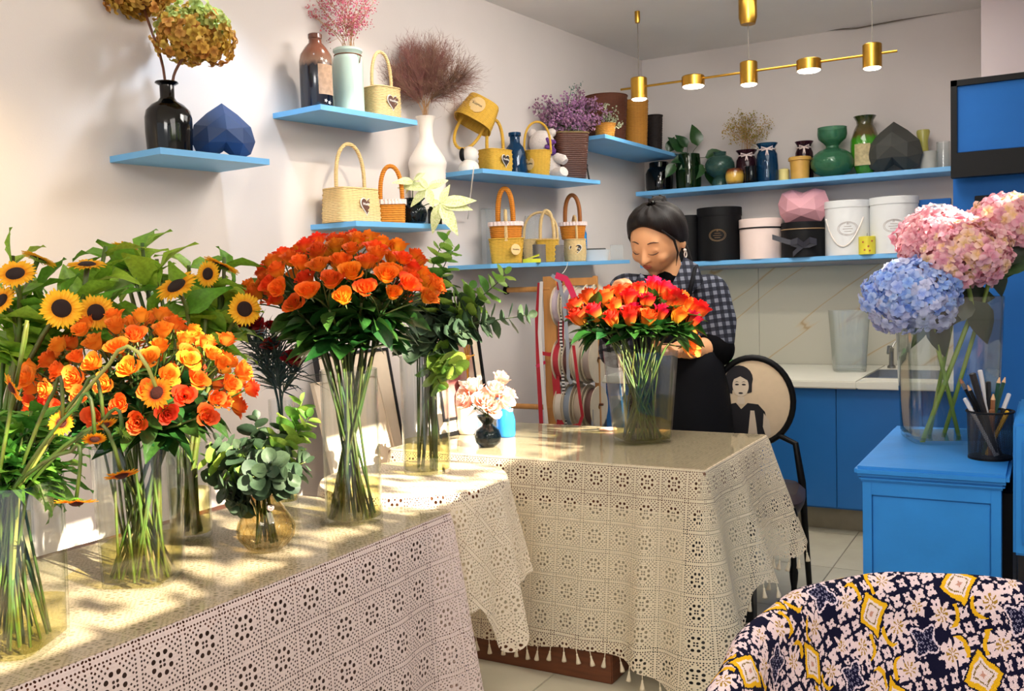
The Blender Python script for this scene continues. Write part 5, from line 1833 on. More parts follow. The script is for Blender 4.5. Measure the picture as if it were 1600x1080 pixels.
# front square vase with light orange spray roses
P = PZ(226, 905, LT)
k = mpp(P)
glass_cyl(P, 104, 215, 'clear square vase of light orange spray roses near the table edge', 0.30, 1.12, 7, rz=0.55)
C = PD(212, 618, depth(P) - 0.02)
bl = dome(C, 172 * k, 125 * k, 112 * k, 110, -0.25, 0.05, 32 * k)
hi = [b for b in bl if b[0].z > C.z + 0.16 * 118 * k]
lo = [b for b in bl if b[0].z <= C.z + 0.16 * 118 * k]
spray_roses(P, 50 * k, P.z + 205 * k, 52 * k, hi, B_or2, 'light orange spray rose in the square vase', 'light orange spray roses in the square vase', 3, 0.0030, 7, (0.05, 0.08), 0.5)
spray_roses(P, 50 * k, P.z + 205 * k, 52 * k, lo, B_or3, 'reddish orange spray rose in the square vase', 'reddish orange spray roses in the square vase', 3, 0.0030, 13, (0.055, 0.09), 0.42)
P_front = P

# square vase on the work table with the red and yellow roses
P = PZ(1003, 688, TT)
k = mpp(P)
glass_cyl(P, 76, 140, 'clear tapered square vase of red and yellow roses before the woman', 0.48, 1.30, 7, rz=0.75, hm=140 * k)
C = PD(990, 532, depth(P))
bl = []
for (x, y, dz) in [(905, 478, 0), (925, 465, 0), (950, 470, .02), (912, 495, -.03), (935, 490, -.03), (965, 480, -.02), (985, 470, .0), (1000, 452, .03), (1020, 445, .04), (1035, 455, .02), (1010, 470, -.02), (960, 497, -.05), (985, 497, -.05), (1008, 497, -.05), (1030, 488, -.03), (1050, 470, .0), (1070, 478, 0), (1085, 485, 0), (1055, 492, -.04), (1075, 498, -.03), (1040, 478, .0), (945, 482, .06), (975, 462, .07), (1060, 466, .06), (1025, 470, .05), (930, 478, .05), (1000, 478, .06), (955, 460, .1), (1045, 460, .1), (990, 485, .0)]:
    p = PD(x, y + 12, depth(P) + dz)
    bl.append((p, ((p - C).normalized() + Vector((0, 0, 1.2))).normalized(), rnd.uniform(36, 46) * k))
wr_ = []
for i, (p, f, s) in enumerate(bl):
    foot, mouth = vase_pts(P, 33 * k, 0.012, P.z + 136 * k, 40 * k, p - P)
    root = thing('rose', 'red and yellow rose in the square vase before the woman', 'rose', foot, 0, 'red and yellow roses on the work table')
    wr_.append((root, p))
    pts = stem_path(foot, mouth, p, f)
    mb = MB().tube([q - foot for q in pts], 0.0028, 6)
    calyx(mb, p - foot, f, s)
    mb.build('stem', m_stem, root, True)
    put('bloom', rnd.choice(B_bi), root, orient(p - foot, f, rv(), s, 'Z'))
    sp = [(rnd.uniform(.60, .95), rnd.uniform(.07, .115), None) for _ in range(9)]
    add_leaves(root, foot, pts, sp, L_rose)
rank_labels(wr_, ('top', 'middle', 'lowest'), 'red and yellow rose in the %s row of her bunch, %s from the wall')
# the rose she is placing, lying out of the bunch
p = PD(1068, 541, depth(P) + 0.10)
f = (_r0 * 0.75 + Vector((0, 0, 0.15)) - Vector((FW.x, FW.y, 0)) * .6).normalized()
foot, mouth = Vector((P.x, P.y, P.z + .02)), Vector((P.x + .05, P.y + .03, P.z + 136 * k))
root = thing('rose', 'single peach orange rose bending out towards the forearm', 'rose', foot)
pts = stem_path(foot, mouth, p, f)
mb = MB().tube([q - foot for q in pts], 0.0028, 6)
calyx(mb, p - foot, f, 40 * k)
mb.build('stem', m_stem, root, True)
put('bloom', rose_mb(13, 1.0, 3).mesh('bloom', petal_mat('peach_petal', 'f08a3a', 'f2b04a', rand=0), True), root, orient(p - foot, f, (0, 0, 1), 44 * k, 'Z'))
# ------------------------------------------------------------------ blush roses in a small vase, bottle vase with reeds, blue bottle, scissors
P = PZ(763, 697, TT)
k = mpp(P)
sv = thing('glass_vase', 'small dark globe vase of blush roses on the work table', 'vase', P)
MB().lathe([(.0005, 0), (12 * k, 0), (19 * k, 6 * k), (21 * k, 15 * k), (18 * k, 25 * k), (9 * k, 32 * k), (8 * k, 35 * k), (18 * k, 48 * k), (17 * k, 48 * k), (7 * k, 35 * k), (8 * k, 31 * k), (16 * k, 24 * k), (19 * k, 15 * k), (17 * k, 7 * k), (.0005, 3 * k)], 32).build('glass', m_glassk, sv)
C = PD(757, 640, depth(P))
wr_ = []
for (x, y, s, dz) in [(742, 612, 30, 0), (770, 618, 32, -.02), (735, 632, 30, -.01), (757, 634, 36, -.03), (782, 632, 30, -.02), (779, 602, 30, .01), (790, 622, 24, .02), (748, 622, 30, .03), (766, 640, 28, -.04), (732, 620, 26, .03)]:
    p = PD(x, y, depth(P) + dz)
    f = ((p - C).normalized() + Vector((0, 0, .35)) - Vector((FW.x, FW.y, 0)) * .35).normalized()
    foot = Vector((P.x + jit(.01), P.y + jit(.01), P.z + .012))
    mouth = Vector((P.x + jit(.008), P.y + jit(.008), P.z + 35 * k))
    root = thing('rose', 'blush pink garden rose in the small dark globe vase', 'rose', foot, 0, 'blush roses in the globe vase')
    wr_.append((root, p))
    pts = stem_path(foot, mouth, p, f, 4)
    mb = MB().tube([q - foot for q in pts], 0.0015, 5)
    calyx(mb, p - foot, f, s * k)
    mb.build('stem', m_stem, root, True)
    put('bloom', rnd.choice(B_pk), root, orient(p - foot, f, rv(), s * k * 1.1, 'Z'))
    add_leaves(root, foot, pts, [(.85, .025, None), (.92, .022, None)], L_rose)
rank_labels(wr_, ('top', 'lower'), 'blush pink rose in the %s row of the globe vase, %s from the wall')
P = PZ(734, 676, TT)
WBV = [(0.90, 0), (0.98, 0.03), (1.0, 0.10), (0.99, 0.62), (0.93, 0.76), (0.72, 0.85), (0.60, 0.89), (0.60, 0.92), (0.70, 0.94), (0.72, 1.0), (0.6, 1.0)]
wbv, w, h = pot(P, 43, 82, WBV, m_white, 'bottle_vase', 'white milk bottle vase holding gold tied reeds')
k = mpp(P)
for i in range(6):
    a = i * 1.05
    t = Vector((math.cos(a), math.sin(a), 0))
    mid = Vector((P.x, P.y, P.z + 118 * k)) + t * 0.006
    rd = thing('reed', 'golden reed stick tied in the white bottle vase', 'reed', P + Vector((-t.x * .012, -t.y * .012, .015)), 0, 'golden reeds in the white bottle vase')
    o = rd.location
    MB().tube([Vector((0, 0, 0)), mid - o, mid + t * .022 + Vector((0, 0, 62 * k)) - o], 0.003, 6).build('stick', m_brass, rd)
bt = MB()
for j in range(3):
    bt.tube([(.011 * math.cos(a * PI / 8), .011 * math.sin(a * PI / 8), (j - 1) * .006) for a in range(17)], .0028, 5)
bt.tube([(0, -.011, 0), (-.03, -.014, .012), (-.012, -.012, -.004), (.03, -.014, .010), (0, -.011, 0)], .003, 5)
solo(bt, 'raffia_tie', mat('raffia', 'd89a3a', 0.6), (P.x, P.y, P.z + 118 * k), 'golden raffia bow tying the reeds together', 'tie', facing(P))
P = PZ(791, 681, TT)
k = mpp(P)
bb = thing('spray_bottle', 'bright blue plastic spray bottle behind the blush roses', 'bottle', P, facing(P))
MB().lathe([(0, 0), (14 * k, 0), (15 * k, 3 * k), (15 * k, 24 * k), (11 * k, 40 * k), (6 * k, 50 * k), (5 * k, 54 * k), (0, 54 * k)], 24).build('body', m_bluep, bb)
hb = MB().lathe([(0, 54 * k), (6 * k, 54 * k), (6 * k, 62 * k), (0, 62 * k)], 14)
hb.box(-14 * k, 9 * k, -4 * k, 4 * k, 62 * k, 70 * k, 1.2 * k).tube([(-9 * k, 0, 62 * k), (-13 * k, 0, 52 * k)], 1.6 * k, 6)
hb.build('spray_head', m_bluep, bb)
P = PZ(935, 673, TT)
sc_ = thing('scissors', 'scissors with pink handles lying on the work table', 'scissors', P, facing(P) + 0.10)
k = mpp(P)
bl_ = MB()
for s_ in (-1, 1):
    bl_.add([(0, s_ * .002, .004), (-28 * k, s_ * .001 + s_ * .004, .004), (-2 * k, s_ * .010, .004), (0, s_ * .002, .006), (-28 * k, s_ * .001 + s_ * .004, .006), (-2 * k, s_ * .010, .006)], [(0, 1, 2), (5, 4, 3), (0, 3, 4, 1), (1, 4, 5, 2), (2, 5, 3, 0)])
bl_.lathe([(0, .003), (.006, .003), (.006, .009), (0, .009)], 10)
bl_.build('blades', m_steel, sc_)
hd_ = MB()
for s_ in (-1, 1):
    hd_.tube([(2 * k, 0, .006), (8 * k, s_ * 4 * k, .006), (18 * k, s_ * 8 * k, .006), (27 * k, s_ * 6 * k, .006), (28 * k, s_ * 2 * k, .006), (18 * k, s_ * 1.5 * k, .006), (8 * k, s_ * 2 * k, .006)], .0045, 7)
hd_.build('handles', mat('pink_plastic', 'e8b4b0', 0.4), sc_)

# ------------------------------------------------------------------ sunflowers
m_ray = petal_mat('sunflower_ray', 'fbc42c', 'f09a18', trans=0.35, rand=0.15, lo=0.0, hi=0.5)
m_disc = mat('sunflower_disc', '2c120a', 0.9, 0.5, 120, 0.6, 300)
m_disco = mat('gaillardia_disc', '5c200e', 0.9, 0.5, 120, 0.6, 300)
def rays_mb(n=24, r0=0.42, L=0.58, w=0.20, tilt=0.12, rows=2, seed=1):
    r = random.Random(seed)
    mb = MB()
    for k_ in range(rows):
        for i in range(n):
            a = 2 * PI * (i + .5 * k_) / n + r.uniform(-.06, .06)
            ll = L * r.uniform(.85, 1.08) * (1 - .1 * k_)
            tt = tilt + .14 * k_ + r.uniform(-.1, .12)
            def fn(u, v):
                x = (u - .5) * 2
                wd = w * (math.sin(PI * min(.98, .12 + v * .88)) ** .7)
                rr = r0 + v * ll
                z = math.sin(tt) * v * ll - .10 * v * v + .03 * x * x
                return ((rr * math.cos(a) - x * wd / 2 * math.sin(a), rr * math.sin(a) + x * wd / 2 * math.cos(a), z), (u, v))
            mb.grid(fn, 2, 3)
    return mb
RAYS = rays_mb().mesh('ray_petals', m_ray, True)
DISC = MB().lathe([(0, .14), (.16, .15), (.32, .13), (.44, .04), (.46, -.04), (0, -.06)], 24).mesh('disc', m_disc, True)
brm = MB()
for i in range(16):
    a = 2 * PI * i / 16
    brm.add([(.40 * math.cos(a - .16), .40 * math.sin(a - .16), -.07), (.40 * math.cos(a + .16), .40 * math.sin(a + .16), -.07), (.86 * math.cos(a), .86 * math.sin(a), -.10 + .06 * (i % 2)), (0, 0, -.22)], [(0, 1, 2), (1, 0, 3)])
BRACT = brm.mesh('bracts', m_leafl, True)
def view_vec(r, u, t):
    return (_r0 * r + Vector((0, 0, u)) - Vector((FW.x, FW.y, 0)).normalized() * t).normalized()

def head_flower(root, foot, p, f, s, rays=None, disc=None, bract=None):
    for nm, me in (('ray_petals', rays or RAYS), ('disc', disc or DISC), ('bracts', bract or BRACT)):
        put(nm, me, root, orient(p - foot, f, (0, 0, 1) if abs(f.z) < .9 else (1, 0, 0), s, 'Z'))

# big round vase behind the square one, and a square one at the back corner
PCv = PZ(300, 838, LT)
kC = mpp(PCv)
glass_cyl(PCv, 62, 150, 'round glass vase of sunflower stems behind the square rose vase', 0.5, 1.05, 2)
PDv = PZ(14, 908, LT)
kD = mpp(PDv)
glass_cyl(PDv, 62, 215, 'clear vase of sunflower stems at the wall end of the display table', 0.5, 1.05, 7)
sun = [  # px, py, radius px, facing (right, up, toward), which vase, depth shift
    (24, 428, 30, (.15, .75, .7), 0, 0.00), (96, 482, 31, (.55, .15, .8), 0, -.02), (150, 488, 28, (.35, .0, .9), 0, .02),
    (136, 414, 30, (.1, 1.0, .25), 0, .10), (276, 447, 33, (-.25, .75, .65), 1, -.02), (382, 483, 27, (.55, .1, .8), 1, .02),
    (345, 415, 30, (.35, .75, -.2), 1, .08), (196, 388, 26, (.0, .9, -.3), 1, .18), (60, 405, 28, (.3, .8, -.3), 0, .14), (325, 428, 22, (-.3, .1, .9), 1, .05), (2, 470, 26, (-.3, .5, .8), 0, .02)]
for i, (x, y, rp, fv, wv_, dz) in enumerate(sun):
    V, kk = (PDv, kD) if wv_ == 0 else (PCv, kC)
    p = PD(x, y, depth(V) + dz + (-.06 if wv_ else -.10))
    f = view_vec(*fv)
    foot, mouth = vase_pts(V, 20 * kk, .012, V.z + (150 if wv_ else 215) * kk, 22 * kk, p - V)
    lab = ['pale sunflower facing up at the picture edge by the warm wall glow', 'sunflower facing forward above the light orange roses, nearest the picture edge', 'sunflower with large dark heart just behind the orange roses', 'sunflower seen edge on among upright leaves', 'golden sunflower tilted upward over the middle of the roses', 'golden sunflower with dark heart beside the red carnations', 'sunflower turned away behind folded green leaves', 'sunflower nearly hidden behind the tallest leaves', 'sunflower turned to the wall behind the pale leaves', 'small sunflower peeking out under a folded leaf', 'pale sunflower cut off by the picture edge'][i]
    root = thing('sunflower', lab, 'sunflower', foot, 0, 'sunflowers on the display table')
    pts = stem_path(foot, mouth, p - f * rp * kk * .15, f)
    MB().tube([q - foot for q in pts], 0.0055, 7).build('stem', m_stem, root, True)
    head_flower(root, foot, p, f, rp * kk)
    sp = []
    for j in range(7):
        o = (view_vec(rnd.uniform(-1, 1), rnd.uniform(-.2, .8), rnd.uniform(-.8, .3)))
        sp.append((rnd.uniform(.52, .93), rnd.uniform(.08, .125), o))
    add_leaves(root, foot, pts, sp, L_bright)
# foliage-only stems that fill the back
made = []
for i, (x, y, wv_) in enumerate([(165, 385, 0), (222, 380, 1), (350, 402, 1), (205, 395, 1), (245, 405, 1), (295, 415, 1), (365, 440, 1), (60, 440, 0), (230, 430, 1), (180, 440, 0), (20, 400, 0), (110, 440, 0), (345, 455, 1), (300, 470, 1), (20, 520, 0), (60, 560, 0)]):
    V, kk = (PDv, kD) if wv_ == 0 else (PCv, kC)
    p = PD(x, y, depth(V) + .14 + jit(.06))
    foot, mouth = vase_pts(V, 20 * kk, .012, V.z + (150 if wv_ else 215) * kk, 22 * kk, p - V)
    root = thing('sunflower_greenery', 'leafy sunflower stem without an open flower', 'greenery', foot, 0, 'leafy stems among the sunflowers')
    made.append((root, p))
    pts = stem_path(foot, mouth, p, Vector((0, 0, 1)))
    MB().tube([q - foot for q in pts], 0.005, 6).build('stem', m_stem, root, True)
    sp = []
    for j in range(8):
        o = view_vec(rnd.uniform(-.9, .9), rnd.uniform(-.1, 1.1), rnd.uniform(-.7, .5))
        sp.append((rnd.uniform(.60, 1.0), rnd.uniform(.08, .13), o))
    add_leaves(root, foot, pts, sp, L_bright)

rank_labels(made, ('upper', 'lower'), 'leafy sunflower stem without a flower, %s tier, %s from the picture edge')
# ------------------------------------------------------------------ gaillardia in the nearest vase
m_gray = petal_mat('gaillardia_ray', 'f5a824', 'e8601c', trans=0.5, rand=0.2, lo=0.1, hi=0.5)
GR = rays_mb(18, .36, .62, .24, .05, 2, 4).mesh('ray_petals', m_gray, True)
GD = MB().lathe([(0, .24), (.16, .22), (.30, .14), (.40, .0), (0, -.04)], 20).mesh('disc', m_disco, True)
PA = PZ(22, 1012, LT)
kA = mpp(PA)
glass_cyl(PA, 132, 262, 'large clear square vase of gaillardias nearest the front', 0.26, 1.06, 7, rz=0.5)
gal = [  # px, py, r px, facing, bend start px
    (245, 614, 26, (-.15, .35, .9), (170, 600)), (96, 661, 20, (.1, .35, .9), (85, 640)), (20, 606, 24, (-.6, -.3, .5), (40, 560)),
    (163, 664, 20, (.4, -.8, .3), (130, 640)), (190, 742, 26, (.25, -.9, .3), (140, 705)), (119, 784, 30, (.0, -.95, .25), (112, 735)),
    (148, 686, 18, (.2, -.7, .5), (120, 665)), (193, 676, 22, (.3, .5, -.5), (160, 690))]
glab = ['yellow orange gaillardia on a long arching stem before the roses', 'small dark orange gaillardia facing forward on its stem', 'drooping pale gaillardia beside the vase of sunflower stems', 'nodding orange gaillardia seen from the side under the roses', 'nodding yellow gaillardia in front of the square rose vase', 'drooping orange gaillardia hanging lowest by the nearest vase', 'small nodding gaillardia half hidden under another one', 'green gaillardia seed head without petals']
for i, (x, y, rp, fv, bp_) in enumerate(gal):
    dp = depth(PA) - 0.10 + jit(.03)
    p, f = PD(x, y, dp), view_vec(*fv)
    bpnt = PD(bp_[0], bp_[1] - 30, dp)
    foot, mouth = vase_pts(PA, 50 * kA, .015, PA.z + 255 * kA, 50 * kA, p - PA)
    root = thing('gaillardia', glab[i], 'gaillardia', foot, 0, 'gaillardias in the nearest vase')
    back = p - f * rp * kA * .2
    pts = [foot, foot.lerp(mouth, .5)] + bez(mouth, mouth.lerp(bpnt, .6) + Vector((0, 0, .02)), bpnt, 4) + bez(bpnt, bpnt + (bpnt - mouth) * .25 + Vector((0, 0, .025)), back, 5)[1:]
    MB().tube([q - foot for q in pts], 0.0032, 6).build('stem', mat('pale_stem', '9a9a4a', 0.5, 0.2) if i < 1 else m_stem, root, True)
    if i == 7:
        put('seed_head', BRACT, root, orient(p - foot, f, (0, 0, 1), rp * kA * .9, 'Z'))
        put('bracts', BRACT, root, orient(p - foot, -f, (1, 0, 0), rp * kA * .8, 'Z'))
    else:
        head_flower(root, foot, p, f, rp * kA, GR, GD)
made = []
L_gal = [leaf_me('leaf', mat('gaillardia_leaf', '5f9a34', 0.5, 0.35, 14, trans=0.3, rand=0.5), 0.34, 0.14, d, wave=.05) for d in (0.1, 0.4)]
for i in range(22):
    x, y = rnd.uniform(-40, 88), rnd.uniform(640, 750)
    if x > 60: y = max(y, 690)
    p = PD(x, y, depth(PA) + .03 + jit(.06))
    foot, mouth = vase_pts(PA, 60 * kA, .015, PA.z + 250 * kA, 60 * kA, p - PA)
    root = thing('gaillardia_greenery', 'leafy green gaillardia stem in the nearest vase', 'greenery', foot, 0, 'leafy stems in the nearest vase')
    made.append((root, p))
    pts = stem_path(foot, mouth, p, Vector((jit(.5), jit(.5), 1)))
    MB().tube([q - foot for q in pts], 0.0026, 5).build('stem', m_stem, root, True)
    add_leaves(root, foot, pts, [(rnd.uniform(.22, 1), rnd.uniform(.055, .092), None) for _ in range(13)], L_gal)

rank_labels(made, ('upper', 'lower'), 'leafy green stem in the nearest vase, %s tier, %s from the frame edge')
# ------------------------------------------------------------------ eucalyptus
def eucalyptus(root_label, group, foot, mouth, tip, f, npair, size, meshes, m_s, t0=0.45):
    root = thing('eucalyptus', root_label, 'eucalyptus', foot, 0, group)
    pts = stem_path(foot, mouth, tip, f, 8)
    MB().tube([q - foot for q in pts], [0.003 - .0016 * i / (len(pts) - 1) for i in range(len(pts))], 5).build('stem', m_s, root, True)
    a = rnd.uniform(0, 6)
    for j in range(npair):
        t = t0 + (1 - t0) * (j + .5) / npair
        p, d = path_at(pts, t)
        a += PI / 2 + jit(.4)
        x = d.orthogonal().normalized()
        y = d.cross(x)
        for s_ in (-1, 1):
            o = (x * math.cos(a) + y * math.sin(a)) * s_
            sz = size * (1.1 - .55 * (j / npair) ** 2) * rnd.uniform(.85, 1.1)
            put('leaf', rnd.choice(meshes), root, orient(p - foot + o * .003, (o + d * .35 + rv(.15)), d + rv(.4), sz))
    put('leaf', rnd.choice(meshes), root, orient(pts[-1] - foot, f, rv(), size * .45))
    return root

PE = PZ(417, 856, LT)
kE = mpp(PE)
ev = thing('belly_vase', 'amber tinted round bellied glass vase of eucalyptus', 'vase', PE)
bp2 = [(.0005, 0), (26, 0), (30, 2), (42, 18), (44, 32), (38, 50), (27, 66), (20, 80), (19, 88), (24, 96), (23, 96), (18, 88), (19, 79), (26, 65), (36, 50), (42, 32), (40, 18), (28, 5), (.0005, 4)]
MB().lathe([(r * kE, z * kE) for r, z in bp2], 40).build('glass', m_glassam, ev)
rb = MB()
for i in range(20):
    a = 2 * PI * i / 20
    rb.tube([(r * kE * math.cos(a + .12 * j), r * kE * math.sin(a + .12 * j), z * kE) for j, (r, z) in enumerate(((31, 4), (42.6, 18), (44.6, 32), (41, 44)))], .0014, 5)
rb.build('ribs', m_glassam, ev)
MB().lathe([(.0005, 4.5 * kE), (28 * kE, 5.5 * kE), (40 * kE, 18 * kE), (41.5 * kE, 32 * kE), (.0005, 33 * kE)], 36).build('water', m_waterc, ev)
ca = cam_ang(PE)
dr = Vector((math.cos(ca + .30), math.sin(ca + .30), .3)).normalized()
tg = plate([(5.5 * kE * math.cos(2 * PI * i / 18), 5.5 * kE * math.sin(2 * PI * i / 18)) for i in range(18)], .002).build('round_tag', mat('tag_brown', '5a2a1a', 0.4), ev, False)
tg.matrix_local = orient(Vector((math.cos(ca + .30), math.sin(ca + .30), 0)) * 28 * kE + Vector((0, 0, 68 * kE)), dr, (0, 0, 1), 1, 'Z')
MB().tube([(3.6 * kE * math.cos(a * PI / 8), 3.6 * kE * math.sin(a * PI / 8), .0022) for a in range(17)], .0005, 4).tube([(-2 * kE, -.0 * kE, .0022), (0, 1.4 * kE, .0022), (2 * kE, -.2 * kE, .0022)], .0005, 4).build('mark', m_letter, tg)
made = []
for i, (x, y, dz, ml) in enumerate([(472, 628, .05, 1), (482, 652, .02, 1), (340, 690, .02, 0), (325, 715, .0, 1), (400, 655, .05, 0), (440, 668, .02, 0), (372, 700, -.06, 0), (478, 722, -.03, 0), (425, 725, -.10, 0), (350, 762, -.06, 0), (395, 745, -.12, 0), (450, 745, -.08, 0), (410, 690, .0, 0), (372, 790, -.05, 0), (330, 740, .03, 0)]):
    p = PD(x, y, depth(PE) + dz)
    foot = Vector((PE.x + jit(.02), PE.y + jit(.02), PE.z + .012))
    mouth = Vector((PE.x + jit(.012), PE.y + jit(.012), PE.z + 88 * kE))
    mouth += (p - mouth).normalized() * .008
    f = (p - mouth).normalized() + Vector((0, 0, -.2 if y > 700 else .3))
    made.append((None, p)); made[-1] = (eucalyptus('eucalyptus sprig with round grey green leaves in the amber bellied vase', 'eucalyptus sprigs in the amber vase', foot, mouth, p, f, 8, 34 * kE, L_eucl if ml else L_euc, m_stem, 0.40), p)

rank_labels(made, ('upper', 'lower'), 'round leaved eucalyptus sprig in the amber vase, %s tier, %s from the roses')
# cylinder on the round table with the mixed greens
PH = PZ(668, 737, RZ + 0.001)
kH = mpp(PH)
glass_cyl(PH, 74, 182, 'clear cylinder of eucalyptus branches on the round lace table', 0.28)
made = []
for i, (x, y, dz, ml, nn) in enumerate([(697, 372, .0, 1, 9), (708, 392, -.03, 1, 8), (668, 430, .0, 0, 9), (790, 428, .0, 1, 9), (826, 492, -.02, 0, 9), (735, 450, .02, 1, 8), (760, 500, -.05, 0, 8), (640, 480, -.08, 0, 8), (720, 520, -.10, 0, 8), (690, 480, -.06, 0, 9), (650, 540, -.10, 0, 7), (712, 575, -.10, 1, 7), (688, 600, -.09, 1, 6), (620, 530, -.02, 0, 7), (745, 470, .06, 0, 8), (665, 510, -.10, 0, 8), (700, 440, .04, 0, 8)]):
    p = PD(x, y, depth(PH) + dz)
    foot = Vector((PH.x + jit(.04), PH.y + jit(.04), PH.z + .014))
    d_ = (p - PH)
    mouth = Vector((PH.x, PH.y, PH.z + 180 * kH)) + Vector((d_.x, d_.y, 0)).normalized() * 22 * kH * rnd.uniform(.3, 1)
    f = Vector((d_.x, d_.y, 0)).normalized() + Vector((0, 0, 1.2 if y < 460 else (-.6 if y > 540 else .2)))
    made.append((None, p)); made[-1] = (eucalyptus('eucalyptus branch with round green leaves in the cylinder on the round table', 'eucalyptus branches on the round table', foot, mouth, p, f, nn, 31 * kH, L_eucl if ml else L_euc, m_stemd, 0.45), p)

rank_labels(made, ('upper', 'lower'), 'eucalyptus branch on the round table, %s tier, %s from the tall roses')
# red carnations in the slim jar behind the eucalyptus
PG = PZ(447, 788, LT)
kG = mpp(PG)
glass_cyl(PG, 40, 165, 'slim glass jar of red carnations behind the eucalyptus', 0.3)
for i, (x, y, s, lab) in enumerate([(404, 522, 40, 'large dark red carnation beside a golden sunflower'), (392, 512, 22, 'small dark red carnation bud behind the large one'), (428, 546, 30, 'dark red carnation under the tall orange roses'), (462, 572, 38, 'dark red carnation lowest, under the tall rose leaves'), (424, 514, 20, 'dark red bud touching the tall rose leaves'), (380, 512, 18, 'red bud tucked behind the golden sunflower')]):
    p = PD(x, y, depth(PG) - .02 * i)
    f = view_vec(-.1, .9, .5)
    foot, mouth = vase_pts(PG, 12 * kG, .012, PG.z + 165 * kG, 14 * kG, p - PG)
    root = thing('carnation', lab, 'carnation', foot, 0, 'red carnations in the slim jar')
    pts = stem_path(foot, mouth, p, f)
    mb = MB().tube([q - foot for q in pts], 0.0024, 6)
    calyx(mb, p - foot, f, s * kG)
    mb.build('stem', m_carnleaf, root, True)
    put('bloom', rnd.choice(B_rd), root, orient(p - foot, f, rv(), s * kG, 'Z'))
    fb = MB()
    for j in range(46):
        t = rnd.uniform(.35, .95)
        q, d = path_at(pts, t)
        o = (rv() + d * 1.0)
        o = o.normalized()
        L = rnd.uniform(.07, .14)
        sd = o.orthogonal().normalized() * .0022
        q = q - foot
        fb.add([q - sd, q + sd, q + o * L * .6 + sd * .8 - Vector((0, 0, .01)), q + o * L - Vector((0, 0, .03)), q + o * L * .6 - sd * .8 - Vector((0, 0, .01))], [(0, 1, 2, 4), (4, 2, 3)])
    b = fb.build('linear_leaves', m_carnleaf, root, True)
    b['kind'] = 'stuff'

# ------------------------------------------------------------------ florets and dried flowers
def floret_mb(w=1.0, cup=0.12, n=4):
    mb = MB()
    for i in range(n):
        a0 = 2 * PI * i / n
        def fn(u, v):
            x = (u - .5) * 2
            r = v * .5
            wd = .27 * math.sin(PI * min(.97, .10 + .86 * v)) ** .7
            if v > .98: r, wd = .47, .20
            z = cup * v * (1 + .8 * math.sin(i * 2.3)) - .22 * v ** 3 + .10 * x * x + .03 * math.sin(x * 4 + i) * v
            return ((r * math.cos(a0) - x * wd * math.sin(a0), r * math.sin(a0) + x * wd * math.cos(a0), z), (u, v))
        mb.grid(fn, 2, 3)
    return mb
FM = floret_mb()
def hyd_m(name, tip, base, rand=.18): return petal_mat(name, tip, base, .4, rand, .7, .1, .7)
F_blue = [FM.mesh('floret', hyd_m('blue_petal', c, b), True) for c, b in (('a4c2f2', '86a8ea'), ('bccdf4', '98b2ea'), ('d4d8f2', 'c4c8e4'))]
F_pink = [FM.mesh('floret', hyd_m('pink_petal', c, b), True) for c, b in (('f2bcc8', 'e6a0b2'), ('f5ccd2', 'eab2bc'), ('f6d4c6', 'efcb98'))]
F_dry = [FM.mesh('floret', hyd_m('dried_petal', c, b, .4), True) for c, b in (('d0a046', 'a87830'), ('deb85c', 'b48a40'), ('c2cc72', '98a450'), ('d2a44c', 'a87430'))]

def hydrangea(label, group, foot, mouth, cen, rad, meshes, pick, n, fs, stem_m, leaves=(), sr=0.005, squash=0.85, name='hydrangea', amp=0.12):
    up = (cen - mouth).normalized()
    root = thing(name, label, 'hydrangea', foot, 0, group)
    pts = stem_path(foot, mouth, cen - up * rad * .55, up, 6)
    mb = MB().tube([q - foot for q in pts], sr, 7)
    for i in range(12):
        a = i * 2.4
        o = (Vector((math.cos(a), math.sin(a), .5 + .5 * math.sin(i * 1.7)))).normalized()
        mb.tube([pts[-1] - foot, cen - foot + o * rad * .62], sr * .35, 4)
    mb.build('stem', stem_m, root, True)
    for i in range(n):
        z = 1 - 1.86 * (i + .5) / n
        a = i * 2.39996
        q = math.sqrt(max(0, 1 - z * z))
        d = Vector((q * math.cos(a), q * math.sin(a), z))
        r = rad * (1 + amp * math.sin(4 * a + 5 * z) * .6 + jit(amp * .6))
        p = inroom(cen + Vector((d.x * r, d.y * r, d.z * r * squash)), .02)
        f = (d + rv(.55)).normalized()
        put('floret', meshes[pick(d)], root, orient(p - foot, f, rv(), fs * rnd.uniform(.85, 1.15), 'Z'))
    for (t, L, o, me) in leaves:
        p, d = path_at(pts, t)
        put('leaf', me, root, orient(p - foot, o, side + Vector((0, 0, .45)), L))
    return root

side = -Vector((FW.x, FW.y, 0)).normalized()
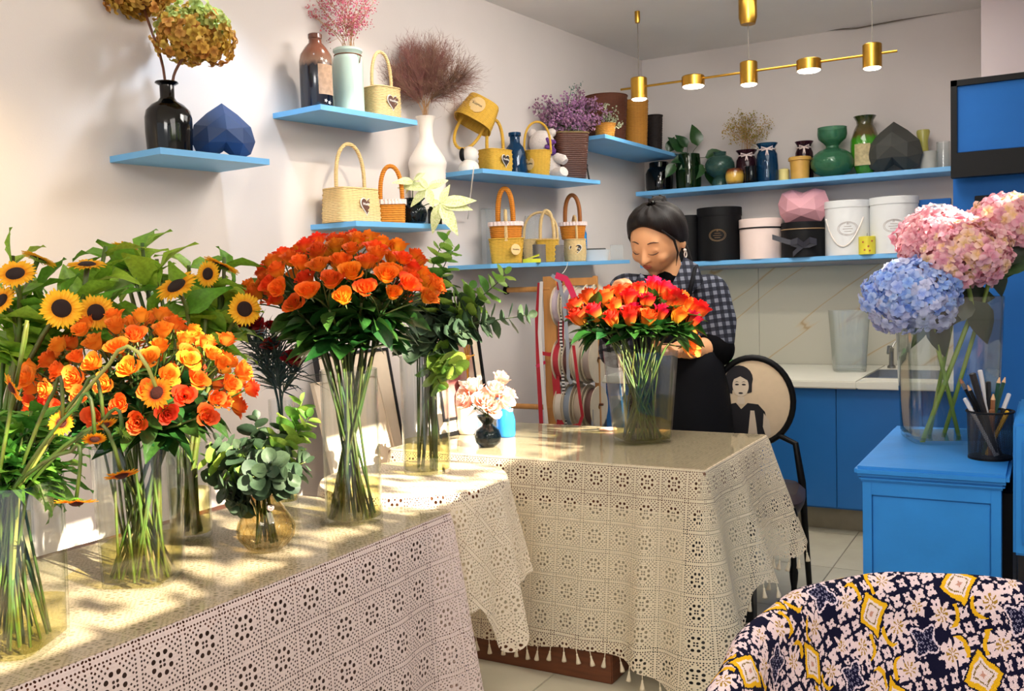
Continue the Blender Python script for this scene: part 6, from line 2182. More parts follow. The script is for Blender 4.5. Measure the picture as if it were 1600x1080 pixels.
# fresh hydrangeas on the blue cabinet
BT = BZ
P = PZ(1481, 686, BT)
k = mpp(P)
hv, r_, h_ = glass_cyl(P, 122, 222, 'large clear square vase of hydrangeas on the blue cabinet', 0.84, 1.13, 7, None, m_waterc, rz=0.35)
d0 = depth(P)
side = -Vector((FW.x, FW.y, 0)).normalized()
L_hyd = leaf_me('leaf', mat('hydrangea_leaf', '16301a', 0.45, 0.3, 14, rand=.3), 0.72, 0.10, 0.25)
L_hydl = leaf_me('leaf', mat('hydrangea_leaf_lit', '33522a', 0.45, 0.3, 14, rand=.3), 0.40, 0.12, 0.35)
m_hstem = mat('hydrangea_stem', '7f9a3c', 0.5, 0.25, 12)
mz = P.z + 222 * k
def HM(x, y, dz=0): return PD(x, y, d0 + dz)
blue = hydrangea('powder blue hydrangea head leaning over the vase rim', 'hydrangeas on the blue cabinet', PD(1500, 690, d0 - .02), PD(1455, 500, d0 - .03), HM(1424, 466, -.02), 66 * k, F_blue, lambda d: 2 if d.z < -.35 or rnd.random() < .2 else rnd.randrange(2), 280, 21 * k, m_hstem,
                 [(.60, .12, view_vec(.35, -.8, .2), L_hyd), (.92, .10, view_vec(-.5, -1, .1), L_hydl), (.70, .13, view_vec(.8, .2, .0), L_hyd)], .006)
pk1 = hydrangea('large pink hydrangea head above the blue one', 'hydrangeas on the blue cabinet', PD(1450, 690, d0 + .02), PD(1490, 490, d0 + .02), HM(1468, 378, .05), 62 * k, F_pink, lambda d: rnd.randrange(2), 240, 21 * k, m_hstem,
                [(.52, .13, view_vec(.9, .0, .1), L_hyd), (.60, .12, view_vec(-.2, .3, .5), L_hyd)], .006)
pk2 = hydrangea('peach tinged pink hydrangea head facing forward between leaves', 'hydrangeas on the blue cabinet', PD(1440, 694, d0 - .04), PD(1515, 498, d0 - .01), HM(1508, 398, -.05), 60 * k, F_pink, lambda d: 2 if rnd.random() < .35 else rnd.randrange(2), 240, 21 * k, m_hstem,
                [(.56, .135, view_vec(.45, -1, .2), L_hyd), (.60, .11, view_vec(-.6, -.5, .2), L_hyd)], .007)
pk3 = hydrangea('pink hydrangea head cut by the frame edge, highest of the bunch', 'hydrangeas on the blue cabinet', PD(1470, 696, d0 + .04), PD(1530, 495, d0 + .02), HM(1570, 348, .02), 50 * k, F_pink, lambda d: rnd.randrange(3), 180, 21 * k, m_hstem,
                [(.66, .16, view_vec(.9, .35, .2), L_hydl), (.60, .17, view_vec(.8, .6, .1), L_hydl), (.72, .09, view_vec(.3, -1, .3), L_hyd), (.80, .10, view_vec(.7, .2, .5), L_hyd)], .006)

# mesh pencil cup
P = PZ(1547, 716, BT)
k = mpp(P)
pc = thing('pencil_cup', 'round black mesh pencil cup at the cabinet edge', 'cup', P)
r_, h_ = 33 * k, 74 * k
def mesh_net_mat():
    m, nt, N, L = new_mat('wire_mesh')
    b = N['Principled BSDF']
    b.inputs['Base Color'].default_value = lin('101012')
    b.inputs['Roughness'].default_value = .4
    x, y = uvxy(N, L)
    p, q = (x * 44.0 + y * 380.0).fr() - .5, (x * 44.0 - y * 380.0).fr() - .5
    hole = (p.abs().mx(q.abs()) < 0.30)
    t = N.new('ShaderNodeBsdfTransparent')
    mx = N.new('ShaderNodeMixShader')
    L.new(hole.v, mx.inputs[0])
    L.new(b.outputs[0], mx.inputs[1])
    L.new(t.outputs[0], mx.inputs[2])
    L.new(mx.outputs[0], N['Material Output'].inputs[0])
    return m
MB().loft([(h_ * i / 8, r_ * (.94 + .06 * i / 8), r_ * (.94 + .06 * i / 8), 2) for i in range(9)], 36).build('mesh_wall', mesh_net_mat(), pc, True)
MB().lathe([(0, 0), (r_ * .96, 0), (r_ * .96, .006), (0, .006)], 32).build('base', m_black, pc)
MB().tube([(r_ * 1.01 * math.cos(a * PI / 18), r_ * 1.01 * math.sin(a * PI / 18), h_) for a in range(37)], .003, 6, False).build('rim', m_black, pc)
m_pk = [mat('pencil_' + c, c_, 0.4) for c, c_ in (('green', '12402e'), ('black', '111114'), ('yellow', 'd8a81e'), ('grey', 'c9c9cc'), ('brown', '8a5a3a'))]
m_tipw = mat('bare_wood', 'd8ae84', 0.7)
pens = [  # px, py of the top, colour, radius, tip kind, label
    (1500, 592, 3, 3.4, 'brush', 'silver cosmetic brush leaning outward from the pencil cup'), (1511, 600, 1, 3.0, 'wood', 'black pencil with bare wood tip in the pencil cup'),
    (1519, 583, 1, 4.6, 'cap', 'thick black marker leaning in the pencil cup'), (1531, 578, 3, 3.2, 'cap', 'pale grey pen rising from the pencil cup'),
    (1544, 596, 1, 3.6, 'cap', 'slim black pen near the middle of the pencil cup'), (1552, 614, 4, 3.6, 'wood', 'brown wooden pencil short in the pencil cup'),
    (1562, 588, 0, 3.2, 'wood', 'dark green pencil standing upright in the pencil cup'), (1571, 588, 0, 3.0, 'wood', 'dark green pencil beside another at the cup rim'),
    (1577, 615, 1, 3.0, 'cap', 'black pen with a pale tip at the cup edge'), (1575, 642, 2, 3.2, 'cap', 'yellow ruler pencil barely above the cup rim'),
    (1507, 622, 3, 3.0, 'cap', 'short grey pen against the vase side of the cup'), (1550, 640, 4, 4.0, 'cap', 'gold capped stub in the pencil cup')]
for (x, y, ci, rp, kind, lab) in pens:
    tp = PD(x, y, depth(P) + jit(.018))
    ft = Vector((P.x + (P.x - tp.x) * .35 + jit(.008), P.y + jit(.012), P.z + .009))
    pn = thing('pencil' if kind == 'wood' else ('brush' if kind == 'brush' else 'pen'), lab, 'pencil' if kind == 'wood' else 'pen', ft)
    d = tp - ft
    L = d.length
    u = d.normalized()
    rr = rp * k
    if kind == 'wood':
        MB().tube([(0, 0, 0), u * (L - .018)], rr, 6).build('barrel', m_pk[ci], pn)
        MB().tube([u * (L - .018), u * (L - .003)], [rr, rr * .25], 8).build('sharpened_tip', m_tipw, pn)
        MB().tube([u * (L - .003), u * L], [rr * .25, rr * .05], 6).build('lead', m_black, pn)
    elif kind == 'brush':
        MB().tube([(0, 0, 0), u * (L - .03)], rr * .7, 8).build('barrel', m_black, pn)
        MB().tube([u * (L - .03), u * (L - .012)], rr, 8).build('ferrule', m_steel, pn)
        MB().tube([u * (L - .012), u * L], [rr, rr * .4], 8).build('bristles', m_pk[4], pn)
    else:
        MB().tube([(0, 0, 0), u * (L * .75)], rr, 8).build('barrel', m_pk[ci], pn)
        MB().tube([u * (L * .75), u * (L - .002), u * L], [rr * 1.12, rr * 1.1, rr * .6], 8).build('cap', m_pk[3 if ci == 1 and y > 610 else ci], pn)
tag(MB().lathe([(0, 0), (.010, 0), (.010, .008), (0, .009)], 14).build('small_black_object', m_black), 'small black object lying behind the hydrangea vase', 'object').location = PZ(1421, 682, BT)  # small round black object, its use not known

# dried hydrangeas in the black bottle
top = bbP + Vector((0, 0, 112 * bbk))
dd0 = depth(bbP)
hydrangea('dried golden brown hydrangea head cut by the top of the frame', 'dried hydrangeas in the black bottle', bbP + Vector((.004, .0, .012)), PD(258, 127, dd0), PD(217, -14, dd0), 52 * bbk, F_dry, lambda d: rnd.choice((0, 1, 3, 3)), 170, 19 * bbk, m_woodd, (), .0045, .75, amp=.2)
hydrangea('dried golden green hydrangea head above the navy heart', 'dried hydrangeas in the black bottle', bbP + Vector((-.004, .0, .012)), PD(270, 127, dd0), PD(303, 55, dd0 - .02), 52 * bbk, F_dry, lambda d: 2 if d.z > .2 and rnd.random() < .6 else rnd.choice((0, 1, 3)), 240, 19 * bbk, m_woodd, (), .0045, .80, amp=.24)

# airy dried bunches: every sprig is a thing, its specks are stuff
def sprig(label, name, cat, group, foot, mouth, tip, spread, n, speck, m_s, m_b, branch=9, sr=.0012):
    root = thing(name, label, cat, foot, 0, group)
    pts = stem_path(foot, mouth, tip, tip - mouth, 5)
    mb = MB().tube([q - foot for q in pts], sr, 4)
    bb = MB()
    ends = []
    for j in range(branch):
        t = rnd.uniform(.45, .95)
        q, d = path_at(pts, t)
        e = inroom(q + (d * .8 + rv(.9)).normalized() * spread * rnd.uniform(.5, 1.1))
        mb.tube([q - foot, e - foot], sr * .5, 3)
        ends.append(e)
    ends.append(pts[-1])
    for j in range(n):
        c = inroom(rnd.choice(ends) + rv(spread * .38)) - foot
        s = speck * rnd.uniform(.6, 1.2)
        o = rv().normalized()
        x = o.orthogonal().normalized()
        y = o.cross(x)
        bb.add([c + x * s, c + y * s, c - x * s, c - y * s, c + o * s * .8], [(0, 1, 4), (1, 2, 4), (2, 3, 4), (3, 0, 4), (3, 2, 1, 0)])
    mb.build('stem', m_s, root, True)
    b = bb.build('blossoms', m_b, root, False)
    b['kind'] = 'stuff'
m_gypp = mat('pink_gypsophila', 'e0748c', 0.8, 0.35, 60, rand=.4)
m_gypy = mat('yellow_gypsophila', 'b09a48', 0.8, 0.35, 60, rand=.4)
m_tan = mat('dry_stalk', 'b58a5c', 0.8)
mo = mintP + Vector((0, 0, minth))
md = depth(mintP)
for i in range(16):
    x, y = 478 + i * 7.6 + jit(6), rnd.uniform(-40, 30) + abs(i - 7.5) * 2
    tip = PD(x, y, md + jit(.08))
    sprig('pink dried gypsophila sprig in the mint enamel jar', 'gypsophila_sprig', 'dried flower', 'pink gypsophila in the mint jar', mintP + Vector((jit(.02), jit(.02), .01)), mo + Vector((jit(.025), jit(.025), -.005)), tip, .055, 75, .0042, m_tan, m_gypp)
gm = gypP + Vector((0, 0, gyph))
gd = depth(gypP)
for i in range(13):
    x, y = 1132 + i * 5.6 + jit(4), rnd.uniform(180, 205)
    if i == 12: x, y = 1200, 186
    tip = PD(x, y, gd + jit(.08))
    sprig('yellow dried gypsophila sprig in the plum ribbon vase', 'gypsophila_sprig', 'dried flower', 'yellow gypsophila in the plum vase', gypP + Vector((jit(.015), jit(.015), .01)), gm + Vector((jit(.025), jit(.025), -.005)), tip, .06, 70, .0050, m_tan, m_gypy)
m_stat = mat('purple_statice', '8a5a86', 0.8, 0.45, 50, col2='b98aa8', rand=.5)
m_teal = mat('teal_specks', '3f7a6c', 0.8, 0.4, 40)
sm_ = statP + Vector((0, 0, stath))
sd = depth(statP)
for i in range(24):
    a = i * 2.4
    x, y = 893 + 62 * math.cos(a) * math.sqrt((i + .5) / 24), 172 + 26 * math.sin(a) * math.sqrt((i + .5) / 24)
    tip = PD(x, y, sd + jit(.07) - .02)
    sprig('purple dried statice stem in the brown ribbed wicker vase', 'statice', 'dried flower', 'purple statice in the wicker vase', statP + Vector((jit(.03), jit(.03), .02)), sm_ + Vector((jit(.05), jit(.05), -.01)), tip, .055, 90, .0075, m_stemd, m_stat, 8, .0016)
for i, (x, y) in enumerate(((893, 138), (903, 134))):
    sprig('teal tinted dried sprig rising above the purple statice', 'dried_sprig', 'dried flower', 'teal sprigs above the statice', statP + Vector((jit(.02), jit(.02), .02)), sm_ + Vector((jit(.03), jit(.03), -.01)), PD(x, y, sd + .05), .04, 60, .0035, m_stemd, m_teal, 8)
m_wg = mat('white_green_bloom', 'c9d2b0', 0.8, 0.4, 50)
sp_ = sprigP + Vector((0, 0, 20 * sprigk))
for i in range(6):
    sprig('whitish green sprig in the low honey wicker pot', 'dried_sprig', 'dried flower', 'whitish green sprigs by the statice', sprigP + Vector((jit(.01), jit(.01), .015)), sp_ + Vector((jit(.02), jit(.02), -.01)), PD(948 + i * 4, 165 + (i % 3) * 11 + i * 2, depth(sprigP) - .02), .03, 40, .0055, m_stemd, m_wg, 6)

# smoky dried grass in the ribbed vase
gmouth = grassP + Vector((0, 0, grassh))
gdp = depth(grassP)
m_grass = mat('brown_grass', '7a4c48', 0.9, 0.4, 30, rand=.3, col2='97705e')
for i in range(22):
    a = (i / 21 - .5) * 2
    tip = PD(667 + a * 62 + jit(8), 92 + 40 * a * a + jit(14), gdp + jit(.10) - .04)
    tip = inroom(tip, .04)
    foot = grassP + Vector((jit(.01), jit(.01), grassh * .55))
    root = thing('dried_grass', 'wispy brown dried grass plume in the tall white ribbed vase', 'dried grass', foot, 0, 'dried grass plumes in the ribbed vase')
    pts = stem_path(foot, gmouth + Vector((jit(.012), jit(.012), 0)), tip, tip - gmouth, 6)
    MB().tube([q - foot for q in pts], [.0014, .0014, .0013, .0012, .0011, .0010, .0009, .0008, .0006][:len(pts)], 4).build('stalk', m_tan, root, True)
    pb_ = MB()
    for j in range(230):
        t = rnd.uniform(.42, 1.0) ** .8
        q, d = path_at(pts, t)
        o = (d * rnd.uniform(.5, 1.4) + rv(.75)).normalized()
        L = rnd.uniform(.05, .13) * (1.25 - .3 * t)
        sd_ = o.orthogonal().normalized() * .00065
        tp_ = inroom(q + o * L) - foot
        q = q - foot
        o = (tp_ - q).normalized()
        pb_.add([q - sd_, q + sd_, tp_], [(0, 1, 2)])
        for kk_ in range(2):
            e = q + o * L * rnd.uniform(.5, 1)
            o2 = (o + rv(.9)).normalized()
            pb_.add([e - sd_, e + sd_, inroom(e + o2 * L * .35 + foot) - foot], [(0, 1, 2)])
    b = pb_.build('plume', m_grass, root, False)
    b['kind'] = 'stuff'

# variegated plant on the sunlit shelf
root = thing('water_plant', 'variegated plant with long pointed leaves on the sunlit shelf', 'plant', plantP + Vector((0, 0, .01)))
foot = root.location.copy()
pd = depth(plantP) - .04
hubs = [((688, 318), [((672, 362), 46), ((716, 366), 54), ((744, 310), 54), ((702, 288), 36), ((738, 322), 46), ((666, 310), 30)]),
        ((668, 295), [((640, 322), 36), ((690, 285), 34), ((655, 274), 30), ((622, 284), 36), ((700, 276), 34), ((676, 322), 36)]),
        ((646, 284), [((620, 280), 30), ((664, 268), 28), ((632, 300), 30), ((650, 266), 22)])]
mb = MB()
for hi_, ((hx1, hy1), lv) in enumerate(hubs):
    hub = PD(hx1, hy1, pd - .02 * (2 - hi_))
    mouth = plantP + Vector((jit(.01), jit(.01), planth))
    mb.tube([q - foot for q in bez(foot, mouth, hub, 6, hub)], .0022, 5)
    for (tx, ty), Lp in lv:
        t = PD(tx, ty, pd - .03 + jit(.05))
        d = t - hub
        put('leaf', rnd.choice(L_var), root, orient(hub - foot, d, side + Vector((0, 0, .5)) + rv(.2), d.length * 1.02))
mb.build('stem', m_stem, root, True)
# cutting in the dark green jar
foot = jarP + Vector((0, 0, .01))
root = thing('leafy_cutting', 'dark green leafy cutting in the dark green jar', 'plant', foot)
jd = depth(jarP)
mb = MB()
for (x, y, s, up_) in [(1090, 228, .13, .5), (1102, 246, .13, .2), (1066, 238, .12, .5), (1044, 238, .10, .4), (1098, 258, .12, -.3), (1054, 256, .10, -.3), (1080, 246, .12, .0), (1106, 262, .11, -.4), (1074, 230, .10, .6), (1088, 252, .12, -.1)]:
    t = PD(x, y, jd - .03 + jit(.03))
    m_ = jarP + Vector((jit(.02), jit(.02), jarh))
    mb.tube([q - foot for q in bez(foot, m_, t, 5)], .0018, 5)
    put('leaf', rnd.choice(L_dark), root, orient(t - foot, view_vec(jit(1), up_, .1) + (t - m_) * 2, side + Vector((0, 0, .5)), s))
mb.build('stem', m_stemd, root, True)

# ------------------------------------------------------------------ ribbon rack on the wall
RY = 4.22
def RP(x, y): return PY(x, y, RY)
p_top, p_bot = RP(860, 432), RP(862, 662)
rk = thing('ribbon_rack', 'pale wooden rack of ribbon spools against the wall', 'rack', (p_top.x, RY, 0.55))
ko = mpp(p_top)
oz_ = 0.55
MB().box(-12 * ko, 10 * ko, -.012, .012, 0, p_top.z - oz_, .002).build('post', m_wood, rk)
p2x = RP(925, 440).x - p_top.x
MB().box(p2x - .012, p2x + .010, .03, .052, 0, p_top.z - oz_ - .005, .002).build('post', m_wood, rk)
MB().box(.0, p2x + .02, .012, .030, p_top.z - oz_ - .05, p_top.z - oz_ - .012, .002).build('crossbar', m_wood, rk)
rows = [RP(895, 474).z - oz_, RP(905, 560).z - oz_, RP(900, 632).z - oz_]
wl = wx(RY) - p_top.x + .005
for z in (RP(840, 452).z - oz_, RP(845, 636).z - oz_):
    MB().tube([(wl, .0, z), (0.0, .0, z)], .014, 10).build('arm', m_wood, rk)
    MB().lathe([(0, 0), (.022, 0), (.022, .016), (0, .018)], 16).build('rubber_foot', m_black, rk).matrix_local = orient((wl + .001, 0, z), (1, 0, 0), (0, 0, 1), 1, 'Z')
for z in rows:
    MB().tube([(-.02, .03, z), (p2x + .03, .03, z)], .006, 8).build('rod', m_woodd, rk)
m_fl = mat('spool_card', 'd6c8ae', 0.8, 0.1)
rcol = ['b9aab6', '8f8a98', 'c8b8ae', '9fa6b4', 'b02838', '5c3430', 'd2c4b4', 'a89a92', 'e0d6c8', '8c98a8', 'c2b2a0', '6a4a44']
rname = ['lilac grey', 'grey', 'beige', 'pale blue', 'crimson', 'brown', 'ivory', 'taupe', 'white', 'slate blue', 'sand', 'dark brown']
pos = ['top', 'middle', 'bottom']
for r_i, z in enumerate(rows):
    for j in range(4):
        R_ = (.105, .118, .118)[r_i] * (1 - .06 * ((j + r_i) % 3))
        ii = r_i * 4 + j
        s_ = thing('ribbon_spool', f'spool of {rname[ii]} ribbon on the {pos[r_i]} rod of the ribbon rack', 'spool', Vector(rk.location) + Vector((.03 + .054 * j, .03, z - .012)), 0, 'ribbon spools on the wooden rack')
        fl2 = MB().lathe([(.012, 0), (R_, 0), (R_, .003), (.012, .003)], 28)
        for xx in (0, .040):
            f_ = put('flange', fl2.mesh('flange', m_fl, 'auto'), s_, orient((xx, 0, 0), (1, 0, 0), (0, 0, 1), 1, 'Z'))
        c_ = MB().lathe([(.012, .003), (R_ * .88, .003), (R_ * .90, .02), (R_ * .88, .040), (.012, .040)], 28).build('wound_ribbon', mat('ribbon_' + rname[ii].replace(' ', '_'), rcol[ii], 0.5), s_)
        c_.matrix_local = orient((0, 0, 0), (1, 0, 0), (0, 0, 1), 1, 'Z')
def ribbon(pxs, wpx, m, label, Y=RY - .03, tw=0.0):
    pts = [PY(x, y, Y - .004 * i) for i, (x, y) in enumerate(pxs)]
    fine = []
    for i in range(len(pts) - 1):
        for t in (0, .33, .66): fine.append(pts[i].lerp(pts[i + 1], t))
    fine.append(pts[-1])
    w = wpx * mpp(pts[0]) / 2
    vs = []
    for i, p in enumerate(fine):
        d = (fine[min(i + 1, len(fine) - 1)] - fine[max(i - 1, 0)]).normalized()
        sd = Vector((0, 1, 0)).cross(d).normalized()
        sd = (sd + Vector((0, tw * math.sin(i * .8), 0))).normalized()
        vs += [p - sd * w, p + sd * w]
    n = len(vs)
    vs += [v + Vector((0, .0012, 0)) for v in vs]
    f = [(2 * i, 2 * i + 1, 2 * i + 3, 2 * i + 2) for i in range(len(fine) - 1)]
    f += [tuple(q + n for q in reversed(x)) for x in f]
    tag(MB().add(vs, f).build('ribbon', m, None, True), label, 'ribbon', 'loose ribbons on the rack')
m_red, m_pinkr, m_greyr, m_whr = mat('red_ribbon', 'b3122a', 0.4, 0.1), mat('pink_ribbon', 'd8285a', 0.35, .1), mat('grey_ribbon', '9aa0ac', 0.4, .1), band_mat('dotted_ribbon', [(0, 'e0dcd8'), (1, 'cfc8c6')], 2, .5)
def dot_ribbon():
    m, nt, N, L = new_mat('black_white_ribbon')
    b = N['Principled BSDF']
    tc = N.new('ShaderNodeTexCoord')
    sp = N.new('ShaderNodeSeparateXYZ')
    L.new(tc.outputs['Object'], sp.inputs[0])
    c = ((X(sp.outputs[2]) * 60.0).fr() > .5)
    rp = N.new('ShaderNodeValToRGB')
    rp.color_ramp.elements[0].color, rp.color_ramp.elements[1].color = lin('1a1a1e'), lin('d8d4d2')
    L.new(c.v, rp.inputs[0])
    L.new(rp.outputs[0], b.inputs['Base Color'])
    return m
ribbon([(843, 442), (839, 500), (841, 575), (846, 670)], 7, m_red, 'narrow red ribbon hanging on the wall side of the post', RY - .02)
ribbon([(874, 438), (877, 480), (876, 555)], 10, m_red, 'wide red ribbon draped over the post top', RY - .02)
ribbon([(866, 552), (869, 600), (876, 670)], 13, m_red, 'broad red ribbon hanging along the lower post', RY - .03)
ribbon([(846, 552), (858, 554), (868, 553)], 6, m_red, 'red ribbon tied across the wooden post', RY - .04)
ribbon([(846, 440), (843, 520), (848, 600), (855, 670)], 6, m_whr, 'white dotted ribbon beside the narrow red ribbon', RY - .035)
ribbon([(876, 440), (876, 520), (880, 600), (884, 670)], 5, dot_ribbon(), 'black and white checked ribbon hanging straight down', RY - .045)
ribbon([(862, 430), (874, 440), (882, 480), (887, 540), (888, 590), (893, 600)], 6, m_greyr, 'grey blue ribbon trailing from the top spool', RY - .05)
ribbon([(868, 430), (884, 436), (892, 452), (899, 470)], 10, m_pinkr, 'bright pink ribbon looping over the top spool', RY - .12)
ribbon([(896, 540), (902, 590), (907, 630), (910, 650), (905, 664), (895, 666)], 5, m_red, 'thin red ribbon curling at its end below the spools', RY - .13)
ribbon([(845, 572), (838, 573), (852, 566)], 5, m_pinkr, 'short pink ribbon end sticking out to the wall', RY - .024)
ribbon([(925, 640), (926, 672)], 4, m_greyr, 'short slate ribbon end hanging below the bottom spools', RY - .05)

# ------------------------------------------------------------------ canvases and framed picture
def slab(B0, B1, T1, th, name, label, cat, mats, border):
    """rectangular leaning panel: bottom edge B0-B1, top above B1 at T1"""
    b = (B1 - B0)
    u = (T1 - B1)
    n = b.cross(u).normalized()
    if n.dot(CAM - B0) < 0: n = -n
    root = thing(name, label, cat, B0)
    bx, uy = b.normalized(), u.normalized()
    W_, H_ = b.length, u.length
    m = Matrix.Identity(4)
    for i, a in enumerate((bx, uy, n)):
        for k_ in range(3): m[k_][i] = a[k_]
    fr_ = MB()
    bo = border
    for (x0, x1, y0, y1) in ((0, W_, 0, bo), (0, W_, H_ - bo, H_), (0, bo, bo, H_ - bo), (W_ - bo, W_, bo, H_ - bo)):
        fr_.box(x0, x1, y0, y1, -th, 0.002, .001)
    o = fr_.build('frame', mats[0], root)
    o.matrix_local = m
    o = MB().box(bo, W_ - bo, bo, H_ - bo, -th, -.004).build('picture', mats[1], root)
    o.matrix_local = m
    return root, m, W_, H_
def rect_top(B0, B1, x, y):
    b = (B1 - B0).normalized()
    d = ray(x, y)
    return CAM + d * ((B1 - CAM).dot(b) / d.dot(b))
m_canvas = mat('blank_canvas', 'd8c8b2', 0.8, 0.05, 20)
T = PW(606, 543, 0.04)
B1 = Vector((T.x, T.y, 0)) + WN * 0.20
slab(B1 - WD * 0.42, B1, T, .022, 'canvas', 'tall blank canvas with dark edge leaning behind the round table', 'canvas', (m_dark, m_canvas), .012)
T = PW(590, 585, 0.10)
B1 = Vector((T.x, T.y, 0)) + WN * 0.26
slab(B1 - WD * 0.36, B1, T, .02, 'canvas', 'shorter blank canvas leaning in front of the tall one', 'canvas', (m_canvas, m_canvas), .006)
B0, B1 = PZ(684, 686, TT), PZ(768, 667, TT)
T1 = rect_top(B0, B1, 746, 506)
m_art = mat('faded_print', 'b49a86', 0.5, 0.5, 7, col2='8a4a4a')
pr_, m_, W_, H_ = slab(B0, B1, T1, .02, 'framed_picture', 'black framed faded picture leaning behind the white bottle vase', 'picture', (m_black, m_canvas), .016)
ib = MB()
x0, x1, y0, y1 = .05, W_ - .055, .06, H_ - .07
for (a, b, c, d) in ((x0, x1, y0, y0 + .012), (x0, x1, y1 - .012, y1), (x0, x0 + .012, y0, y1), (x1 - .012, x1, y0, y1)):
    ib.box(a, b, c, d, -.004, .001)
o = ib.build('inner_frame', m_dark, pr_); o.matrix_local = m_
o = MB().box(x0 + .012, x1 - .012, y0 + .012, y1 - .012, -.004, -.001).build('print', m_art, pr_); o.matrix_local = m_

# ------------------------------------------------------------------ chair with the printed round back
cd_ = 4.0
Pc = PD(1177, 627, cd_)
k = cd_ / FPX
chz = Pc.z
ch = thing('dining_chair', 'black chair whose round back carries a printed portrait', 'chair', (Pc.x, Pc.y, 0), cam_ang(Pc) + PI / 2 - 0.10)
rx_, rz_ = 60 * k, 69 * k
tl = -0.10
def onback(x, z, y=0.0): return Vector((x, y + (-z) * 0.12, chz + z))
MB().tube([onback(rx_ * math.cos(a * PI / 20), rz_ * math.sin(a * PI / 20)) for a in range(41)], .013, 10, False).build('back_frame', m_black, ch)
m_pad = mat('cream_upholstery', 'd9c3a2', 0.8, 0.05, 30)
pad = MB()
pad.grid(lambda u, v: onback(rx_ * .97 * v * math.cos(2 * PI * u), rz_ * .97 * v * math.sin(2 * PI * u), -.018 * (1 - v * v) - .002), 40, 6, True)
pad.grid(lambda u, v: onback(rx_ * .97 * v * math.cos(-2 * PI * u), rz_ * .97 * v * math.sin(-2 * PI * u), .012), 40, 3, True)
pad.build('back_pad', m_pad, ch)
m_ink = mat('print_ink', '17151a', 0.8, 0.05)
def bulge(x, z): return -.018 * (1 - (x / (rx_ * .97)) ** 2 - (z / (rz_ * .97)) ** 2) - .0032
def ink(pts, name, m=m_ink, lift=0.0):
    """flat printed patch that follows the pad"""
    bm = bmesh.new()
    vs = [bm.verts.new((x * k, 0, z * k)) for x, z in pts]
    bm.faces.new(vs)
    bmesh.ops.triangulate(bm, faces=bm.faces[:])
    bmesh.ops.subdivide_edges(bm, edges=bm.edges[:], cuts=2, use_grid_fill=True)
    for v in bm.verts:
        v.co = onback(v.co.x, v.co.z, bulge(v.co.x, v.co.z) - lift)
    bm.normal_update()
    bm.verts.index_update()
    mb = MB().add([v.co for v in bm.verts], [[v.index for v in f.verts] for f in bm.faces])
    bm.free()
    return mb.build(name, m, ch)
# a plain made-up portrait: bobbed hair, dark dress, one raised hand
def ell(cx, cz, a, b, n=20, a0=0, a1=2 * PI): return [(cx + a * math.cos(a0 + (a1 - a0) * i / n), cz + b * math.sin(a0 + (a1 - a0) * i / n)) for i in range(n if a1 - a0 >= 2 * PI - .01 else n + 1)]
m_skinp = mat('print_paper', 'd9c8b0', 0.8, 0.03)
ink(ell(-20, 36, 21, 21), 'printed_hair')
ink([(-40, 36), (-38, 14), (-31, 12), (-30, 34)], 'printed_hair')
ink([(0, 36), (-1, 15), (-8, 13), (-9, 34)], 'printed_hair')
ink(ell(-18, 25, 12.5, 17), 'printed_face', m_skinp, .0006)
ink([(-31, 34), (-18, 40), (-6, 33), (-8, 44), (-18, 50), (-30, 44)], 'printed_fringe', m_ink, .0012)
for (cx, cz, a, b) in ((-23.5, 27, 3.2, 1.3), (-13, 27, 3.2, 1.3), (-18, 13.5, 3.6, 1.4)):
    ink(ell(cx, cz, a, b, 12), 'printed_feature', m_ink, .0012)
for (cx, cz) in ((-23.5, 30.5), (-13, 30.5)):
    ink([(cx - 4, cz), (cx, cz + 1.6), (cx + 4, cz), (cx, cz + .6)], 'printed_brow', m_ink, .0012)
ink([(-23, 8), (-13, 8), (-12, -4), (-24, -4)], 'printed_neck', m_skinp, .0006)
ink([(-42, -6), (-26, -2), (-18, -12), (-8, -2), (8, -4), (18, -16), (22, -42), (20, -60), (-8, -66), (-32, -60), (-36, -40), (-44, -22)], 'printed_dress')
ink([(16, -18), (24, -30), (26, -52), (19, -59), (14, -40)], 'printed_arm', m_skinp, .0008)
ink([(-10, -60), (-6, -34), (-4, -14), (2, -14), (4, -34), (6, -61)], 'printed_arm', m_skinp, .0008)
for sx in (-1, 1):
    MB().tube([onback(sx * rx_ * .62, -rz_ * .78), (sx * .17, -.02, .62), (sx * .195, -.04, .46), (sx * .20, .0, .30), (sx * .215, .05, 0)], [.012, .013, .016, .014, .012], 10).build('back_leg', m_black, ch)
    lg = []
    for i in range(17):
        z = .44 * (1 - i / 16)
        lg.append((.011 + .006 * (i % 4 == 1) + .004 * (i % 4 == 2), z))
    MB().lathe([(0, .44)] + lg + [(0, 0)], 12, sx * .18, -.40).build('leg', m_black, ch)
MB().loft([(.40, .20, .20, 4), (.43, .215, .215, 4), (.45, .215, .215, 4), (.475, .19, .19, 4), (.48, .10, .10, 4)], 32, 0, -.22, (True, True)).build('seat', mat('dark_leather', '2c1e1c', 0.4), ch)

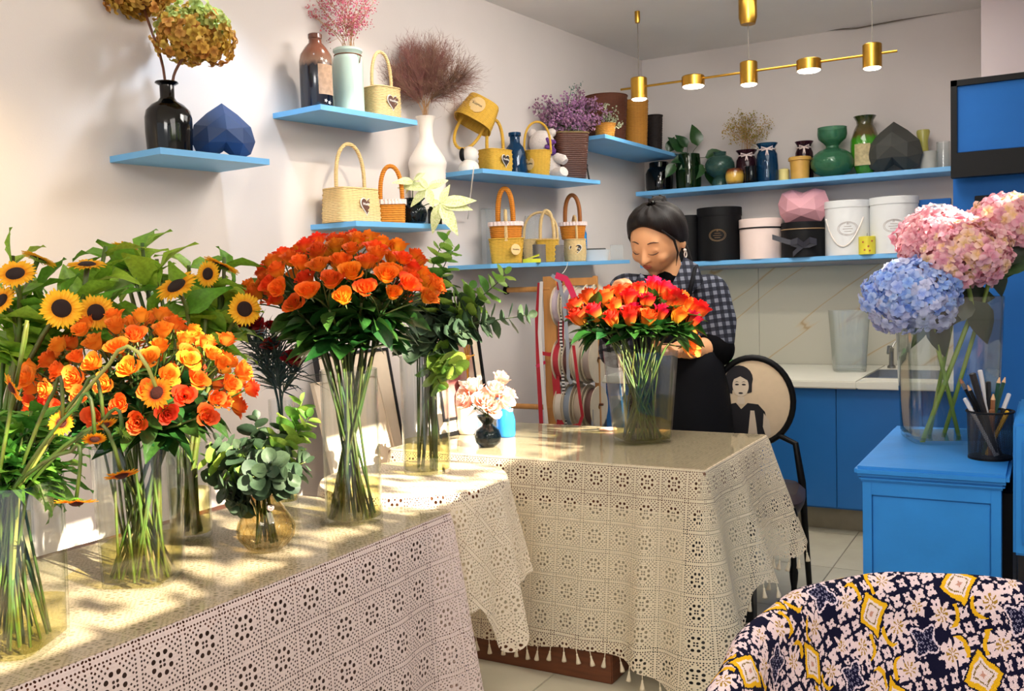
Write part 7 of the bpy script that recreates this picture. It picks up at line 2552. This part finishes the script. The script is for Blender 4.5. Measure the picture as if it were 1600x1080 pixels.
# bushy plant behind the chair
pp = PD(1140, 575, 4.45)
bx_ = thing('potted_plant', 'small leaved green plant standing behind the printed chair', 'plant', (pp.x, pp.y, 0))
MB().lathe([(0, 0), (.11, 0), (.15, .30), (.14, .30), (.13, .26), (0, .26)], 24).build('pot', m_whitebox, bx_)
mb = MB()
L_box = leaf_me('leaf', mat('box_leaf', '5f9a4a', 0.45, 0.3, 12, trans=.2, rand=.4), .7, .12, .2)
for i in range(9):
    a = i * 2.4
    t = Vector((.13 * math.cos(a) * rnd.random(), .13 * math.sin(a) * rnd.random(), pp.z - .02 + jit(.08)))
    pts = bez((0, 0, .26), (t.x * .3, t.y * .3, .6), t, 6)
    mb.tube(pts, .004, 5)
    for j in range(8):
        p, d = path_at(pts, .55 + .45 * j / 7)
        o = (rv() + d * .4).normalized()
        put('leaf', L_box, bx_, orient(p, o, (0, 0, 1), rnd.uniform(.045, .065)))
mb.build('stem', m_stemd, bx_, True)

# ------------------------------------------------------------------ tub armchair with the woven cover
ac = thing('tub_armchair', 'tub armchair covered in a navy, pink and yellow woven cloth', 'armchair', (-0.075, 1.35, 0))
aw, ad = 0.375, 0.415
def U(t):
    """horseshoe plan, t 0..1 from the left arm front round the back to the right arm front"""
    L = 0.30
    tot = 2 * L + PI * .40
    s = t * tot
    if s < L: return Vector((-aw, -L + s, 0)), Vector((-1, 0, 0)), s
    if s > tot - L: return Vector((aw, -(s - (tot - L)), 0)), Vector((1, 0, 0)), s
    a = PI - (s - L) / .40
    e = 2.7
    c, q = math.cos(a), math.sin(a)
    w = (abs(c) ** e + abs(q) ** e) ** (-1 / e)
    n = Vector((abs(c) ** (e - 1) * (1 if c > 0 else -1) / aw, abs(q) ** (e - 1) / ad, 0)).normalized()
    return Vector((aw * c * w, ad * q * w, 0)), n, s
def top_z(t):
    b = math.sin(PI * min(1, max(0, (t - .12) / .76)))
    return 0.700 + 0.098 * max(0, b) ** .75
prof = []
for i in range(9): prof.append((0.02 - 0.02 * i / 8, i / 8 * .90))                # outer wall, fraction of height
for i in range(1, 10):
    a = PI * i / 10
    prof.append((-.035 + .035 * math.cos(a), .90 + .10 * math.sin(a)))
for i in range(0, 9): prof.append((-.07 - .075 * (i / 8), .90 - i / 8 * .46))
def afn(u, v):
    p, n, s = U(u)
    f = v * (len(prof) - 1)
    i = min(int(f), len(prof) - 2)
    o = prof[i][0] + (prof[i + 1][0] - prof[i][0]) * (f - i)
    h = prof[i][1] + (prof[i + 1][1] - prof[i][1]) * (f - i)
    q = p + n * o
    wr = .004 * math.sin(s * 38 + h * 5) * (1 - .6 * abs(h - .8))
    q += n * wr
    q.z = .06 + (top_z(u) - .06) * h
    ln = sum(math.hypot(prof[j + 1][0] - prof[j][0], (prof[j + 1][1] - prof[j][1]) * .72) for j in range(i)) + math.hypot(prof[i + 1][0] - prof[i][0], (prof[i + 1][1] - prof[i][1]) * .72) * (f - i)
    return (q, (s, ln))
MB().grid(afn, 90, 52).build('woven_cover', m_kilim, ac, True)
st_ = MB().grid(lambda u, v: (((u - .5) * 2 * (aw - .13), -.30 + v * (ad + .16), .40 + .03 * (1 - (2 * u - 1) ** 4) * (1 - (2 * v - 1) ** 4)), (u * .5, v * .6)), 16, 16)
st_.box(-aw + .13, aw - .13, -.30, ad - .14, .14, .40, .01)
st_.build('seat', m_kilim, ac, True)
for (x, y) in ((-.28, -.24), (.28, -.24), (-.25, .28), (.25, .28)):
    MB().lathe([(0, 0), (.014, 0), (.022, .12), (.022, .15), (0, .15)], 12, x, y).build('leg', m_woodd, ac)

# dark rounded stool foot peeping under the lace
P = PZ(742, 1062, 0)
solo(MB().lathe([(0, 0), (.055, 0), (.062, .02), (.062, .05), (.045, .085), (0, .095)], 24), 'stool_foot', m_black, P + Vector((-.05, -.02, 0)), 'black round object on the floor under the lace cloth', 'stool')

# ------------------------------------------------------------------ the woman
m_skin = mat('skin', 'e2a878', 0.5, 0.08, 8)
m_lip = mat('lips', 'a8503c', 0.45)
m_brow = mat('brow', '4a2e22', 0.8)
m_hair = hair_mat('hair')
m_ging = gingham_mat('gingham_wool')
m_apron = mat('apron_cloth', '08090f', 0.8, 0.15, 12, spec=0.15)
m_knit = mat('black_knit', '060608', 0.9, spec=0.1)
D0 = 4.06
hip = PD(1072, 640, D0)
wo = thing('person', 'woman in a black and white checked coat and dark apron, looking down at roses', 'person', (hip.x, hip.y, 0), YAW)
WM = Matrix.Translation((hip.x, hip.y, 0)) @ Matrix.Rotation(YAW, 4, 'Z')
WI = WM.inverted()
def LQ(x, y, t=0.0): return WI @ PD(x, y, D0 - t)
kw = D0 / FPX
def chain(mb, pts, n=6):
    """ellipsoids strung between (pos, rx, ry, rz) stations"""
    for a, b in zip(pts, pts[1:]):
        for i in range(n + 1):
            t = i / n
            c = Vector(a[0]).lerp(Vector(b[0]), t)
            r = [a[j] + (b[j] - a[j]) * t for j in (1, 2, 3)]
            mb.ball(c, r[0], 16, 10, r[2], r[1])
    return mb
def limb(mb, pts, rs, n=7):
    return chain(mb, [(p, r, r, r) for p, r in zip(pts, rs)], n)
def solid(mb, name, m, parent, voxel, smooth=4):
    o = mb.build(name, m, parent, True)
    r = o.modifiers.new('remesh', 'REMESH')
    r.mode = 'VOXEL'
    r.voxel_size = voxel
    r.use_smooth_shade = True
    s = o.modifiers.new('smooth', 'SMOOTH')
    s.iterations = smooth
    return o
hc = LQ(1027, 374, 0.03)
F_ = Vector((-.58, -.74, -.47)).normalized()           # where she looks (local: x picture right, y away)
up0 = Vector((0.10, 0, 1))
X_ = up0.cross(F_).normalized() * -1                    # her left
Z_ = X_.cross(F_).normalized()
if Z_.z < 0: Z_ = -Z_
X_ = F_.cross(Z_)
HMt = Matrix.Identity(4)
for i, a in enumerate((X_, F_, Z_)):
    for j in range(3): HMt[j][i] = a[j]
HMt.translation = hc
ha, hb, hcz = .108, .128, .146
def jw(z):
    f = max(0, -z / hcz)
    return 1 - .34 * f ** 1.6
def jy(z):
    f = max(0, -z / hcz)
    return 1 - .10 * f ** 1.5, .020 * f
LOW = 0.98
def hp(u, v):
    z = -hcz * math.cos(PI * v)
    s = math.sin(PI * max(.004, min(.996, v)))
    a = 2 * PI * u
    x = ha * s * math.cos(a) * jw(z)
    q = math.sin(a)
    m_, sh = jy(z)
    y = hb * s * q * (m_ if q > 0 else 1.0) + sh * (1 if q > 0 else .2)
    if q > 0: y *= (1 - .05 * max(0, z / hcz))
    return HMt @ Vector((x, y, z if z > 0 else z * LOW))
def fy(x, z):
    z = z if z > 0 else z / LOW
    s = math.sqrt(max(0, 1 - (z / hcz) ** 2))
    q = math.sqrt(max(0, 1 - (x / (ha * s * jw(z))) ** 2))
    m_, sh = jy(z)
    return (hb * s * q * m_ + sh) * (1 - .05 * max(0, z / hcz))
def FP(x, z, o=0.0): return HMt @ Vector((x, fy(x, z) + o, z))
body = MB()
body.grid(hp, 32, 22, True)
def hball(c, r, rz=None, ry=None):
    b = MB().ball((0, 0, 0), r, 12, 8, rz, ry)
    m_ = HMt.copy()
    m_.translation = HMt @ Vector(c)
    body.merge(b, m_)
for i in range(7):                                       # nose
    t = i / 6
    z = .018 - .054 * t
    r = .0065 + .0085 * t
    hball((0, fy(0, z) - .005 + .018 * t ** 1.4, z), r)
for s_ in (-1, 1):
    hball((s_ * .013, fy(.013, -.038) + .003, -.038), .009)
    hball((s_ * .040, fy(.04, .004) - .0105, .004), .018, .013, .013)     # lowered lids
    hball((s_ * .040, fy(.04, .034) - .0125, .034), .024, .010, .013)     # brow ridge
    hball((s_ * .050, fy(.05, -.035) - .0285, -.035), .032)                 # cheeks
    hball((s_ * (ha + .004), -.012, -.012), .010, .034, .022)            # ears
hball((0, fy(0, -.068) - .004, -.068), .020, .012, .012)
hball((0, fy(0, -.116) - .012, -.116), .022)
nb = LQ(1052, 446, -.02)
limb(body, [hc + Vector((.035, .03, -.06)), nb + Vector((0, 0, .01)), nb - Vector((0, 0, .05))], [.058, .056, .075])
sh_l, sh_r = LQ(1108, 460, -.02), LQ(980, 458, .02)
el_l, wr_l = LQ(1118, 545, .04), LQ(1062, 546, .20)
el_r, wr_r = LQ(962, 548, .10), LQ(962, 484, .25)
ch_, wa_, hi_ = LQ(1045, 520, -.03), LQ(1060, 590, -.04), Vector((0, 0, hip.z))
chain(body, [(nb - Vector((0, 0, .06)), .15, .08, .06), (ch_, .17, .105, .12), (wa_, .135, .10, .10), (hi_, .17, .12, .11)], 6)
limb(body, [nb - Vector((0, 0, .06)), sh_l, el_l, wr_l], [.07, .062, .056, .036])
limb(body, [nb - Vector((0, 0, .06)), sh_r, el_r, wr_r], [.07, .062, .050, .036])
for s_ in (-1, 1):
    hx_ = Vector((s_ * .085, .0, hip.z - .05))
    limb(body, [hx_, Vector((s_ * .09, -.015, .42)), Vector((s_ * .095, .02, .08))], [.095, .066, .045])
    limb(body, [Vector((s_ * .095, .02, .06)), Vector((s_ * .105, -.12, .035))], [.045, .034])
def hand(wr, dirv, palm_n, sc_=1.0, curl=1.0):
    """palm, four unequal fingers, thumb; curls towards palm_n"""
    d, n = dirv.normalized(), palm_n.normalized()
    n = (n - d * n.dot(d)).normalized()
    sdv = d.cross(n)
    pc_ = wr + d * .055 * sc_
    for i in range(4):
        o = (i - 1.5) * .019 * sc_
        limb(body, [wr + sdv * o * .5, wr + d * .088 * sc_ + sdv * o], [.017 * sc_, .0125 * sc_], 5)
        L = (.062, .074, .070, .054)[i] * sc_
        k0 = wr + d * .088 * sc_ + sdv * o
        a1, a2, a3 = .5 * curl, 1.25 * curl, 1.9 * curl
        p1 = k0 + (d * math.cos(a1) + n * math.sin(a1)) * L * .45
        p2 = p1 + (d * math.cos(a2) + n * math.sin(a2)) * L * .32
        p3 = p2 + (d * math.cos(a3) + n * math.sin(a3)) * L * .26
        limb(body, [k0, p1, p2, p3], [.0115 * sc_, .0105 * sc_, .0095 * sc_, .008 * sc_], 4)
    t0 = wr + d * .03 * sc_ - sdv * .022 * sc_
    t1 = t0 + (d * .7 - sdv * .6 + n * .4).normalized() * .042 * sc_
    t2 = t1 + (d * .8 + n * .6 + sdv * .1).normalized() * .034 * sc_
    limb(body, [t0, t1, t2], [.016 * sc_, .0125 * sc_, .0095 * sc_], 4)
hand(wr_r, Vector((.10, -.10, .85)), Vector((.6, -.7, .1)), 1.0, 1.0)
hand(wr_l, Vector((-.85, -.35, .05)), Vector((-.1, -.5, .8)), 1.0, .9)
solid(body, 'body', m_skin, wo, .005, 7)
# face details
def fstrip(pts, r, m, name, n=6):
    MB().tube(pts, r, n).build(name, m, wo, True)
for s_ in (-1, 1):
    fstrip([FP(s_ * x, z, .004) for x, z in ((.020, .036), (.032, .0395), (.045, .040), (.062, .035))], [.0016, .0028, .0028, .0010], m_brow, 'eyebrow')
    fstrip([FP(s_ * x, z, .0062) for x, z in ((.020, -.004), (.030, -.0085), (.040, -.0105), (.050, -.009), (.060, -.004))], [.0008, .0019, .0024, .0024, .0010], m_brow, 'eyelash')
lp_ = MB()
lp_.tube([FP(x, z, .0085) for x, z in ((-.022, -.067), (-.011, -.063), (0, -.065), (.011, -.063), (.022, -.067))], [.001, .0042, .0038, .0042, .001], 8)
lp_.tube([FP(x, z, .0080) for x, z in ((-.020, -.069), (-.009, -.074), (0, -.075), (.009, -.074), (.020, -.069))], [.001, .0044, .0050, .0044, .001], 8)
lp_.build('lips', m_lip, wo, True)
for s_ in (1, -1):
    er = MB()
    e0 = Vector((s_ * (ha + .012), .000, -.046))
    er.ball(HMt @ e0, .007, 10, 8)
    er.tube([HMt @ (e0 + Vector((0, .011 * math.cos(a * PI / 10), -.020 + .013 * math.sin(a * PI / 10)))) for a in range(21)], .0026, 6, False)
    er.build('earring', mat('pearl', 'e8dcd0', 0.25), wo, True)
# hair: cap swept back to a high knot, loose tail behind
hr = MB()
def hairfn(u, v):
    """u runs round the hairline, v from hairline to crown"""
    a = 2 * PI * u
    # hairline height on the head for this direction (front high, sides in front of ears, nape low)
    q = math.sin(a)
    zl = -.022 + .120 * q ** .85 if q > 0 else -.022 + q * .085
    z = zl + (hcz * .999 - zl) * v
    s = math.sqrt(max(0, 1 - (z / hcz) ** 2))
    th = .012 + .012 * math.sin(PI * min(1, v * .9)) + .0025 * math.sin(u * 60 + v * 3)
    if v < .06: th = .003
    x = (ha * jw(z) * s + th) * math.cos(a)
    y = (hb * s + th) * q * (.97 if q > 0 else 1.02)
    zz = z + th * (z / hcz)
    return (HMt @ Vector((x, y, zz)), (u, v))
hr.grid(hairfn, 72, 14, True)
hr.build('hair', m_hair, wo, True)
kn = MB()
kc = HMt @ Vector((.012, -.075, hcz * .93))
m_k = HMt.copy(); m_k.translation = kc
kn.merge(MB().ball((0, 0, 0), .036, 18, 12, .026, .034), m_k)
for i in range(7):
    a = 2 * PI * i / 7
    kn.tube([HMt @ (Vector((.012, -.075, hcz * .93)) + Vector((-.0 + .034 * math.cos(a + j * .3), .032 * math.sin(a + j * .3), -.02 + .010 * j))) for j in range(5)], [.004, .008, .009, .008, .003], 6)
m_k2 = HMt.copy(); m_k2.translation = HMt @ Vector((.035, -.085, .02))
kn.merge(MB().ball((0, 0, 0), .085, 18, 12, .085, .062), m_k2)
kn.build('hair_knot', m_hair, wo, True)
tl_ = MB()
for i in range(16):
    b0 = HMt @ Vector((.03 + .006 * (i % 4), -.10 + .006 * (i // 4), .06 + .010 * (i % 5)))
    b1 = LQ(1074 + 3 * (i % 4) + jit(3), 385 + jit(5), -.06 - .012 * (i // 4))
    b2 = LQ(1074 + 2.0 * (i % 5) + jit(4), 416 + jit(10), -.06 - .01 * (i // 4))
    tl_.tube(bez(b0, b1, b2, 7), [.012, .013, .013, .012, .010, .008, .005, .002], 6)
tl_.build('ponytail', m_hair, wo, True)
lk = MB()
lk.tube([HMt @ Vector(p) for p in ((-.080, .090, .085), (-.111, .060, .03), (-.116, .056, -.03), (-.106, .070, -.085))], [.004, .006, .004, .001], 6)
lk.tube([HMt @ Vector(p) for p in ((.100, .050, .060), (.116, .026, .015), (.118, .012, -.03))], [.006, .007, .001], 6)
lk.build('hair_lock', m_hair, wo, True)
# turtleneck, coat, cuffs, apron
solid(limb(MB(), [hc + Vector((.046, .035, -.150)), nb - Vector((0, 0, .03)), nb + Vector((-.02, -.05, -.11))], [.056, .070, .10]), 'turtleneck', m_knit, wo, .008)
coat = MB()
chain(coat, [(nb - Vector((0, 0, .055)), .15, .085, .055), (ch_, .190, .125, .13), (wa_, .165, .125, .10), (hi_ + Vector((0, 0, .06)), .175, .13, .06)], 7)
limb(coat, [nb - Vector((0, 0, .05)), sh_l, el_l.lerp(sh_l, .5) + Vector((.02, 0, 0)), el_l], [.085, .088, .084, .078])
limb(coat, [nb - Vector((0, 0, .05)), sh_r, el_r.lerp(sh_r, .5) + Vector((-.01, 0, 0)), el_r, el_r.lerp(wr_r, .45)], [.085, .086, .080, .074, .062])
solid(coat, 'coat', m_ging, wo, .009, 6)
cf = MB()
limb(cf, [el_l.lerp(wr_l, -.02), el_l.lerp(wr_l, .13)], [.080, .072])
solid(cf, 'cuff', m_knit, wo, .009)
cf = MB()
limb(cf, [el_r.lerp(wr_r, .45), el_r.lerp(wr_r, .62)], [.066, .060])
solid(cf, 'cuff', m_knit, wo, .009)
# collar: two broad checked lapels lying on the chest
def lapel(pts, name):
    n = len(pts)
    c = sum(pts, Vector()) / n
    nrm = Vector((0, -1, .25)).normalized()
    vs = [p for p in pts] + [p + nrm * .012 for p in pts] + [c + nrm * .020]
    fs = [(i, (i + 1) % n, n + (i + 1) % n, n + i) for i in range(n)] + [(n + i, n + (i + 1) % n, 2 * n) for i in range(n)] + [tuple(range(n))[::-1]]
    MB().add(vs, fs).build(name, m_ging, wo, True)
lapel([LQ(1068, 402, .06), LQ(1090, 415, .04), LQ(1098, 440, .08), LQ(1078, 462, .15), LQ(1050, 470, .17), LQ(1048, 448, .15), LQ(1060, 425, .11)], 'collar')
lapel([LQ(1000, 428, .10), LQ(992, 440, .11), LQ(990, 462, .16), LQ(1002, 474, .18), LQ(1018, 462, .17), LQ(1014, 440, .13)], 'collar')
# apron: bib and skirt following the body
def apfn(u, v):
    if v < .4:
        t = v / .4
        c, w = LQ(1038 + 6 * t, 462 + 110 * t, 0), .095 + .07 * t
        yy = -.150 - .01 * t
    else:
        t = (v - .4) / .6
        c = LQ(1044, 572, 0).lerp(Vector((0, 0, .30)), t)
        w = .165 + .055 * min(1, t * 2)
        yy = -.165 - .02 * t
    x = (u - .5) * 2
    y0 = LQ(1045, 520, -.03).y * (1 - v) + 0 * v
    return (c.x + x * w, y0 + yy + .12 * abs(x) ** 2.5 * (.5 + .8 * v) + .006 * math.sin(u * 22) * v, c.z)
ap = MB().grid(apfn, 28, 30)
n0 = len(ap.v)
ap.add([(x, y + .006, z) for x, y, z in ap.v], [tuple(i for i in reversed(f)) for f in ap.f])
ap.loft([(.26, .24, .19, 2.3), (.5, .22, .18, 2.3), (.72, .205, .172, 2.3), (hip.z + .08, .195, .165, 2.3), (hip.z + .16, .178, .155, 2.2), (hip.z + .25, .168, .145, 2.2), (hip.z + .255, .160, .13, 2.2), (hip.z + .05, .18, .14, 2.3), (.27, .23, .18, 2.3)], 40, LQ(1066, 600, 0).x, .0)
ap.build('apron', m_apron, wo, True)
for s_, (a, b) in ((1, ((1076, 466), (1086, 418))), (-1, ((1004, 470), (1006, 436)))):
    MB().tube([LQ(a[0], a[1], .17), LQ((a[0] + b[0]) / 2, (a[1] + b[1]) / 2, .155), LQ(b[0], b[1], .06)], .010, 6).build('apron_strap', m_apron, wo, True)
